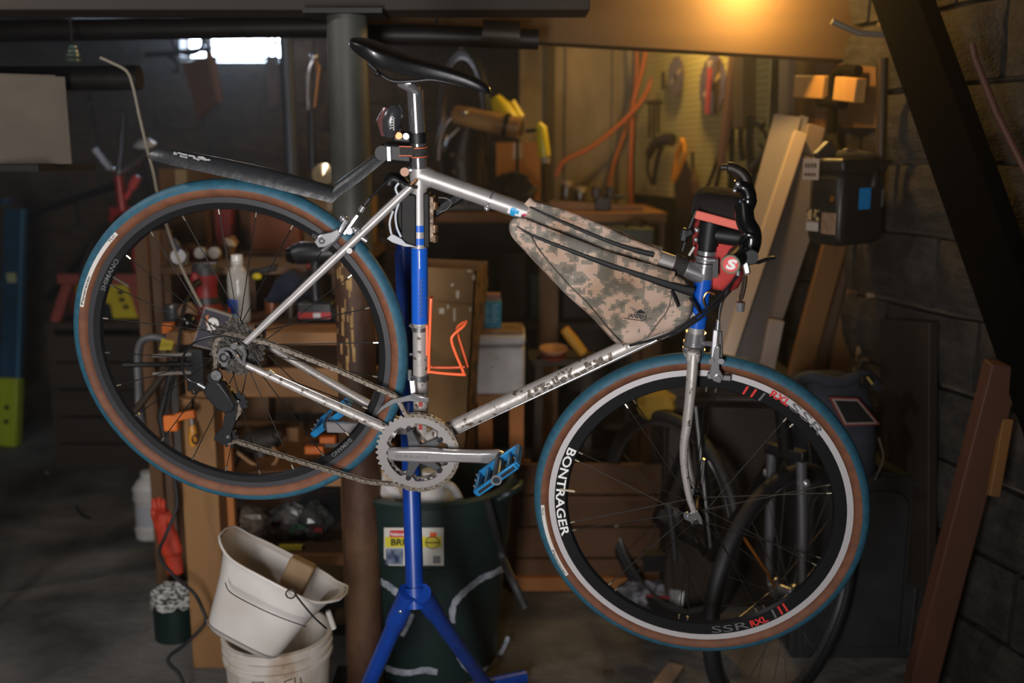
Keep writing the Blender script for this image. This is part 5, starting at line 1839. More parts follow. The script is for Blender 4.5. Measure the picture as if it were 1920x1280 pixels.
obj('bail_grip', MB().tube([PY(615, 1145, 2.30), PY(626, 1178, 2.30)], .007, 10), WP, tb)
obj('side_rivet', MB().disc(PY(415, 1082, 2.34), V((-.4, -1, 0)), .006, .004, 10), M('rivet_red', (120, 60, 50), .5), tb)
wb_ = single('scrub_block', MB().bar(bc + ax * .09 + sx_ * .045, bc + ax * .235 + sx_ * .04, .065, .045, sx_), wood('scrub_wood', (140, 116, 86), (110, 88, 62)), 'worn wooden scrubbing block standing inside the tipped bucket', 'wood block', None, .006)

# ------------------------------------------------------------------ far left
sh = thing('steel_rack', V((-1.55, 3.0, 0)), 'dark steel shelf rack at the far left edge', 'shelf rack')
SHM = M('rack_black', (24, 23, 24), .6, .3)
cz = P(60, 308, 2.75).z
for x, y in ((-1.75, 2.74), (-1.75, 3.10)):
    obj('post', MB().box((x, y, 1.05), (.018, .018, 2.1)), SHM, sh)
obj('shelf_deck', MB().box((-1.52, 2.92, cz - .01), (.48, .38, .018)), SHM, sh)
obj('shelf_deck', MB().box((-1.52, 2.92, 2.30), (.48, .38, .018)), SHM, sh)
carton('cardboard_box', -95, 140, 84, 306, 2.80, .24, M('pale_carton', (96, 87, 77), .85, 0, (88, 80, 70), 10, .02), 'pale cardboard box high on the dark rack at the left edge', cz, True, .42)
BLU = M('ladder_blue', (34, 86, 120), .4, .1, (26, 70, 102), 10, .05)
LIME = M('ladder_lime', (168, 186, 36), .45)
ld_ = thing('step_ladder', PZ(15, 838, 0), 'blue ladder rail with a lime green foot at the left edge', 'ladder')
lo = PZ(18, 836, 0)
hi = PY(30, 400, lo.y + .18)
hi2 = lo + (hi - lo) * 1.02
obj('rail', MB().bar(lo + (hi - lo) * .1, hi2, .11, .05, V((1, 0, 0))), BLU, ld_, bevel=.006)
obj('rail_highlight', MB().bar(lo + (hi - lo) * .1 + V((.05, -.03, 0)), hi2 + V((.05, -.03, 0)), .014, .014, V((1, 0, 0))), M('ladder_blue_edge', (90, 150, 190), .3, .3), ld_)  # lighter blue strip, a highlight along the rail put into the colour
obj('rail', MB().bar(lo + (hi - lo) * .1 + V((-.3, 0, 0)), hi2 + V((-.26, 0, 0)), .11, .05, V((1, 0, 0))), BLU, ld_, bevel=.006)
for k in range(3):
    q = lo + (hi - lo) * (.35 + .35 * k)
    obj('step', MB().box(q + V((-.15, .0, 0)), (.22, .09, .03)), BLU, ld_, bevel=.004)
obj('foot', MB().bar(lo + V((0, -.02, .005)), lo + (hi - lo) * .30 + V((0, -.02, 0)), .125, .075, V((1, 0, 0))), LIME, ld_, 'lime green ladder foot', bevel=.012)
for k in (.12, .18):
    q = lo + (hi - lo) * k + V((.01, -.062, 0))
    obj('foot_bolt', MB().disc(q, V((0, -1, 0)), .012, .006, 12), BLACK, ld_)
obj('rail_sticker', MB().box(lo + (hi - lo) * .72 + V((0, -.0265, 0)), (.05, .002, .07)), M('sticker_pale', (190, 196, 150), .6), ld_)
# dark crate platform with red bicycle handlebar end and stand
pf = thing('dark_crate', V((-1.75, 5.0, 0)), 'dark low crate in the shadows under the red stand', 'crate')
pz = PY(180, 606, 4.7).z
for k in range(5):
    obj('crate_slat', MB().box((-1.87, 4.72, .07 + k * (pz - .06) / 5), (.74, .02, (pz - .06) / 5 - .012)), DARKWOOD, pf)
obj('crate_top', MB().box((-1.87, 5.05, pz - .015), (.74, .68, .03)), DARKWOOD, pf)
for x in (-2.22, -1.52):
    obj('crate_side', MB().box((x, 5.05, pz / 2 - .015), (.03, .66, pz - .03)), DARKWOOD, pf)
RS = M('stand_red', (150, 70, 60), .5, .1)
sw = thing('red_sawhorse', PY(180, 604, 4.75), 'faded red tubular stand left of the rear tyre', 'stand')
obj('crossbar', MB().bar(PY(110, 522, 4.75), PY(270, 524, 4.75), .05, .05, V((0, 0, 1))), RS, sw, bevel=.006)
for x0_, x1_ in ((128, 104), (248, 272)):
    for dy in (-.0, .25):
        obj('leg', MB().bar(PY(x0_, 530, 4.75), PY(x1_, 604, 4.75) + V((0, dy, 0)), .045, .03, V((1, 0, 0))), RS, sw, bevel=.004)
YL = M('case_yellow', (206, 186, 34), .5)
yc = thing('yellow_case', PY(200, 606, 4.85), 'bright yellow plastic case with black marks under the red stand', 'case')
obj('case_shell', MB().prism([PY(x, y, 4.86) for x, y in ((128, 552), (150, 528), (252, 528), (262, 598), (212, 600), (205, 570), (150, 560))], V((0, .12, 0))), YL, yc, bevel=.006)
for x, y in ((226, 548), (228, 562), (236, 575)):
    obj('case_mark', MB().box(PY(x, y, 4.855), (.025, .004, .02)), BLACK, yc)
rbk = thing('red_bicycle', PY(228, 600, 5.0), 'red bicycle with chrome headlamp standing behind the rear tyre', 'bicycle')
RF = M('old_red_paint', (168, 44, 40), .3, .1)
y5 = 5.0
obj('head_tube', MB().tube([PY(222, 330, y5), PY(230, 395, y5)], .022, 14), RF, rbk)
obj('top_tube', MB().tube([PY(224, 345, y5), PY(60, 400, y5 + .2)], .018, 12), BLACK, rbk)
obj('down_tube', MB().tube([PY(230, 390, y5), PY(90, 560, y5 + .2)], .018, 12), BLACK, rbk)
obj('fork_blade', MB().tube([PY(228, 395, y5), PY(246, 400, y5), PY(262, 600, y5)], .014, 10), RF, rbk)
obj('fork_blade', MB().tube([PY(228, 395, y5), PY(210, 405, y5), PY(192, 480, y5)], .014, 10), RF, rbk)
obj('fork_crown', MB().bar(PY(206, 394, y5), PY(248, 394, y5), .03, .03, V((0, 1, 0))), RF, rbk, bevel=.005)
obj('mudguard', MB().tube(curve([PY(236, 372, 4.95), PY(246, 352, 4.95), PY(258, 330, 4.95)]), [.012] * 12 + [.022] * 12 + [.012], 12), M('pink_red_paint', (214, 84, 84), .2), rbk)
obj('steerer', MB().tube([PY(222, 332, y5), PY(228, 270, y5), PY(232, 215, y5)], .013, 10), M('steel_dark', (70, 72, 80), .3, .7), rbk)
obj('handlebar', MB().tube(curve([PY(180, 286, 4.9), PY(200, 312, 4.95), PY(228, 322, 5.0), PY(252, 305, 4.95), PY(285, 278, 4.9)]), .013, 10), CHROME, rbk)
obj('hand_grip', MB().tube([PY(175, 280, 4.9), PY(205, 316, 4.93)], .016, 12), M('grip_grey', (150, 150, 160), .3, .5), rbk)
obj('headlamp', MB().lathe(PY(271, 271, 4.8), V((0, -.35, 1)), [(.0001, .028), (.03, .022), (.05, .004), (.052, 0), (.04, -.01), (.0001, -.014)], 24), M('lamp_white', (225, 225, 228), .3, .2), rbk, 'round pale headlamp')
obj('lamp_stalk', MB().tube([PY(277, 284, 4.82), PY(255, 308, 4.92)], .008, 8), CHROME, rbk)
wr_ = MB()
cw_ = PY(228, 520, 5.0)
wr_.tube([cw_ + V((.08 * math.cos(a), .30 * math.cos(a) * .9, .27 * math.sin(a))) for a in [2 * pi * k / 40 for k in range(40)]], .018, 8, False, True)
obj('front_tyre', wr_, RUBBER, rbk)
# hanging grey cord
single('grey_cord', MB().tube(curve([PY(x, y, 2.8) for x, y in ((188, 108, ), (210, 118), (238, 134), (250, 165), (262, 220), (275, 275), (288, 325), (296, 365), (318, 440), (340, 500), (362, 545), (378, 575))]), .0042, 8), M('cord_grey', (128, 122, 108), .7), 'thin grey cord hanging from the ceiling past the rear tyre', 'cord')
# things hanging by the window
hb_ = thing('hanging_board', PY(372, 220, 5.2), 'dark brown board hanging askew below the window', 'board')
obj('board', MB().prism([PY(x, y, 5.2) for x, y in ((342, 118), (402, 104), (414, 188), (372, 222))], V((0, .03, 0))), wood('hung_board', (84, 56, 44), (64, 42, 34)), hb_)
obj('hang_wire', MB().tube([PY(372, 112, 5.21), V((PY(372, 112, 5.21).x, PY(372, 112, 5.21).y, 2.45))], .003, 6), DARK, hb_)
obj('edge_batten', MB().bar(PY(393, 98, 5.18), PY(413, 192, 5.18), .025, .02, V((1, 0, 0))), wood('batten', (130, 96, 74), (104, 74, 56)), hb_)
single('brown_board_strip', wbox(MB(), 500, 104, 521, 200, 6.5, .08), wood('hung_strip', (92, 60, 48), (72, 46, 38)), 'brown strip of board hanging below the right end of the window', 'board')
wl = thing('small_wheelset', PY(345, 110, 5.6), 'dark hanging wheel silhouetted against the window', 'wheel')
obj('tyre', MB().tube([PY(352, 78, 5.6) + V((.075 * math.cos(a), .02 * math.cos(a), .065 * math.sin(a))) for a in [2 * pi * k / 28 for k in range(28)]], .012, 8, False, True), RUBBER, wl)
obj('frame_arm', MB().tube(curve([PY(275, 102, 5.6), PY(315, 100, 5.6), PY(350, 96, 5.6), PY(395, 92, 5.6)]), .014, 8), BLACK, wl)
obj('hook', MB().tube([PY(352, 60, 5.6), V((PY(352, 60, 5.6).x, PY(352, 60, 5.6).y, 2.46))], .006, 6), DARK, wl)
obj('bracket', MB().tube(curve([PY(315, 105, 5.55), PY(330, 115, 5.55), PY(333, 132, 5.55), PY(322, 132, 5.55)]), .012, 8), DARK, wl)
single('window_wires', MB().tube(curve([PY(x, y, 6.2) for x, y in ((270, 105), (340, 96), (420, 88), (520, 80), (560, 74), (615, 70))]), .008, 6), BLACK, 'black wire slung across the window', 'wire')
cr_ = thing('chrome_fork', PY(585, 210, 4.3), 'chrome bicycle fork hanging between the two pipes', 'bicycle fork')
obj('fork_blade', MB().tube(curve([PY(589, 108, 4.3), PY(580, 130, 4.3), PY(577, 165, 4.3), PY(578, 205, 4.3)]), .008, 10), CHROME, cr_)
obj('fork_blade', MB().tube(curve([PY(590, 108, 4.3), PY(597, 130, 4.3), PY(594, 165, 4.3), PY(590, 200, 4.3)]), .008, 10), M('bronze_metal', (170, 120, 76), .3, .8), cr_)
obj('hang_wire', MB().tube([PY(589, 106, 4.3), V((PY(589, 106, 4.3).x, PY(589, 106, 4.3).y, 2.45))], .003, 6), DARK, cr_)
obj('fork_crown', MB().ball(PY(589, 106, 4.3), (.016, .016, .022)), CHROME, cr_)
obj('fork_steerer', MB().tube([PY(584, 205, 4.3), PY(586, 320, 4.3)], .014, 10), M('dark_tube', (58, 60, 66), .35, .6), cr_)
hl = thing('hand_lamp', PY(606, 345, 3.9), 'small round lamp with bright reflector left of the column', 'lamp')
obj('lamp_shell', MB().lathe(PY(606, 327, 3.9), V((.2, -1, .2)), [(.0001, -.04), (.03, -.03), (.045, 0), (.042, .004)], 20), CHROME, hl)
obj('lamp_reflector', MB().lathe(PY(606, 327, 3.9), V((.2, -1, .2)), [(.0001, -.008), (.02, -.004), (.042, .002)], 20), M('reflector_bright', (250, 225, 180), .2, .6), hl)
gb = thing('glass_insulator', PY(137, 125, 3.2), 'small pale green glass insulator under the joists', 'insulator')
for k, (yy, r_) in enumerate(((88, .012), (96, .018), (104, .022), (113, .024))):
    obj('glass_ring', MB().lathe(PY(137, yy, 3.2), V((0, 0, 1)), [(.0001, .006), (r_, .004), (r_, -.004), (.0001, -.006)], 18), glass('green_glass', (120, 150, 140), .1, .6), gb)
obj('insulator_pin', MB().tube([PY(137, 113, 3.2), V((PY(137, 113, 3.2).x, 3.2, 2.45))], .004, 6), DARK, gb)
single('floor_chip', MB().ball(PZ(88, 886, .004), (.008, .006, .004), 8, 5), M('chip_white', (150, 150, 146), .8), 'tiny white chip lying on the bare floor', 'chip')
pw = thing('paper_wad', PZ(66, 690, 0), 'crumpled white paper on the floor beside the blue ladder', 'paper')
crumple('paper', PZ(66, 690, 0) + V((0, 0, .05)), (.07, .05, .05), M('scrap_white', (150, 148, 150), .8), pw, 44)
single('zip_tie_scrap', MB().tube(curve([PZ(x, y, .006) for x, y in ((143, 948), (148, 958), (160, 968), (170, 971))]), .004, 6), BLACK, 'short curved black scrap lying on the concrete floor', 'scrap')
bk = thing('wall_cloth', PY(650, 690, 2.95), 'black cloth bundle hanging between the column and the bench', 'cloth')
rr = []
for (x, y, h) in ((625, 585, .02), (640, 600, .045), (680, 605, .05), (720, 600, .05), (765, 590, .06), (780, 560, .05)):
    o_ = PY(x, y, 2.98)
    rr.append([o_ + V((0, .04 * math.cos(a), h * math.sin(a))) for a in [2 * pi * k / 12 for k in range(12)]])
obj('folds', MB().loft(rr), M('black_cloth', (22, 22, 24), .9, 0, (30, 30, 32), 10, .5), bk)
# ------------------------------------------------------------------ riser on the bench for the small things at its back
for k, (px, Yn, col, lb) in enumerate(((322, 3.0, (70, 74, 80), 'small grey tin at the left end of the workbench'), (510, 3.15, (120, 70, 40), 'small rust-brown tin behind the loose nuts'), (545, 3.05, (60, 46, 34), 'short dark pot in front of the navy cloth'))):
    o0 = V((PY(px, 560, Yn).x, Yn, BZ))
    t_ = thing('small_tin', o0, lb, 'tin')
    obj('tin_body', MB().lathe(o0, V((0, 0, 1)), [(.0001, 0), (.024, 0), (.024, .045), (.0001, .045)], 18), M('tin_col%d' % k, col, .4, .3), t_)
    obj('tin_rim', MB().lathe(o0 + V((0, 0, .043)), V((0, 0, 1)), [(.020, 0), (.0255, 0), (.0255, .005), (.020, .005)], 18, True), ALLOY, t_)
rs = thing('bench_riser', V((PY(400, 500, 3.3).x, 3.3, BZ)), 'low wooden riser along the back of the workbench', 'riser')
rz = PY(390, 497, 3.25).z
xa, xb = PY(300, 497, 3.2).x, PY(640, 497, 3.2).x
obj('riser_top', MB().box(((xa + xb) / 2, 3.36, rz - .012), (xb - xa, .34, .024)), OLDWOODH, rs, bevel=.002)
for x in (xa + .02, (xa + xb) / 2, xb - .02):
    obj('riser_side', MB().box((x, 3.36, (BZ + rz - .024) / 2), (.024, .32, rz - .024 - BZ)), OLDWOOD, rs)

# ------------------------------------------------------------------ rubbish bin with label and sprayed marks
TC = V((PY(806, 960, 2.86).x, 2.86, 0))
RT0, RT1, HT = .200, .247, .575
tcn = thing('rubbish_bin', TC, 'dark green round rubbish bin with white sprayed marks', 'bin')
GRN = M('bin_green', (20, 36, 36), .42, 0, (26, 44, 42), 12, .06)


def rz_(z):
    return RT0 + (RT1 - RT0) * z / HT


obj('bin_wall', MB().lathe(TC, V((0, 0, 1)), [(.0001, 0), (RT0, 0), (rz_(.38), .38), (rz_(.385) + .006, .385), (RT1 + .002, HT - .05), (RT1 + .002, HT), (RT1 - .012, HT), (RT0 - .01, .02), (.0001, .02)], 56), GRN, tcn)
obj('bin_rim', MB().lathe(TC + V((0, 0, HT - .01)), V((0, 0, 1)), [(RT1 - .006, 0), (RT1 + .012, 0), (RT1 + .014, .012), (RT1 + .006, .02), (RT1 - .008, .018)], 56, True), GRN, tcn)
for a in (-.35, 2.8):
    obj('bin_handle', MB().tube(curve([TC + V(((RT1 + o_) * math.cos(a + d_), (RT1 + o_) * math.sin(a + d_), HT + zz)) for d_, o_, zz in ((-.22, .0, -.02), (-.16, .03, .0), (0, .04, .005), (.16, .03, .0), (.22, .0, -.02))]), .011, 10), GRN, tcn)


def bin_hit(px, py, dr=.0):
    r = ray(px, py)
    lo_, hi_ = 1.5, 2.86
    for _ in range(40):
        t = (lo_ + hi_) / 2
        q = CAM + r * (t / r.y)
        rad = rz_(q.z) + (.006 if q.z > .383 else 0) + dr
        if V((q.x - TC.x, q.y - TC.y)).length > rad:
            lo_ = t
        else:
            hi_ = t
    return CAM + r * (hi_ / r.y)


def bin_patch(name, x0, y0, x1, y1, mat, dr, parent=None):
    return obj(name, MB().grid(lambda i, j: bin_hit(x0 + (x1 - x0) * i, y0 + (y1 - y0) * j, dr), 10, 4), mat, parent or tcn)


lab = bin_patch('bin_label', 720, 989, 832, 1060, M('bin_label_white', (206, 204, 196), .5), .001)
bin_patch('label_band', 722, 1006, 828, 1026, M('band_yellow', (212, 200, 60), .5), .0016, tcn)
bin_patch('label_badge', 731, 994, 762, 1007, M('badge_red', (196, 44, 48), .5), .0022, tcn)
bin_patch('label_tag', 806, 998, 819, 1006, M('tag_orange', (230, 96, 48), .5), .0022, tcn)
bin_patch('label_picture', 723, 1028, 756, 1058, M('picture_navy', (40, 56, 92), .5, 0, (150, 160, 175), 30), .002, tcn)
bin_patch('label_print', 812, 1042, 826, 1056, M('print_grey', (120, 120, 126), .6), .002, tcn)


def bin_text(s, x0, y0, x1, h, mat, dr):
    vs, fs, w = text_mesh(s, .03)
    mb = MB().add([bin_hit(x0 + (x1 - x0) * x / w, y0 - y / .7 * h, dr) for x, y in vs], fs)
    obj('label_lettering', mb, mat, tcn, smooth=False)


bin_text('Rubbermaid', 733, 1004, 761, 6, PRINTW, .003)
bin_text('BRUTE', 733, 1022, 788, 12, PRINTK, .003)
mb = MB()
mb.add([bin_hit(811 + 13 * math.cos(a), 1017 + 11 * math.sin(a), .0026) for a in [2 * pi * k / 20 for k in range(20)]], [tuple(range(20))])
obj('label_seal', mb, M('seal_yellow', (206, 190, 70), .5), tcn, smooth=False)
obj('seal_ring', MB().tube([bin_hit(811 + 13 * math.cos(a), 1017 + 11 * math.sin(a), .0028) for a in [2 * pi * k / 20 for k in range(20)]], .0012, 5, False, True), PRINTK, tcn)
obj('seal_bar', MB().tube([bin_hit(799, 1017, .003), bin_hit(823, 1017, .003)], .002, 5), PRINTK, tcn)
SPRAY = M('spray_white', (172, 176, 186), .7, 0, (120, 126, 140), 30, .1)
random.seed(6)
for pts, wd in ((((943, 1066), (920, 1077), (900, 1086), (867, 1113), (850, 1136), (848, 1168)), 6), (((860, 1230), (870, 1246), (880, 1256)), 5), (((907, 1256), (922, 1247), (933, 1233), (945, 1213), (953, 1193)), 4),
                (((705, 1086), (728, 1098), (750, 1116)), 6), (((773, 1150), (765, 1172), (753, 1192)), 4), (((720, 1250), (742, 1258), (767, 1261), (795, 1256), (820, 1260)), 6)):
    c_ = curve([V((x, y, 0)) for x, y in pts], 6)
    mb = MB()
    L_ = []
    for i, q in enumerate(c_):
        d_ = (c_[min(i + 1, len(c_) - 1)] - c_[max(i - 1, 0)]).normalized()
        n_ = V((-d_.y, d_.x, 0)) * wd * random.uniform(.75, 1.15)
        L_.append((bin_hit(q.x + n_.x, q.y + n_.y, .0012), bin_hit(q.x, q.y, .0014), bin_hit(q.x - n_.x, q.y - n_.y, .0012)))
    vs = [p for t_ in L_ for p in t_]
    fs = []
    for i in range(len(L_) - 1):
        for j in range(2):
            fs.append((3 * i + j, 3 * i + j + 1, 3 * i + j + 4, 3 * i + j + 3))
    obj('spray_mark', mb.add(vs, fs), SPRAY, tcn)
jgb = thing('bin_jug', TC + V((-.02, -.06, .30)), 'white plastic bottle top sticking out of the rubbish bin', 'bottle')
o0 = TC + V((.02, -.13, .30))
obj('bottle_body', MB().lathe(o0, V((0, 0, 1)), [(.0001, 0), (.075, 0), (.075, .25), (.055, .30), (.03, .315), (.03, .34), (.0001, .34)], 24), WP, jgb)
obj('bottle_grip', MB().tube(curve([o0 + V((.03, -.03, .31)), o0 + V((.06, -.06, .31)), o0 + V((.08, -.04, .26)), o0 + V((.07, -.02, .20))]), .012, 10), WP, jgb)
wbg = thing('bin_bag', TC + V((-.12, -.12, .40)), 'crumpled white bag lying in the rubbish bin', 'bag')
crumple('bag_film', TC + V((-.13, -.10, .52)), (.075, .07, .11), M('white_film', (196, 194, 194), .4), wbg, 77, 18, 12)
single('rubber_strap', MB().tube(curve([bin_hit(912, 935, .012), bin_hit(925, 985, .012), bin_hit(940, 1040, .012), PY(962, 1090, 2.66), PY(985, 1140, 2.64)]), .012, 10, flat=.45, up=V((1, 0, 0))), RUBBER, 'flat black rubber strap hanging over the side of the bin', 'strap')

# ------------------------------------------------------------------ boxes behind the seat tube
cb = thing('tall_carton', V((PY(840, 640, 3.2).x, 3.3, 0)), 'tall tan cardboard box standing behind the orange bottle cage', 'box')
xa, xb, za, zb = span(772, 500, 893, 900, 3.2)
q0, q1 = PY(772, 500, 3.2), PY(893, 506, 3.2)
q2, q3 = PY(862, 900, 3.2), PY(772, 900, 3.2)
q2.z = q3.z = 0
q2.x = PY(855, 900, 3.2).x
obj('front_panel', MB().prism([V((q0.x, 3.2, q0.z)), V((q1.x, 3.2, q1.z)), V((q2.x, 3.2, 0)), V((q3.x, 3.2, 0))], V((0, .008, 0))), CARD, cb)
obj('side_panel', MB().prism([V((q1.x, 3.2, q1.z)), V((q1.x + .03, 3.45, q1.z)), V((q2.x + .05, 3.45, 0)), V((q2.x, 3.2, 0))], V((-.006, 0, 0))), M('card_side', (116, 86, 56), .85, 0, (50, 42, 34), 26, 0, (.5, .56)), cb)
obj('back_panel', MB().prism([V((q0.x, 3.46, q0.z)), V((q1.x + .03, 3.46, q1.z)), V((q2.x + .05, 3.46, 0)), V((q3.x, 3.46, 0))], V((0, .008, 0))), CARD, cb)
obj('side_panel', MB().prism([V((q0.x, 3.2, q0.z)), V((q0.x, 3.46, q0.z)), V((q3.x, 3.46, 0)), V((q3.x, 3.2, 0))], V((.006, 0, 0))), CARD, cb)
random.seed(14)
tp = M('torn_tape', (206, 192, 168), .4)
for x, y, w, h in ((880, 508, 8, 4), (888, 520, 5, 9), (848, 534, 5, 5), (858, 552, 6, 14), (828, 583, 9, 10), (852, 590, 4, 24), (882, 580, 4, 8), (840, 575, 3, 8)):
    mb = MB()
    wbox(mb, x - w / 2, y - h / 2, x + w / 2, y + h / 2, 3.1985, .001)
    obj('tape_scrap', mb, tp, cb)
obj('score_line', MB().bar(PY(795, 562, 3.198), PY(884, 570, 3.198), .003, .002, V((0, 0, 1))), CARDD, cb)
dk = thing('dark_carton', V((PY(893, 700, 3.5).x, 3.5, 0)), 'narrow dark printed box edge beside the tall cardboard box', 'box')
mb = MB()
wbox(mb, 884, 545, 912, 900, 3.48, .2, 0)
obj('carton', mb, M('dark_print_card', (40, 34, 30), .7, 0, (96, 74, 50), 34, 0, (.55, .6)), dk, bevel=.002)
mb = MB()
wbox(mb, 884, 532, 912, 545, 3.5, .2)
obj('flap', mb, CARDD, dk)
stl = thing('wooden_stool', V((PY(935, 800, 3.4).x, 3.5, 0)), 'small amber wooden stool under the white tin', 'stool')
zs = PY(935, 742, 3.36).z
xs0, xs1 = PY(893, 742, 3.36).x, PY(985, 742, 3.36).x
obj('seat', MB().box(((xs0 + xs1) / 2, 3.47, zs - .012), (xs1 - xs0, .22, .024)), PINEH, stl, bevel=.003)
for x in (xs0 + .03, xs1 - .03):
    for y in (3.39, 3.55):
        obj('leg', MB().box((x, y, (zs - .024) / 2), (.05, .03, zs - .024)), M('amber_wood', (170, 104, 48), .7), stl)
wt = thing('white_tin', V((PY(936, 740, 3.4).x, 3.47, zs)), 'white metal tin with a rust-brown lid behind the frame', 'tin')
xa, xb, za, zb = span(889, 650, 984, 742, 3.37)
WTN = M('tin_white', (196, 194, 196), .5, 0, (176, 172, 170), 14)
obj('tin_body', MB().box(((xa + xb) / 2, 3.47, (zs + zb) / 2), (xb - xa, .20, zb - zs)), WTN, wt, bevel=.012)
ze = PY(936, 622, 3.37).z
obj('tin_lid', MB().box(((xa + xb) / 2, 3.47, zb + .022), (xb - xa + .004, .205, .04)), WTN, wt, bevel=.012)
obj('lid_top', MB().box(((xa + xb) / 2, 3.47, zb + .046), (xb - xa - .01, .19, .012)), M('lid_rust', (108, 72, 54), .7, 0, (140, 120, 100), 20), wt, bevel=.004)
for x, y in ((931, 672), (923, 688)):
    obj('tin_dent', MB().disc(PY(x, y, 3.3695), V((0, -1, 0)), .004, .001, 10), M('dent_dark', (120, 116, 116), .6), wt)
bb_ = thing('blue_carton', V((PY(920, 600, 3.45).x, 3.47, zb + .052)), 'small bright blue carton on the white tin', 'box')
mb = MB()
wbox(mb, 900, 566, 940, 624, 3.44, .08, zb + .052)
obj('carton', mb, M('carton_blue', (30, 134, 176), .55), bb_, bevel=.002)
mb = MB()
wbox(mb, 898, 552, 938, 566, 3.47, .06)
obj('carton_top', mb, M('carton_pink', (150, 108, 104), .6), bb_)
for k in range(6):
    mb = MB()
    wbox(mb, 905, 572 + k * 6, 914 + (k % 3) * 2, 574 + k * 6, 3.4388, .001)
    wbox(mb, 922, 572 + k * 6, 934 - (k % 2) * 3, 574 + k * 6, 3.4388, .001)
    obj('printed_line', mb, M('pale_blue_print', (150, 205, 225), .6), bb_)

# ------------------------------------------------------------------ dark shelving and far bench in the middle distance
fbn = thing('far_bench', V((.2, 4.4, 0)), 'long dark wooden bench along the concrete wall', 'workbench')
fz = PY(1050, 398, 4.2).z
xa, xb = PY(720, 398, 4.2).x, PY(1250, 398, 4.2).x
for k in range(4):
    obj('top_plank', MB().box(((xa + xb) / 2, 4.27 + .19 * k, fz - .02), (xb - xa, .185, .04)), M('bench_amber%d' % (k % 2), (150 - 20 * (k % 2), 98 - 12 * (k % 2), 46), .7, 0, (116, 74, 36), 8, .1, (.3, .7), (.15, 1, 1)), fbn, bevel=.003)
for x in (xa + .05, (xa + xb) / 2 + .1, xb - .05):
    for y in (4.22, 4.85):
        obj('leg', MB().box((x, y, (fz - .04) / 2), (.08, .08, fz - .04)), OLDWOOD, fbn)
for zz in (.35, .80):
    obj('shelf', MB().box(((xa + xb) / 2, 4.55, zz), (xb - xa - .1, .6, .025)), DARKWOOD, fbn)
obj('back_board', MB().box(((xa + xb) / 2, 4.93, .65), (xb - xa, .02, 1.2)), DARKWOOD, fbn)
random.seed(17)
cols = [((34, 28, 24), 'dark box'), ((48, 36, 26), 'brown box'), ((34, 44, 40), 'greenish tin'), ((42, 34, 37), 'plum crate'), ((60, 46, 30), 'tan carton'), ((40, 42, 50), 'slate case')]
posn = ('below the far bench, left end', 'below the far bench, second along', 'below the far bench, third along', 'below the far bench, fourth along', 'below the far bench, fifth along', 'below the far bench, right end')
x = PY(870, 500, 4.35).x
for k, (c_, nm) in enumerate(cols):
    w, h, dpt = random.uniform(.10, .15), random.uniform(.16, .3), .25
    root = thing('storage_box', V((x + w / 2, 4.5, .8125)), nm + ' on the shelf ' + posn[k], 'box', 'boxes under the far bench')
    obj('box_body', MB().box((x + w / 2, 4.5, .8125 + h / 2), (w, dpt, h)), M('store%d' % k, c_, .8), root, bevel=.004)
    obj('box_lid', MB().box((x + w / 2, 4.5, .8125 + h + .01), (w + .008, dpt + .008, .02)), M('store%d' % k, c_, .8), root, bevel=.003)
    x += w + random.uniform(.01, .03)
tubeY = M('mustard_tube', (190, 140, 40), .55)
single('mustard_tube', MB().tube([PY(1058, 616, 3.7), PY(1075, 638, 3.7), PY(1094, 662, 3.7)], [.018, .021, .018], 14), tubeY, 'mustard yellow tube leaning below the frame bag', 'tube')
ds = thing('shallow_dish', PY(1038, 668, 3.7), 'shallow tan dish with a red base below the frame bag', 'dish')
obj('dish', MB().lathe(PY(1038, 657, 3.7), V((0, -.12, 1)), [(.0001, -.012), (.04, -.01), (.056, .008), (.054, .012), (.0001, .004)], 24), M('dish_tan', (170, 124, 88), .6), ds)
obj('dish_base', MB().lathe(PY(1038, 666, 3.7), V((0, -.12, 1)), [(.0001, -.012), (.048, -.01), (.05, .004), (.0001, .004)], 24), M('dish_red', (110, 36, 24), .6), ds)
dsh = thing('dark_stand', V((PY(1050, 700, 3.7).x, 3.75, 0)), 'dark trestle carrying the dish and mustard tube', 'trestle')
tz = PY(1040, 672, 3.68).z
obj('top', MB().box((PY(1055, 680, 3.72).x, 3.76, tz - .012), (.26, .2, .024)), DARKWOOD, dsh)
for sx in (-.1, .1):
    for y in (3.69, 3.83):
        obj('leg', MB().bar(V((PY(1055, 680, 3.72).x + sx, y, 0)), V((PY(1055, 680, 3.72).x + sx * .9, y, tz - .02)), .04, .03), DARKWOOD, dsh)

# machine on the far bench: dark body, brass barrel, yellow grips
mc = thing('bench_machine', V((PY(880, 400, 4.35).x, 4.4, fz)), 'dark bench machine with a brass-coloured barrel and yellow grips', 'machine')
MD = M('machine_dark', (52, 42, 34), .45, .4, (34, 28, 24), 12, .2)
BRS = M('brass_barrel', (200, 154, 98), .35, .2, (160, 116, 70), 14)
Ym = 4.3
obj('base', MB().box((PY(880, 390, Ym).x, Ym + .08, fz + .02), (.30, .26, .04)), MD, mc, bevel=.008)
obj('body', MB().loft([[PY(x, y, Ym + .05) + V((hx * math.cos(a), .10 * math.sin(a), 0)) for a in [2 * pi * k / 16 for k in range(16)]] for x, y, hx in ((878, 395, .12), (872, 350, .10), (866, 300, .095), (872, 262, .085), (880, 240, .05))]), MD, mc)
obj('barrel', MB().tube([PY(856, 215, Ym), PY(880, 221, Ym - .03), PY(945, 234, Ym - .06), PY(975, 240, Ym - .07)], [.038, .042, .044, .046], 22), BRS, mc)
obj('barrel_ring', MB().tube([PY(946, 234, Ym - .06), PY(954, 236, Ym - .063)], .05, 22), M('ring_black', (26, 22, 20), .4), mc)
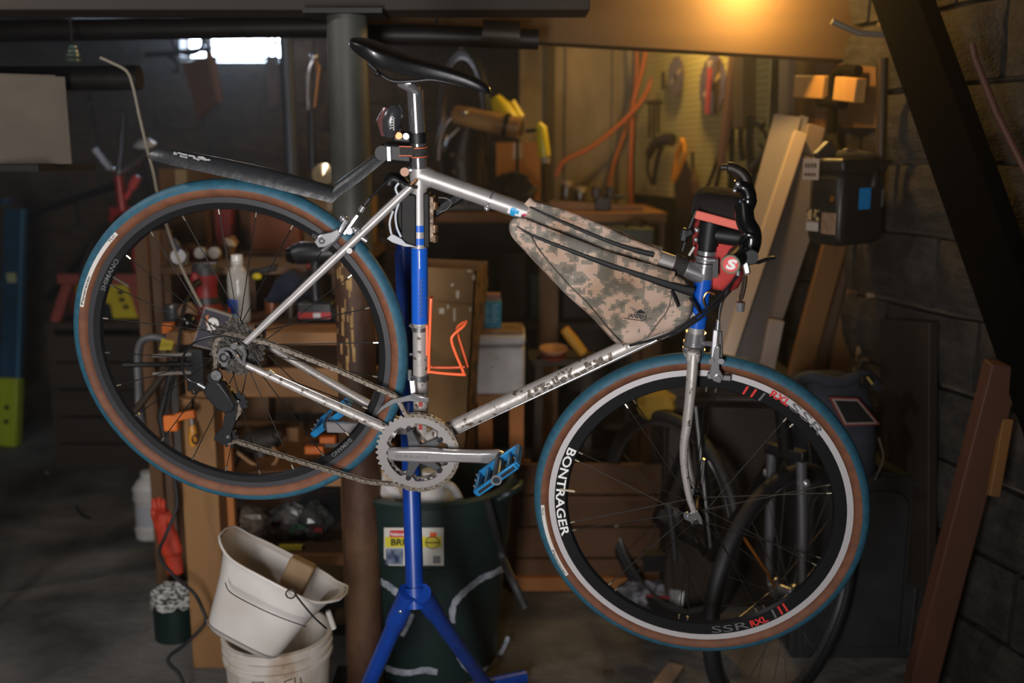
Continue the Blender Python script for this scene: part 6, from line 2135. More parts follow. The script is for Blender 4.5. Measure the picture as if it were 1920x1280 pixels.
obj('barrel_mouth', MB().disc(PY(976, 240, Ym - .072), V((1, -.45, -.1)), .032, .004, 20), M('mouth_dark', (60, 42, 30), .5), mc)
obj('elbow', MB().tube(curve([PY(860, 214, Ym), PY(838, 230, Ym), PY(826, 262, Ym), PY(822, 300, Ym)]), .018, 12), M('elbow_grey', (112, 98, 90), .35, .6), mc)
YG = M('grip_yellow_plastic', (214, 190, 26), .4)
obj('yellow_grip', MB().tube([PY(928, 182, Ym), PY(938, 200, Ym), PY(955, 228, Ym)], [.022, .040, .048], 16), YG, mc, 'fat yellow grip')
obj('yellow_grip', MB().tube([PY(958, 190, Ym + .03), PY(972, 222, Ym + .03)], [.018, .03], 14), YG, mc)
obj('pivot_bolt', MB().ball(PY(872, 212, Ym - .06), .012), CHROME, mc)
obj('crank_rod', MB().tube([PY(985, 246, Ym - .06), PY(1008, 244, Ym - .06)], .008, 8), DARK, mc)
obj('lever', MB().tube([PY(970, 256, Ym), PY(970, 330, Ym)], .007, 8), DARK, mc)
for x, y in ((832, 278), (848, 290), (862, 296), (852, 322)):
    obj('bolt_head', MB().ball(PY(x, y, Ym - .06), .012), M('bolt_dull', (130, 112, 104), .35, .7), mc)
obj('yellow_bottle_grip', MB().tube([PY(1008, 232, Ym - .05), PY(1014, 240, Ym - .05), PY(1020, 285, Ym - .05), PY(1022, 294, Ym - .05)], [.016, .026, .026, .024], 16), YG, mc, 'hanging yellow grip')
obj('grip_end', MB().tube([PY(1022, 294, Ym - .05), PY(1023, 306, Ym - .05)], .02, 14), M('grip_end_grey', (150, 132, 110), .5), mc)
carton('cardboard_box', 930, 268, 1012, 396, 4.55, .25, M('amber_card', (156, 102, 46), .85), 'amber cardboard box on the far bench behind the machine', fz)
hw_ = thing('bicycle_wheelset', PY(868, 330, 4.7), 'bicycle wheel hanging edge-on behind the saddle', 'wheel')
cwh = PY(868, 218, 4.7)
e1 = V((.115, -.25, 0))
e2 = V((0, 0, .28))
obj('tyre', MB().tube([cwh + e1 * math.cos(a) + e2 * math.sin(a) for a in [2 * pi * k / 48 for k in range(48)]], .018, 8, False, True), RUBBER, hw_)
obj('rim', MB().tube([cwh + (e1 * math.cos(a) + e2 * math.sin(a)) * .93 for a in [2 * pi * k / 48 for k in range(48)]], .012, 8, False, True), M('dull_rim', (120, 104, 92), .35, .8), hw_)
obj('hub', MB().tube([cwh - V((.05, .03, 0)), cwh + V((.05, .03, 0))], .018, 12), ALLOY, hw_)
for k in range(12):
    a = 2 * pi * k / 12
    obj('spoke', MB().tube([cwh, cwh + (e1 * math.cos(a) + e2 * math.sin(a)) * .93], .002, 4), SPOKE, hw_)
obj('hook', MB().tube(curve([cwh + e2 * 1.0, cwh + e2 * 1.25, V((cwh.x, cwh.y, 2.3))]), .008, 8), DARK, hw_)
bn = thing('cloth_bundle', V((PY(960, 390, 4.25).x, 4.3, fz)), 'dark crumpled bundle on the far bench beside the machine', 'bundle')
crumple('bundle', V((PY(960, 360, 4.28).x, 4.3, fz + .08)), (.11, .08, .085), M('dark_bundle', (44, 32, 26), .8, 0, (30, 22, 18), 20, .5), bn, 52)
single('wood_strip', MB().bar(PY(1030, 384, 4.3), PY(1205, 396, 4.3), .04, .03, V((0, 0, 1))), PINEH, 'long amber strip of wood lying on the far bench', 'wood strip')
for k, (px, hh, lb) in enumerate(((1062, .10, 'dark jar with pale lid on the far bench, left of two'), (1088, .075, 'dark jar with pale lid on the far bench, right of two'))):
    o0 = V((PY(px, 380, 4.5).x, 4.5, fz))
    j_ = thing('jar', o0, lb, 'jar', 'jars on the far bench')
    obj('jar_body', MB().lathe(o0, V((0, 0, 1)), [(.0001, 0), (.03, 0), (.03, hh), (.022, hh + .01), (.0001, hh + .01)], 18), M('jar_dark', (70, 56, 40), .3), j_)
    obj('jar_lid', MB().disc(o0 + V((0, 0, hh + .008)), V((0, 0, 1)), .026, .014, 18), M('jar_lid_pale', (150, 124, 90), .5), j_)
vs_ = thing('small_vice', V((PY(1130, 380, 4.3).x, 4.32, fz)), 'small dark vice bolted to the far bench', 'vice')
o0 = V(vs_.location)
obj('vice_base', MB().box(o0 + V((0, 0, .03)), (.07, .09, .06)), MD, vs_, bevel=.006)
obj('vice_jaw', MB().box(o0 + V((-.03, 0, .08)), (.03, .10, .05)), MD, vs_, bevel=.005)
obj('vice_jaw', MB().box(o0 + V((.03, 0, .08)), (.03, .10, .05)), MD, vs_, bevel=.005)
obj('vice_handle', MB().tube([o0 + V((.09, -.05, .06)), o0 + V((.09, .05, .06))], .006, 8), DARK, vs_)
obj('vice_screw', MB().tube([o0 + V((.0, 0, .06)), o0 + V((.09, 0, .06))], .009, 10), DARK, vs_)
gx = thing('green_case', PY(1190, 475, 4.0), 'dark green metal case behind the frame bag', 'case')
zc_ = PY(1190, 474, 4.0).z
mb = MB()
wbox(mb, 1148, 428, 1228, 474, 3.95, .18)
obj('case_body', mb, M('case_green', (38, 48, 34), .5), gx, bevel=.008)
obj('case_handle', MB().tube(curve([PY(1172, 428, 4.0), PY(1178, 420, 4.0), PY(1198, 420, 4.0), PY(1204, 428, 4.0)]), .006, 8), DARK, gx)
obj('case_legs', MB().box(((PY(1188, 470, 3.95).x), 4.04, zc_ / 2), (.02, .02, zc_)), DARK, gx)

# ------------------------------------------------------------------ orange extension cords on the concrete wall
OCD = M('cord_orange', (166, 82, 38), .6)
single('extension_cord', MB().tube(curve([PY(x, y, 5.0) for x, y in ((1240, 70), (1228, 130), (1205, 185), (1165, 230), (1110, 275), (1058, 302), (1042, 330))]), .010, 8), OCD, 'orange extension cord swooping down to the far bench', 'cord')
single('extension_cord', MB().tube(curve([PY(x, y, 5.05) for x, y in ((1214, 70), (1204, 130), (1188, 190), (1184, 260), (1182, 340), (1186, 420))]), .010, 8), OCD, 'orange extension cord hanging straight down the wall corner', 'cord')
single('extension_cord', MB().tube(curve([PY(x, y, 5.1) for x, y in ((1192, 70), (1194, 130), (1186, 190), (1170, 250), (1150, 310), (1138, 370))]), .009, 8), M('cord_dull_orange', (160, 84, 40), .6), 'duller orange cord slanting across the concrete wall', 'cord')

# ------------------------------------------------------------------ pegboard on the right wall
def pegmat():
    m = bpy.data.materials.new('pegboard')
    m.use_nodes = True
    nt = m.node_tree
    bs = nt.nodes['Principled BSDF']
    bs.inputs['Roughness'].default_value = .8
    tc = nt.nodes.new('ShaderNodeTexCoord')
    at = nt.nodes.new('ShaderNodeAttribute')
    at.attribute_name = 'peg'
    vm = nt.nodes.new('ShaderNodeVectorMath')
    vm.operation = 'FRACTION'
    nt.links.new(at.outputs['Vector'], vm.inputs[0])
    sb = nt.nodes.new('ShaderNodeVectorMath')
    sb.operation = 'DISTANCE'
    sb.inputs[1].default_value = (.5, .5, 0)
    nt.links.new(vm.outputs[0], sb.inputs[0])
    gt = nt.nodes.new('ShaderNodeMath')
    gt.operation = 'GREATER_THAN'
    gt.inputs[1].default_value = .16
    nt.links.new(sb.outputs['Value'], gt.inputs[0])
    mx = nt.nodes.new('ShaderNodeMix')
    mx.data_type = 'RGBA'
    nt.links.new(gt.outputs[0], mx.inputs['Factor'])
    mx.inputs['A'].default_value = lin((46, 40, 22))
    mx.inputs['B'].default_value = lin((196, 180, 116))
    nt.links.new(mx.outputs['Result'], bs.inputs['Base Color'])
    return m


PEG = pegmat()


def peg_panel(name, x0, x1, z0, z1, label):
    s0 = (rw(x0, 200) - RW0).dot(RWD)
    s1 = (rw(x1, 200) - RW0).dot(RWD)
    mb = MB()
    pts = [rwp(s0, z0, .05), rwp(s1, z0, .05), rwp(s1, z1, .05), rwp(s0, z1, .05)]
    mb.prism(pts, RWN * .006)
    o = single(name, mb, PEG, label, 'pegboard')
    me = o.data
    at = me.attributes.new('peg', 'FLOAT_VECTOR', 'POINT')
    L0_ = V(o.location)
    for i, q in enumerate(me.vertices):
        w = q.co + L0_ - RW0
        at.data[i].vector = (w.dot(RWD) / .0254, w.z / .0254, 0)
    return o


peg_panel('pegboard', 1392, 1212, rw(1300, 372).z, 2.28, 'yellowish pegboard panel carrying the saw blades')
peg_panel('pegboard', 1466, 1404, rw(1440, 330).z, 2.28, 'narrow yellowish pegboard panel right of the wooden stud')


def wallbar(name, x0, y0, x1, y1, w, t, mat, label, cat, off=.07, group=None):
    return single(name, MB().bar(rw(x0, y0, off), rw(x1, y1, off), t, w, RWN), mat, label, cat, group, .003)


wallbar('wall_stud', 1398, 40, 1396, 240, .09, .06, wood('stud_dim', (112, 88, 48), (86, 66, 36)), 'dim wooden stud between the two pegboard panels', 'stud', .08)
wallbar('wood_strip', 1377, 95, 1352, 310, .05, .02, wood('strip_pink', (158, 108, 78), (128, 84, 60)), 'thin pinkish strip of wood leaning on the pegboard', 'wood strip', .10)
wallbar('wood_strip', 1478, 60, 1474, 240, .07, .03, wood('strip_grey', (140, 122, 104), (112, 96, 80)), 'greyish upright board at the right edge of the pegboard', 'board', .08)
sb_ = thing('saw_blade', rw(1268, 180, .07), 'small round saw blade hanging upper left on the pegboard', 'saw blade')


def blade(root, px, py, r, off):
    c_ = rw(px, py, off)
    n = 48
    vs, fs = [], []
    for w in (0, .003):
        for k in range(n):
            rr_ = r * (1 if k % 2 else .95)
            a = 2 * pi * k / n
            vs.append(c_ + RWN * w + RWD * rr_ * math.cos(a) + V((0, 0, rr_ * math.sin(a))))
    fs = [tuple(range(n))[::-1], tuple(range(n, 2 * n))] + [(k, (k + 1) % n, n + (k + 1) % n, n + k) for k in range(n)]
    obj('blade', MB().add(vs, fs), M('saw_steel', (142, 112, 84), .4, .6, (116, 88, 64), 16), root, smooth=False)
    obj('arbor', MB().disc(c_ + RWN * .003, RWN, r * .2, .003, 20), M('arbor_dark', (70, 58, 44), .5, .5), root)
    obj('blade_label', MB().bar(c_ + RWN * .0045 + RWD * r * .6 - V((0, 0, r * .3)), c_ + RWN * .0045 - RWD * r * .6 + V((0, 0, r * .3)), .001, r * .16, RWN), M('blade_print', (212, 178, 120), .5), root)


blade(sb_, 1268, 144, .092, .075)
sb2 = thing('saw_blade', rw(1336, 215, .07), 'large round saw blade behind a red strip on the pegboard', 'saw blade')
blade(sb2, 1336, 160, .127, .075)
rf = thing('red_strip_tool', rw(1328, 215, .10), 'bright red strip tool with white top hanging over the saw blade', 'tool')
obj('strip', MB().bar(rw(1331, 128, .10), rw(1326, 214, .10), .008, .040, RWN), M('strip_red', (220, 72, 48), .5), rf, bevel=.002)
obj('strip_top', MB().bar(rw(1331, 114, .10), rw(1331, 127, .10), .009, .036, RWN), M('strip_top_pale', (216, 186, 150), .5), rf, bevel=.002)
TD = M('tool_dark', (40, 32, 22), .5, .4)


def pegtool(name, label, cat, pieces):
    """A tool hung on the pegboard: list of (part name, pts, radius, material, flat)."""
    f0 = pieces[0][1][-1]
    root = thing(name, rw(f0[0], f0[1], .07), label, cat)
    for pn, pts, r, mt, fl_ in pieces:
        obj(pn, MB().tube(curve([rw(x, y, .085) for x, y in pts], 5), r, 10, flat=fl_, up=RWD), mt, root)
    return root


pegtool('hand_drill', 'dark pistol-shaped tool hanging low on the pegboard', 'tool', [('body', ((1216, 290), (1228, 270), (1246, 262), (1262, 262)), .028, TD, .6), ('handle', ((1240, 275), (1232, 300), (1225, 345)), .018, TD, .6), ('trigger_guard', ((1216, 292), (1214, 320), (1222, 345)), .007, TD, 1)])
pegtool('spanner_bunch', 'bunch of dark spanners hanging left on the pegboard', 'spanners', [('spanner', ((1218, 195), (1217, 260)), .009, TD, .5), ('spanner', ((1226, 192), (1226, 262)), .009, TD, .5), ('spanner', ((1235, 195), (1234, 250)), .009, TD, .5), ('hanger_bar', ((1212, 192), (1240, 192)), .008, TD, 1)])
pegtool('dark_file', 'short dark file hanging left of the small saw blade', 'file', [('file', ((1243, 136), (1243, 168)), .016, TD, .4)])
hs_ = pegtool('hand_saw', 'handsaw with an orange handle hanging blade down', 'saw', [('handle', ((1281, 264), (1270, 290), (1266, 315), (1262, 338)), .020, M('saw_orange', (226, 146, 30), .5), .5), ('handle', ((1281, 264), (1283, 290), (1274, 320), (1264, 338)), .016, M('saw_orange', (226, 146, 30), .5), .5)])
obj('blade', MB().prism([rw(x, y, .08) for x, y in ((1264, 335), (1288, 300), (1300, 330), (1296, 440), (1272, 440))], RWN * .003), M('saw_dark_steel', (74, 52, 32), .45, .5), hs_)
pegtool('brown_pouch', 'brown leather-like pouch hanging beside the handsaw', 'pouch', [('pouch', ((1298, 318), (1302, 345), (1304, 372)), [.02] * 4 + [.035] * 4 + [.035] * 2 + [.02], M('pouch_brown', (96, 62, 38), .7), .4), ('strap', ((1299, 318), (1298, 295), (1298, 285)), .010, TD, .5)])
pegtool('long_rod', 'pair of long thin dark rods slanting across the pegboard', 'rod', [('rod', ((1360, 240), (1345, 300), (1326, 352)), .008, TD, 1), ('rod', ((1366, 260), (1352, 310), (1342, 352)), .008, TD, 1)])
pegtool('spirit_level', 'long reddish wooden level standing against the pegboard', 'level', [('level', ((1362, 215), (1358, 262), (1354, 310)), .024, wood('level_red', (140, 78, 44), (110, 58, 34)), .5)])
pegtool('hacksaw', 'dark cluster of cutters on the narrow pegboard', 'cutters', [('jaw', ((1386, 222), (1412, 226), (1430, 236)), .014, TD, .6), ('cutter', ((1390, 230), (1388, 262), (1392, 300)), .018, TD, .5), ('cutter', ((1406, 232), (1404, 270), (1408, 320)), .022, TD, .5), ('wire_loop', ((1420, 235), (1436, 255), (1434, 285), (1424, 270)), .005, TD, 1), ('top_strip', ((1382, 222), (1418, 226)), .010, M('strip_tan', (176, 130, 84), .6), .6)])
pegtool('drill_bit', 'long dark drill bit hanging on the narrow pegboard', 'drill bit', [('bit', ((1451, 186), (1450, 230), (1446, 282)), .009, TD, 1), ('bit', ((1457, 170), (1457, 210), (1456, 260)), .005, TD, 1)])
pegtool('wedge_tool', 'dark wedge-shaped tool low on the narrow pegboard', 'tool', [('wedge', ((1438, 288), (1424, 305), (1408, 322)), [.03] * 5 + [.03] * 5 + [.01], TD, .5)])
# ------------------------------------------------------------------ right: timber, hung case, bags, second bicycle, bin
wp_ = single('plywood_backboard', MB().prism([rw(1488, 110, .03), rw(1650, 126, .03), rw(1650, 240, .03), rw(1488, 235, .03)], RWN * .015), wood('ply_amber', (112, 78, 40), (88, 60, 32)), 'amber plywood board on the wall behind the black valve', 'board')
for (x0, y0, x1, y1, lb) in ((1498, 162, 1553, 164, 'pale pine block on the wall left of the black valve'), (1573, 166, 1614, 170, 'pale pine block on the wall right of the black valve')):
    single('pine_block', MB().bar(rw(x0, y0, .09), rw(x1, y1, .09), .04, .075, RWN), wood('pale_pine', (206, 160, 96), (176, 128, 70), 8), lb, 'wood block', 'pale pine blocks on the wall', .004)
vl = thing('pipe_valve', rw(1562, 245, .10), 'black iron pipe with a valve between the two pine blocks', 'valve')
VB_ = M('valve_black', (20, 16, 12), .9, 0, spec=.1)
obj('pipe', MB().tube([rw(1564, 130, .08), rw(1561, 190, .08), rw(1559, 250, .08)], .017, 14), VB_, vl)
obj('valve_body', MB().tube([rw(1536, 190, .085), rw(1582, 192, .085)], [.018, .022], 14), VB_, vl)
obj('elbow', MB().tube(curve([rw(1564, 140, .08), rw(1580, 130, .08), rw(1610, 132, .08)]), .016, 12), VB_, vl)
single('iron_pipe', MB().tube([rw(1656, 110, .09), rw(1654, 200, .09), rw(1651, 300, .09), rw(1648, 360, .09)], .016, 12), M('pipe_brown', (60, 46, 30), .5, .4), 'thin dark iron pipe running down the wall beside the hung case', 'pipe')

# trunk that the timber stands on
tk = thing('storage_chest', V((PY(1380, 900, 3.3).x, 3.4, 0)), 'dark low chest behind the front tyre with timber standing on it', 'chest')
tkz = PY(1380, 712, 3.2).z
xa, xb = PY(1255, 800, 3.2).x, PY(1640, 800, 3.2).x
xb = min(xb, .95)
obj('trunk_body', MB().box(((xa + xb) / 2, 3.4, tkz / 2 - .03), (xb - xa, .4, tkz - .06)), DARKWOOD, tk, bevel=.006)
obj('trunk_lid', MB().box(((xa + xb) / 2, 3.4, tkz - .03), (xb - xa + .02, .42, .06)), DARKWOOD, tk, bevel=.006)


def lean(label, x0, y0, x1, y1, w, t, mat, Yt, Yb, name='timber_board', side=V((1, 0, .1))):
    p, q = PY(x0, y0, Yt), PY(x1, y1, Yb)
    d_ = (q - p).normalized()
    q = p + d_ * ((tkz - p.z) / d_.z)
    return single(name, MB().bar(p, q, w, t, side), mat, label, 'board', 'boards leaning on the right', .003)


LIL = wood('board_lilac', (152, 145, 146), (136, 129, 130), 6, (1, 1, .1))
lean('grey primed board, leftmost and widest of the leaning timber', 1478, 218, 1362, 650, .095, .018, LIL, 3.55, 3.28, side=V((1, -.4, 0)))
lean('thin grey primed board just right of the widest one', 1506, 222, 1400, 640, .030, .05, LIL, 3.56, 3.30)
lean('cream square-edged batten standing in front of the grey boards', 1500, 250, 1372, 640, .045, .04, wood('cream_wood', (212, 192, 172), (196, 174, 154)), 3.40, 3.22)
lean('pinkish board with a notched top behind the cream batten', 1530, 236, 1424, 640, .060, .03, wood('pink_board', (150, 130, 118), (132, 114, 104)), 3.44, 3.36)
lean('wide dark grey board leaning right of the cream batten', 1530, 300, 1408, 660, .13, .02, wood('dark_grey_board', (128, 118, 114), (114, 104, 100)), 3.38, 3.27)
lean('amber plank leaning under the hung case', 1566, 450, 1500, 690, .075, .025, wood('amber_plank', (128, 86, 38), (98, 64, 28), 9), 3.22, 3.24, 'timber_plank')
lean('narrow dark plank between the two amber planks', 1590, 460, 1535, 690, .04, .03, wood('dark_plank', (66, 48, 38), (52, 38, 30)), 3.38, 3.30, 'timber_plank')
lean('brown plank leaning left of the paint-spattered stick', 1618, 512, 1568, 700, .085, .02, wood('brown_plank', (104, 72, 38), (84, 56, 30), 9), 3.36, 3.30, 'timber_plank')
lean('pale spattered stick leaning against the block wall', 1640, 528, 1612, 705, .045, .02, M('spattered_wood', (150, 122, 92), .7, 0, (62, 46, 34), 26, .1, (.5, .62)), 3.26, 3.24, 'timber_stick')
lean('short white board end in front of the amber plank', 1456, 600, 1436, 700, .05, .02, wood('white_board', (176, 160, 150), (160, 144, 134)), 3.24, 3.22, 'timber_offcut')
single('timber_board', MB().bar(rw(1702, 600, .06), rw(1700, 1090, .06), .03, .24, RWN), wood('near_black_board', (48, 36, 28), (36, 28, 22)), 'dark wide board standing upright against the block wall', 'board', 'boards leaning on the right', .003)

# hung black case
kc = thing('tool_case', P(1590, 466, 2.95), 'black plastic case with a blue sticky note hung on the wall', 'case')
KB = M('case_black', (32, 32, 34), .42, 0, (42, 41, 40), 16, .05)
e0 = P(1577, 385, 2.86)      # the near vertical edge
cl_ = P(1512, 385, 3.02)     # left end of the narrow face
cr2 = P(1662, 385, 3.02)     # right end of the broad face
ztop, zbot = P(1577, 318, 2.86).z, P(1577, 466, 2.86).z


def kf(a_, c_, u, v, off=0.0):
    """Point on the face from a_ to c_: u along, v up (0..1), off outwards."""
    q = a_.lerp(c_, u)
    n_ = (c_ - a_).cross(V((0, 0, 1))).normalized()
    if n_.y > 0:
        n_ = -n_
    return V((q.x, q.y, zbot + (ztop - zbot) * v)) + n_ * off


bk_ = cl_ + cr2 - e0
body = MB().prism([V((q.x, q.y, zbot)) for q in (e0, cr2, bk_, cl_)], V((0, 0, ztop - zbot)))
obj('case_body', body, KB, kc, bevel=.028)
obj('case_lid', MB().prism([V((q.x, q.y, ztop - .012)) for q in (e0, cr2, bk_, cl_)], V((0, 0, .045))), KB, kc, bevel=.012)
obj('case_top', MB().ball(V(((e0.x + bk_.x) / 2, (e0.y + bk_.y) / 2, ztop + .035)), (.085, .06, .022), 16, 8), M('dusty_top', (58, 54, 42), .9, 0, (42, 40, 32), 20, .4), kc)


def kpatch(name, a_, c_, u0, v0, u1, v1, mat, off=.0015):
    obj(name, MB().add([kf(a_, c_, u0, v0, off), kf(a_, c_, u1, v0, off), kf(a_, c_, u1, v1, off), kf(a_, c_, u0, v1, off)], [(0, 1, 2, 3)]), mat, kc, smooth=False)


kpatch('sticky_note', e0, cr2, .36, .48, .62, .76, M('note_blue', (20, 150, 226), .6))
kpatch('case_latch', e0, cr2, .84, .50, .89, .74, M('latch_pale', (150, 150, 156), .3, .5), .004)
kpatch('case_label', e0, cl_, .10, .16, .52, .44, M('label_tan', (156, 128, 106), .6, 0, (130, 104, 86), 60))
kpatch('case_label', e0, cl_, .60, .18, .96, .30, M('label_grey_white', (196, 190, 186), .6))
kpatch('case_label', e0, cl_, .60, .31, .96, .47, M('label_cream_black', (200, 172, 130), .6, 0, (36, 30, 26), 70, 0, (.48, .52)))
kpatch('case_plate', e0, cl_, .58, .86, 1.06, 1.14, M('plate_white', (196, 182, 176), .6), .012)
for k in range(4):
    kpatch('plate_mark', e0, cl_, .66 + k * .09, 1.02, .71 + k * .09, 1.08, PRINTK, .0135)
    kpatch('plate_mark', e0, cl_, .66 + k * .09, .91, .72 + k * .09, .95, PRINTK if k > 1 else M('mark_brown', (90, 50, 40), .6), .0135)
obj('case_bolt', MB().disc(kf(e0, cl_, .24, .62, .0), (cl_ - e0).cross(V((0, 0, 1))).normalized() * -1, .009, .004, 12), M('bolt_brass', (170, 116, 50), .4, .7), kc)
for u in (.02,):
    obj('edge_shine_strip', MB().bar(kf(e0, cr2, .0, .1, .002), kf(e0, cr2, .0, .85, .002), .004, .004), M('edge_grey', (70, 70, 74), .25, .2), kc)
obj('case_handle', MB().tube(curve([P(1640, 306, 2.98), P(1640, 330, 2.95), P(1636, 352, 2.95)]), .012, 10), KB, kc)
obj('wall_bracket', MB().tube([bk_ + V((0, 0, 0)), rw(1650, 400, .0)], .012, 8), DARK, kc)
obj('case_hardware', MB().bar(P(1535, 300, 2.98), P(1560, 275, 2.98), .03, .05), M('hardware_grey', (74, 64, 56), .5, .3), kc, bevel=.004)
obj('case_hardware', MB().bar(P(1580, 290, 2.98), P(1620, 300, 2.98), .05, .04), M('hardware_grey', (74, 64, 56), .5, .3), kc, bevel=.004)

# low wooden panel on the floor behind the front wheel
cp_ = thing('packing_crate', V((PY(1170, 1100, 3.34).x, 3.5, 0)), 'brown wooden packing crate on the floor behind the front wheel', 'crate')
xa, xb = PY(966, 1000, 3.34).x, PY(1330, 1000, 3.34).x
zt = PY(1100, 868, 3.34).z
CRB = M('crate_board', (96, 64, 38), .8, 0, (74, 48, 28), 7, .15, (.3, .7), (.15, 1, 1))
nb = 4
for k in range(nb):
    obj('board', MB().box(((xa + xb) / 2, 3.35, zt * (k + .5) / nb), (xb - xa, .02, zt / nb - .008)), CRB, cp_, bevel=.002)
for x in (xa + .03, xb - .03):
    obj('corner_post', MB().box((x, 3.375, zt / 2), (.05, .03, zt)), CRB, cp_)
obj('side', MB().box((xa + .01, 3.60, zt / 2), (.02, .46, zt)), CRB, cp_)
obj('side', MB().box((xb - .01, 3.60, zt / 2), (.02, .46, zt)), CRB, cp_)
obj('foot_batten', MB().box(((xa + xb) / 2, 3.325, .03), (xb - xa + .02, .03, .05)), M('batten_amber', (146, 92, 44), .8), cp_, bevel=.003)
pb_ = thing('plastic_bag', PZ(1215, 1135, 0), 'clear plastic bag with red print lying on the floor', 'bag')
o0 = PZ(1212, 1128, 0)
crumple('bag_film', o0 + V((0, 0, .035)), (.10, .06, .04), M('bag_clear_white', (150, 150, 158), .3, 0, (60, 62, 66), 26, .2, (.4, .6)), pb_, 61, 20, 12)
obj('red_print', MB().bar(o0 + V((-.01, -.066, .055)), o0 + V((.07, -.062, .045)), .012, .004), M('bag_red_print', (160, 40, 44), .5), pb_)
obj('bag_flap', MB().prism([o0 + V(q) for q in ((.07, -.05, .07), (.12, -.05, .062), (.115, -.07, .004), (.07, -.06, .004))], V((0, .004, 0))), M('flap_grey', (140, 140, 140), .35), pb_)
sp_ = PZ(1256, 1262, .008)
single('paint_stirrer', MB().bar(PZ(1268, 1246, .008), PZ(1240, 1284, .008), .05, .008, V((1, -.6, 0))), wood('stirrer', (156, 132, 110), (130, 108, 88)), 'scrap of pale board lying on the floor below the front wheel', 'board', None, .002)
yf = thing('mustard_cloth', PY(1230, 790, 3.15), 'mustard yellow cloth glimpsed through the top of the front wheel', 'cloth')
crumple('cloth', PY(1232, 758, 3.2), (.07, .03, .06), M('mustard', (150, 116, 26), .8), yf, 63)

# ------------------------------------------------------------------ second bicycle, dark, parked behind the front wheel
b2_ = thing('parked_bicycle', V((PY(1400, 1280, 2.75).x, 2.75, 0)), 'black parked bicycle with silver fork behind the front wheel', 'bicycle')
SF = M('fork_silver', (150, 152, 158), .25, .8)


def pwheel(cx_, cy_, Y, ex, r, nsp, nm):
    c_ = PY(cx_, cy_, Y)
    c_.z = r + .02
    e1_ = V((abs(ex), math.copysign(math.sqrt(max(0, 1 - ex * ex)), ex), 0)) * r
    e2_ = V((0, 0, r))
    an = V((e1_.y, -e1_.x, 0)).normalized()
    t_ = obj(nm, MB().tube([c_ + e1_ * math.cos(a) + e2_ * math.sin(a) for a in [2 * pi * k / 56 for k in range(56)]], .02, 10, False, True), RUBBER, b2_)
    obj('rim', MB().tube([c_ + (e1_ * math.cos(a) + e2_ * math.sin(a)) * .93 for a in [2 * pi * k / 56 for k in range(56)]], .010, 8, False, True), M('rim_dull', (120, 120, 124), .28, .85), t_)
    obj('hub', MB().lathe(c_ - an * .05, an, [(.0001, 0), (.012, 0), (.012, .012), (.03, .018), (.03, .024), (.014, .034), (.014, .066), (.03, .076), (.03, .082), (.012, .088), (.012, .1), (.0001, .1)], 20), ALLOY, t_)
    for k in range(nsp):
        a = 2 * pi * k / nsp + .1
        s_ = .02 if k % 2 else -.02
        lead = .5 if (k // 2) % 2 else -.5
        h_ = c_ + an * s_ + (e1_ * math.cos(a + lead) + e2_ * math.sin(a + lead)) * .07
        rod('spoke', SPM, t_, h_, c_ + (e1_ * math.cos(a) + e2_ * math.sin(a)) * .92)
    return c_, an, e1_


SPM = unit_rod('spoke', .0013, 5, M('spoke_steel', (150, 150, 150), .3, .9))
c2, an2, ed = pwheel(1474, 1100, 2.55, .75, .335, 24, 'front_tyre')
c3, an3, _ = pwheel(1252, 980, 3.12, -.50, .335, 20, 'rear_tyre')
crz = c2 + V((.0, .0, .40)) + ed * -.10
for s_ in (1, -1):
    obj('fork_blade', MB().tube(curve([crz + an2 * .045 * s_, crz.lerp(c2, .45) + an2 * .05 * s_, c2 + V((0, 0, .10)) + ed * -.03 + an2 * .052 * s_, c2 + an2 * .052 * s_]), [.014] * 20 + [.011] * 12 + [.008] * 5, 12), SF, b2_)
    obj('brake_boss', MB().ball(crz.lerp(c2, .18) + an2 * .06 * s_, .012), CHROME, b2_)
obj('fork_crown', MB().bar(crz + an2 * .06, crz - an2 * .06, .03, .03), BLACK, b2_, bevel=.005)
hdt = crz + V((0, 0, .16)) - ed * .12
BKF = M('black_frame_paint', (20, 19, 20), .3)
obj('head_tube', MB().tube([crz, hdt], .02, 14), BKF, b2_)
bbk = c3.lerp(c2, .42) + V((0, 0, -.04))
sat = bbk + V((0, 0, .46)) + (c3 - c2).normalized() * .12
obj('down_tube', MB().tube([crz + V((0, 0, .03)), bbk], .018, 14), BKF, b2_)
obj('top_tube', MB().tube([hdt - V((0, 0, .02)), sat], .015, 14), BKF, b2_)
obj('seat_tube', MB().tube([bbk, sat], .016, 14), BKF, b2_)
for s_ in (1, -1):
    obj('chain_stay', MB().tube([bbk + an2 * .03 * s_, c3 + an3 * .06 * s_], .009, 10), BKF, b2_)
    obj('seat_stay', MB().tube([sat + an2 * .02 * s_, c3 + an3 * .06 * s_], .008, 10), BKF, b2_)
obj('crank_arm', MB().tube([PY(1254, 945, 2.84), PY(1262, 1000, 2.84), PY(1266, 1050, 2.84)], [.011, .009, .008], 10), M('crank_dim', (110, 112, 116), .3, .8), b2_)
pdl = obj('pedal', MB().bar(PY(1206, 1056, 2.82), PY(1246, 1054, 2.82), .05, .012, V((0, 0, 1))), BLACK, b2_)
obj('pedal_cage', MB().bar(PY(1206, 1040, 2.84), PY(1250, 1038, 2.84), .012, .05, V((0, 0, 1))), BLACK, b2_)
obj('axle_bolt', MB().ball(c2 + an2 * .058 - V((0, .01, 0)), .010), CHROME, b2_)
obj('brake_arm', MB().tube([P(1395, 1008, 2.6), P(1436, 1070, 2.6)], .004, 8), M('bronze_arm', (190, 116, 48), .3, .8), b2_)
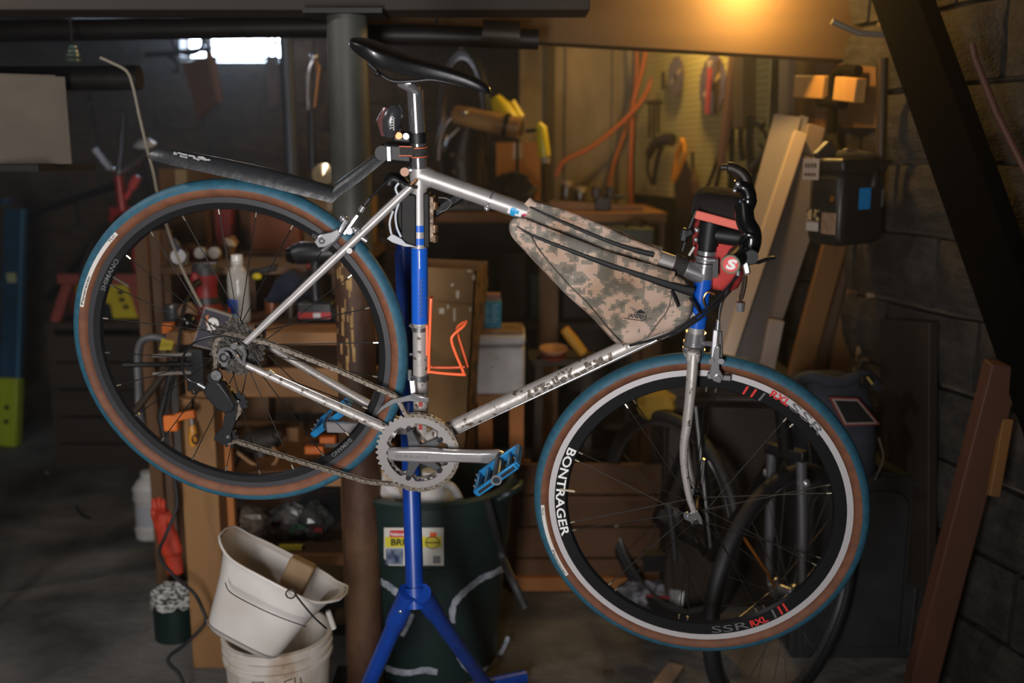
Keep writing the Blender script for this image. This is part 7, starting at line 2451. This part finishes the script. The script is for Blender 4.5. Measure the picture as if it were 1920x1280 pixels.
obj('brake_spring', MB().tube([P(1438, 1072, 2.6), P(1452, 1100, 2.6)], .004, 8), M('bronze_arm', (190, 116, 48), .3, .8), b2_)

# pannier on the tote
GT = M('tote_grey', (46, 47, 48), .5, 0, (38, 38, 40), 10, .05)
tt_ = thing('storage_tote', V((P(1650, 1280, 2.95).x, 2.95, 0)), 'large dark grey plastic tote standing on end at the right', 'tote')
x0_, x1_ = P(1500, 1000, 2.95).x, P(1742, 1000, 2.95).x
zt_ = P(1650, 892, 2.95).z


def rpan(xa_, xb_, za_, zb_, Y, r_, dep, n=6):
    pts = []
    for cx_, cz_, a0_ in ((xb_ - r_, zb_ - r_, 0), (xa_ + r_, zb_ - r_, 90), (xa_ + r_ * .3, za_ + r_ * .3, 180), (xb_ - r_ * .3, za_ + r_ * .3, 270)):
        rr_ = r_ if a0_ < 180 else r_ * .3
        for k in range(n + 1):
            a = math.radians(a0_ + 90 * k / n)
            pts.append(V((cx_ + rr_ * math.cos(a), Y, cz_ + rr_ * math.sin(a))))
    return MB().prism(pts, V((0, dep, 0)))


obj('tote_shell', rpan(x0_, x1_, .0, zt_, 2.84, .07, .24), GT, tt_, bevel=.008)
obj('tote_rim', rpan(x0_ + .04, x1_ - .05, .04, zt_ - .05, 2.828, .05, .012), GT, tt_, bevel=.004)
obj('tote_edge', MB().tube(curve([PY(1628, 884, 2.835), PY(1690, 892, 2.835), PY(1722, 915, 2.835), PY(1732, 960, 2.835), PY(1722, 1060, 2.835), PY(1712, 1150, 2.835), PY(1704, 1220, 2.835)]), .004, 8), M('tote_edge_grey', (46, 46, 48), .6), tt_)
pn = thing('pannier_bag', V((P(1575, 890, 2.92).x, 2.92, zt_)), 'dark blue-grey bicycle pannier with a red and white patch', 'bag')
PNM = M('pannier_cloth', (46, 50, 62), .85, 0, (36, 40, 50), 14, .4)
rr = []
for y_, xa_, xb_, dp_ in ((905, 1500, 1645, .07), (890, 1490, 1655, .09), (830, 1484, 1658, .10), (770, 1486, 1652, .10), (735, 1492, 1640, .085), (712, 1500, 1630, .06), (700, 1520, 1610, .03)):
    a_, b_2 = P(xa_, y_, 2.92), P(xb_, y_, 2.92)
    m2 = (a_ + b_2) / 2 + V((0, dp_, 0))
    hx = (b_2 - a_).length / 2
    rr.append([m2 + V((hx * math.copysign(abs(math.cos(t)) ** .5, math.cos(t)), dp_ * math.copysign(abs(math.sin(t)) ** .5, math.sin(t)), 0)) for t in [2 * pi * k / 20 for k in range(20)]])
o_ = obj('bag_body', MB().loft(rr), PNM, pn)
m_ = o_.modifiers.new('smooth', 'SUBSURF')
m_.levels = m_.render_levels = 1
obj('lid_roll', MB().tube(curve([P(1488, 722, 2.91), P(1520, 706, 2.90), P(1570, 716, 2.90), P(1620, 704, 2.90), P(1648, 724, 2.91)]), .018, 12), PNM, pn)
pa_ = [P(x, y, 2.91) for x, y in ((1552, 742), (1606, 744), (1648, 794), (1580, 796))]
obj('patch_border', MB().prism([q + V((0, -.012, 0)) for q in pa_], V((0, .01, 0))), M('patch_red', (112, 36, 32), .7), pn)
ce = sum(pa_, V((0, 0, 0))) / 4
obj('patch_white', MB().prism([ce + (q - ce) * .88 + V((0, -.014, 0)) for q in pa_], V((0, .004, 0))), M('patch_pale', (150, 136, 128), .7), pn)
obj('patch_black', MB().prism([ce + (q - ce) * .78 + V((0, -.016, 0)) for q in pa_], V((0, .004, 0))), BLACK, pn)
for pts in (((1516, 820), (1522, 870), (1530, 905)), ((1648, 820), (1656, 860), (1640, 900))):
    obj('piping', MB().tube(curve([P(x, y, 2.905) for x, y in pts]), .0035, 6), M('piping_tan', (92, 78, 66), .7), pn)
obj('buckle', MB().box(P(1622, 716, 2.86), (.03, .02, .03)), BLACK, pn, bevel=.004)
obj('buckle_shine', MB().bar(P(1626, 706, 2.85), P(1636, 720, 2.85), .008, .006), M('buckle_brass', (206, 180, 92), .25, .7), pn)

# boards and stair at the far right
lb1 = PZ(1712, 1330, 0)
single('leaning_beam', MB().bar(PY(1880, 680, 2.42), lb1, .075, .05, V((1, 0, 0))), wood('beam_brown', (84, 50, 34), (62, 38, 27), 7), 'reddish-brown beam leaning at the right edge', 'beam', None, .004)
single('amber_offcut', MB().bar(P(1888, 784, 2.5), P(1862, 930, 2.5), .028, .02, V((1, 0, 0))), wood('amber_plank', (128, 86, 38), (98, 64, 28), 9), 'short amber board end behind the leaning beam', 'board', None, .003)
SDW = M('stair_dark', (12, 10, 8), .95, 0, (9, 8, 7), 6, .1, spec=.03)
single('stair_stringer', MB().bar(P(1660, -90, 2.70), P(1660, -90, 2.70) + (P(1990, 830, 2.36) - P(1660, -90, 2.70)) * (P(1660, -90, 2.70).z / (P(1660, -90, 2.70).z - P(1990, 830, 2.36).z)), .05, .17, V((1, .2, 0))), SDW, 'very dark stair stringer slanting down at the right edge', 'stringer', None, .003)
single('hand_rail', MB().tube([P(1822, 84, 2.5), P(1828, 110, 2.5), P(1870, 215, 2.45), P(1935, 345, 2.4), P(2060, 600, 2.3)], .009, 10), M('rail_grey_red', (92, 60, 48), .5), 'thin reddish rail slanting down beside the staircase', 'rail')
single('debris_dust', MB().box(PZ(1140, 1262, .004), (.03, .02, .008)), M('debris_dark', (60, 50, 42), .9), 'small dark crumb of debris on the floor', 'debris')
# ------------------------------------------------------------------ haze volume added for the glow round bulb and window
def haze():
    m = bpy.data.materials.new('glow_haze')
    m.use_nodes = True
    nt = m.node_tree
    nt.nodes.remove(nt.nodes['Principled BSDF'])
    vs = nt.nodes.new('ShaderNodeVolumeScatter')
    vs.inputs['Density'].default_value = .028
    vs.inputs['Anisotropy'].default_value = .6
    nt.links.new(vs.outputs[0], nt.nodes['Material Output'].inputs['Volume'])
    return m


hz_ = obj('glow_volume', MB().box((-.8, 4.2, 1.2), (5.4, 4.6, 2.4)), haze(), None, 'thin haze volume added for the glow round bulb and window', 'haze', None, 'stuff')
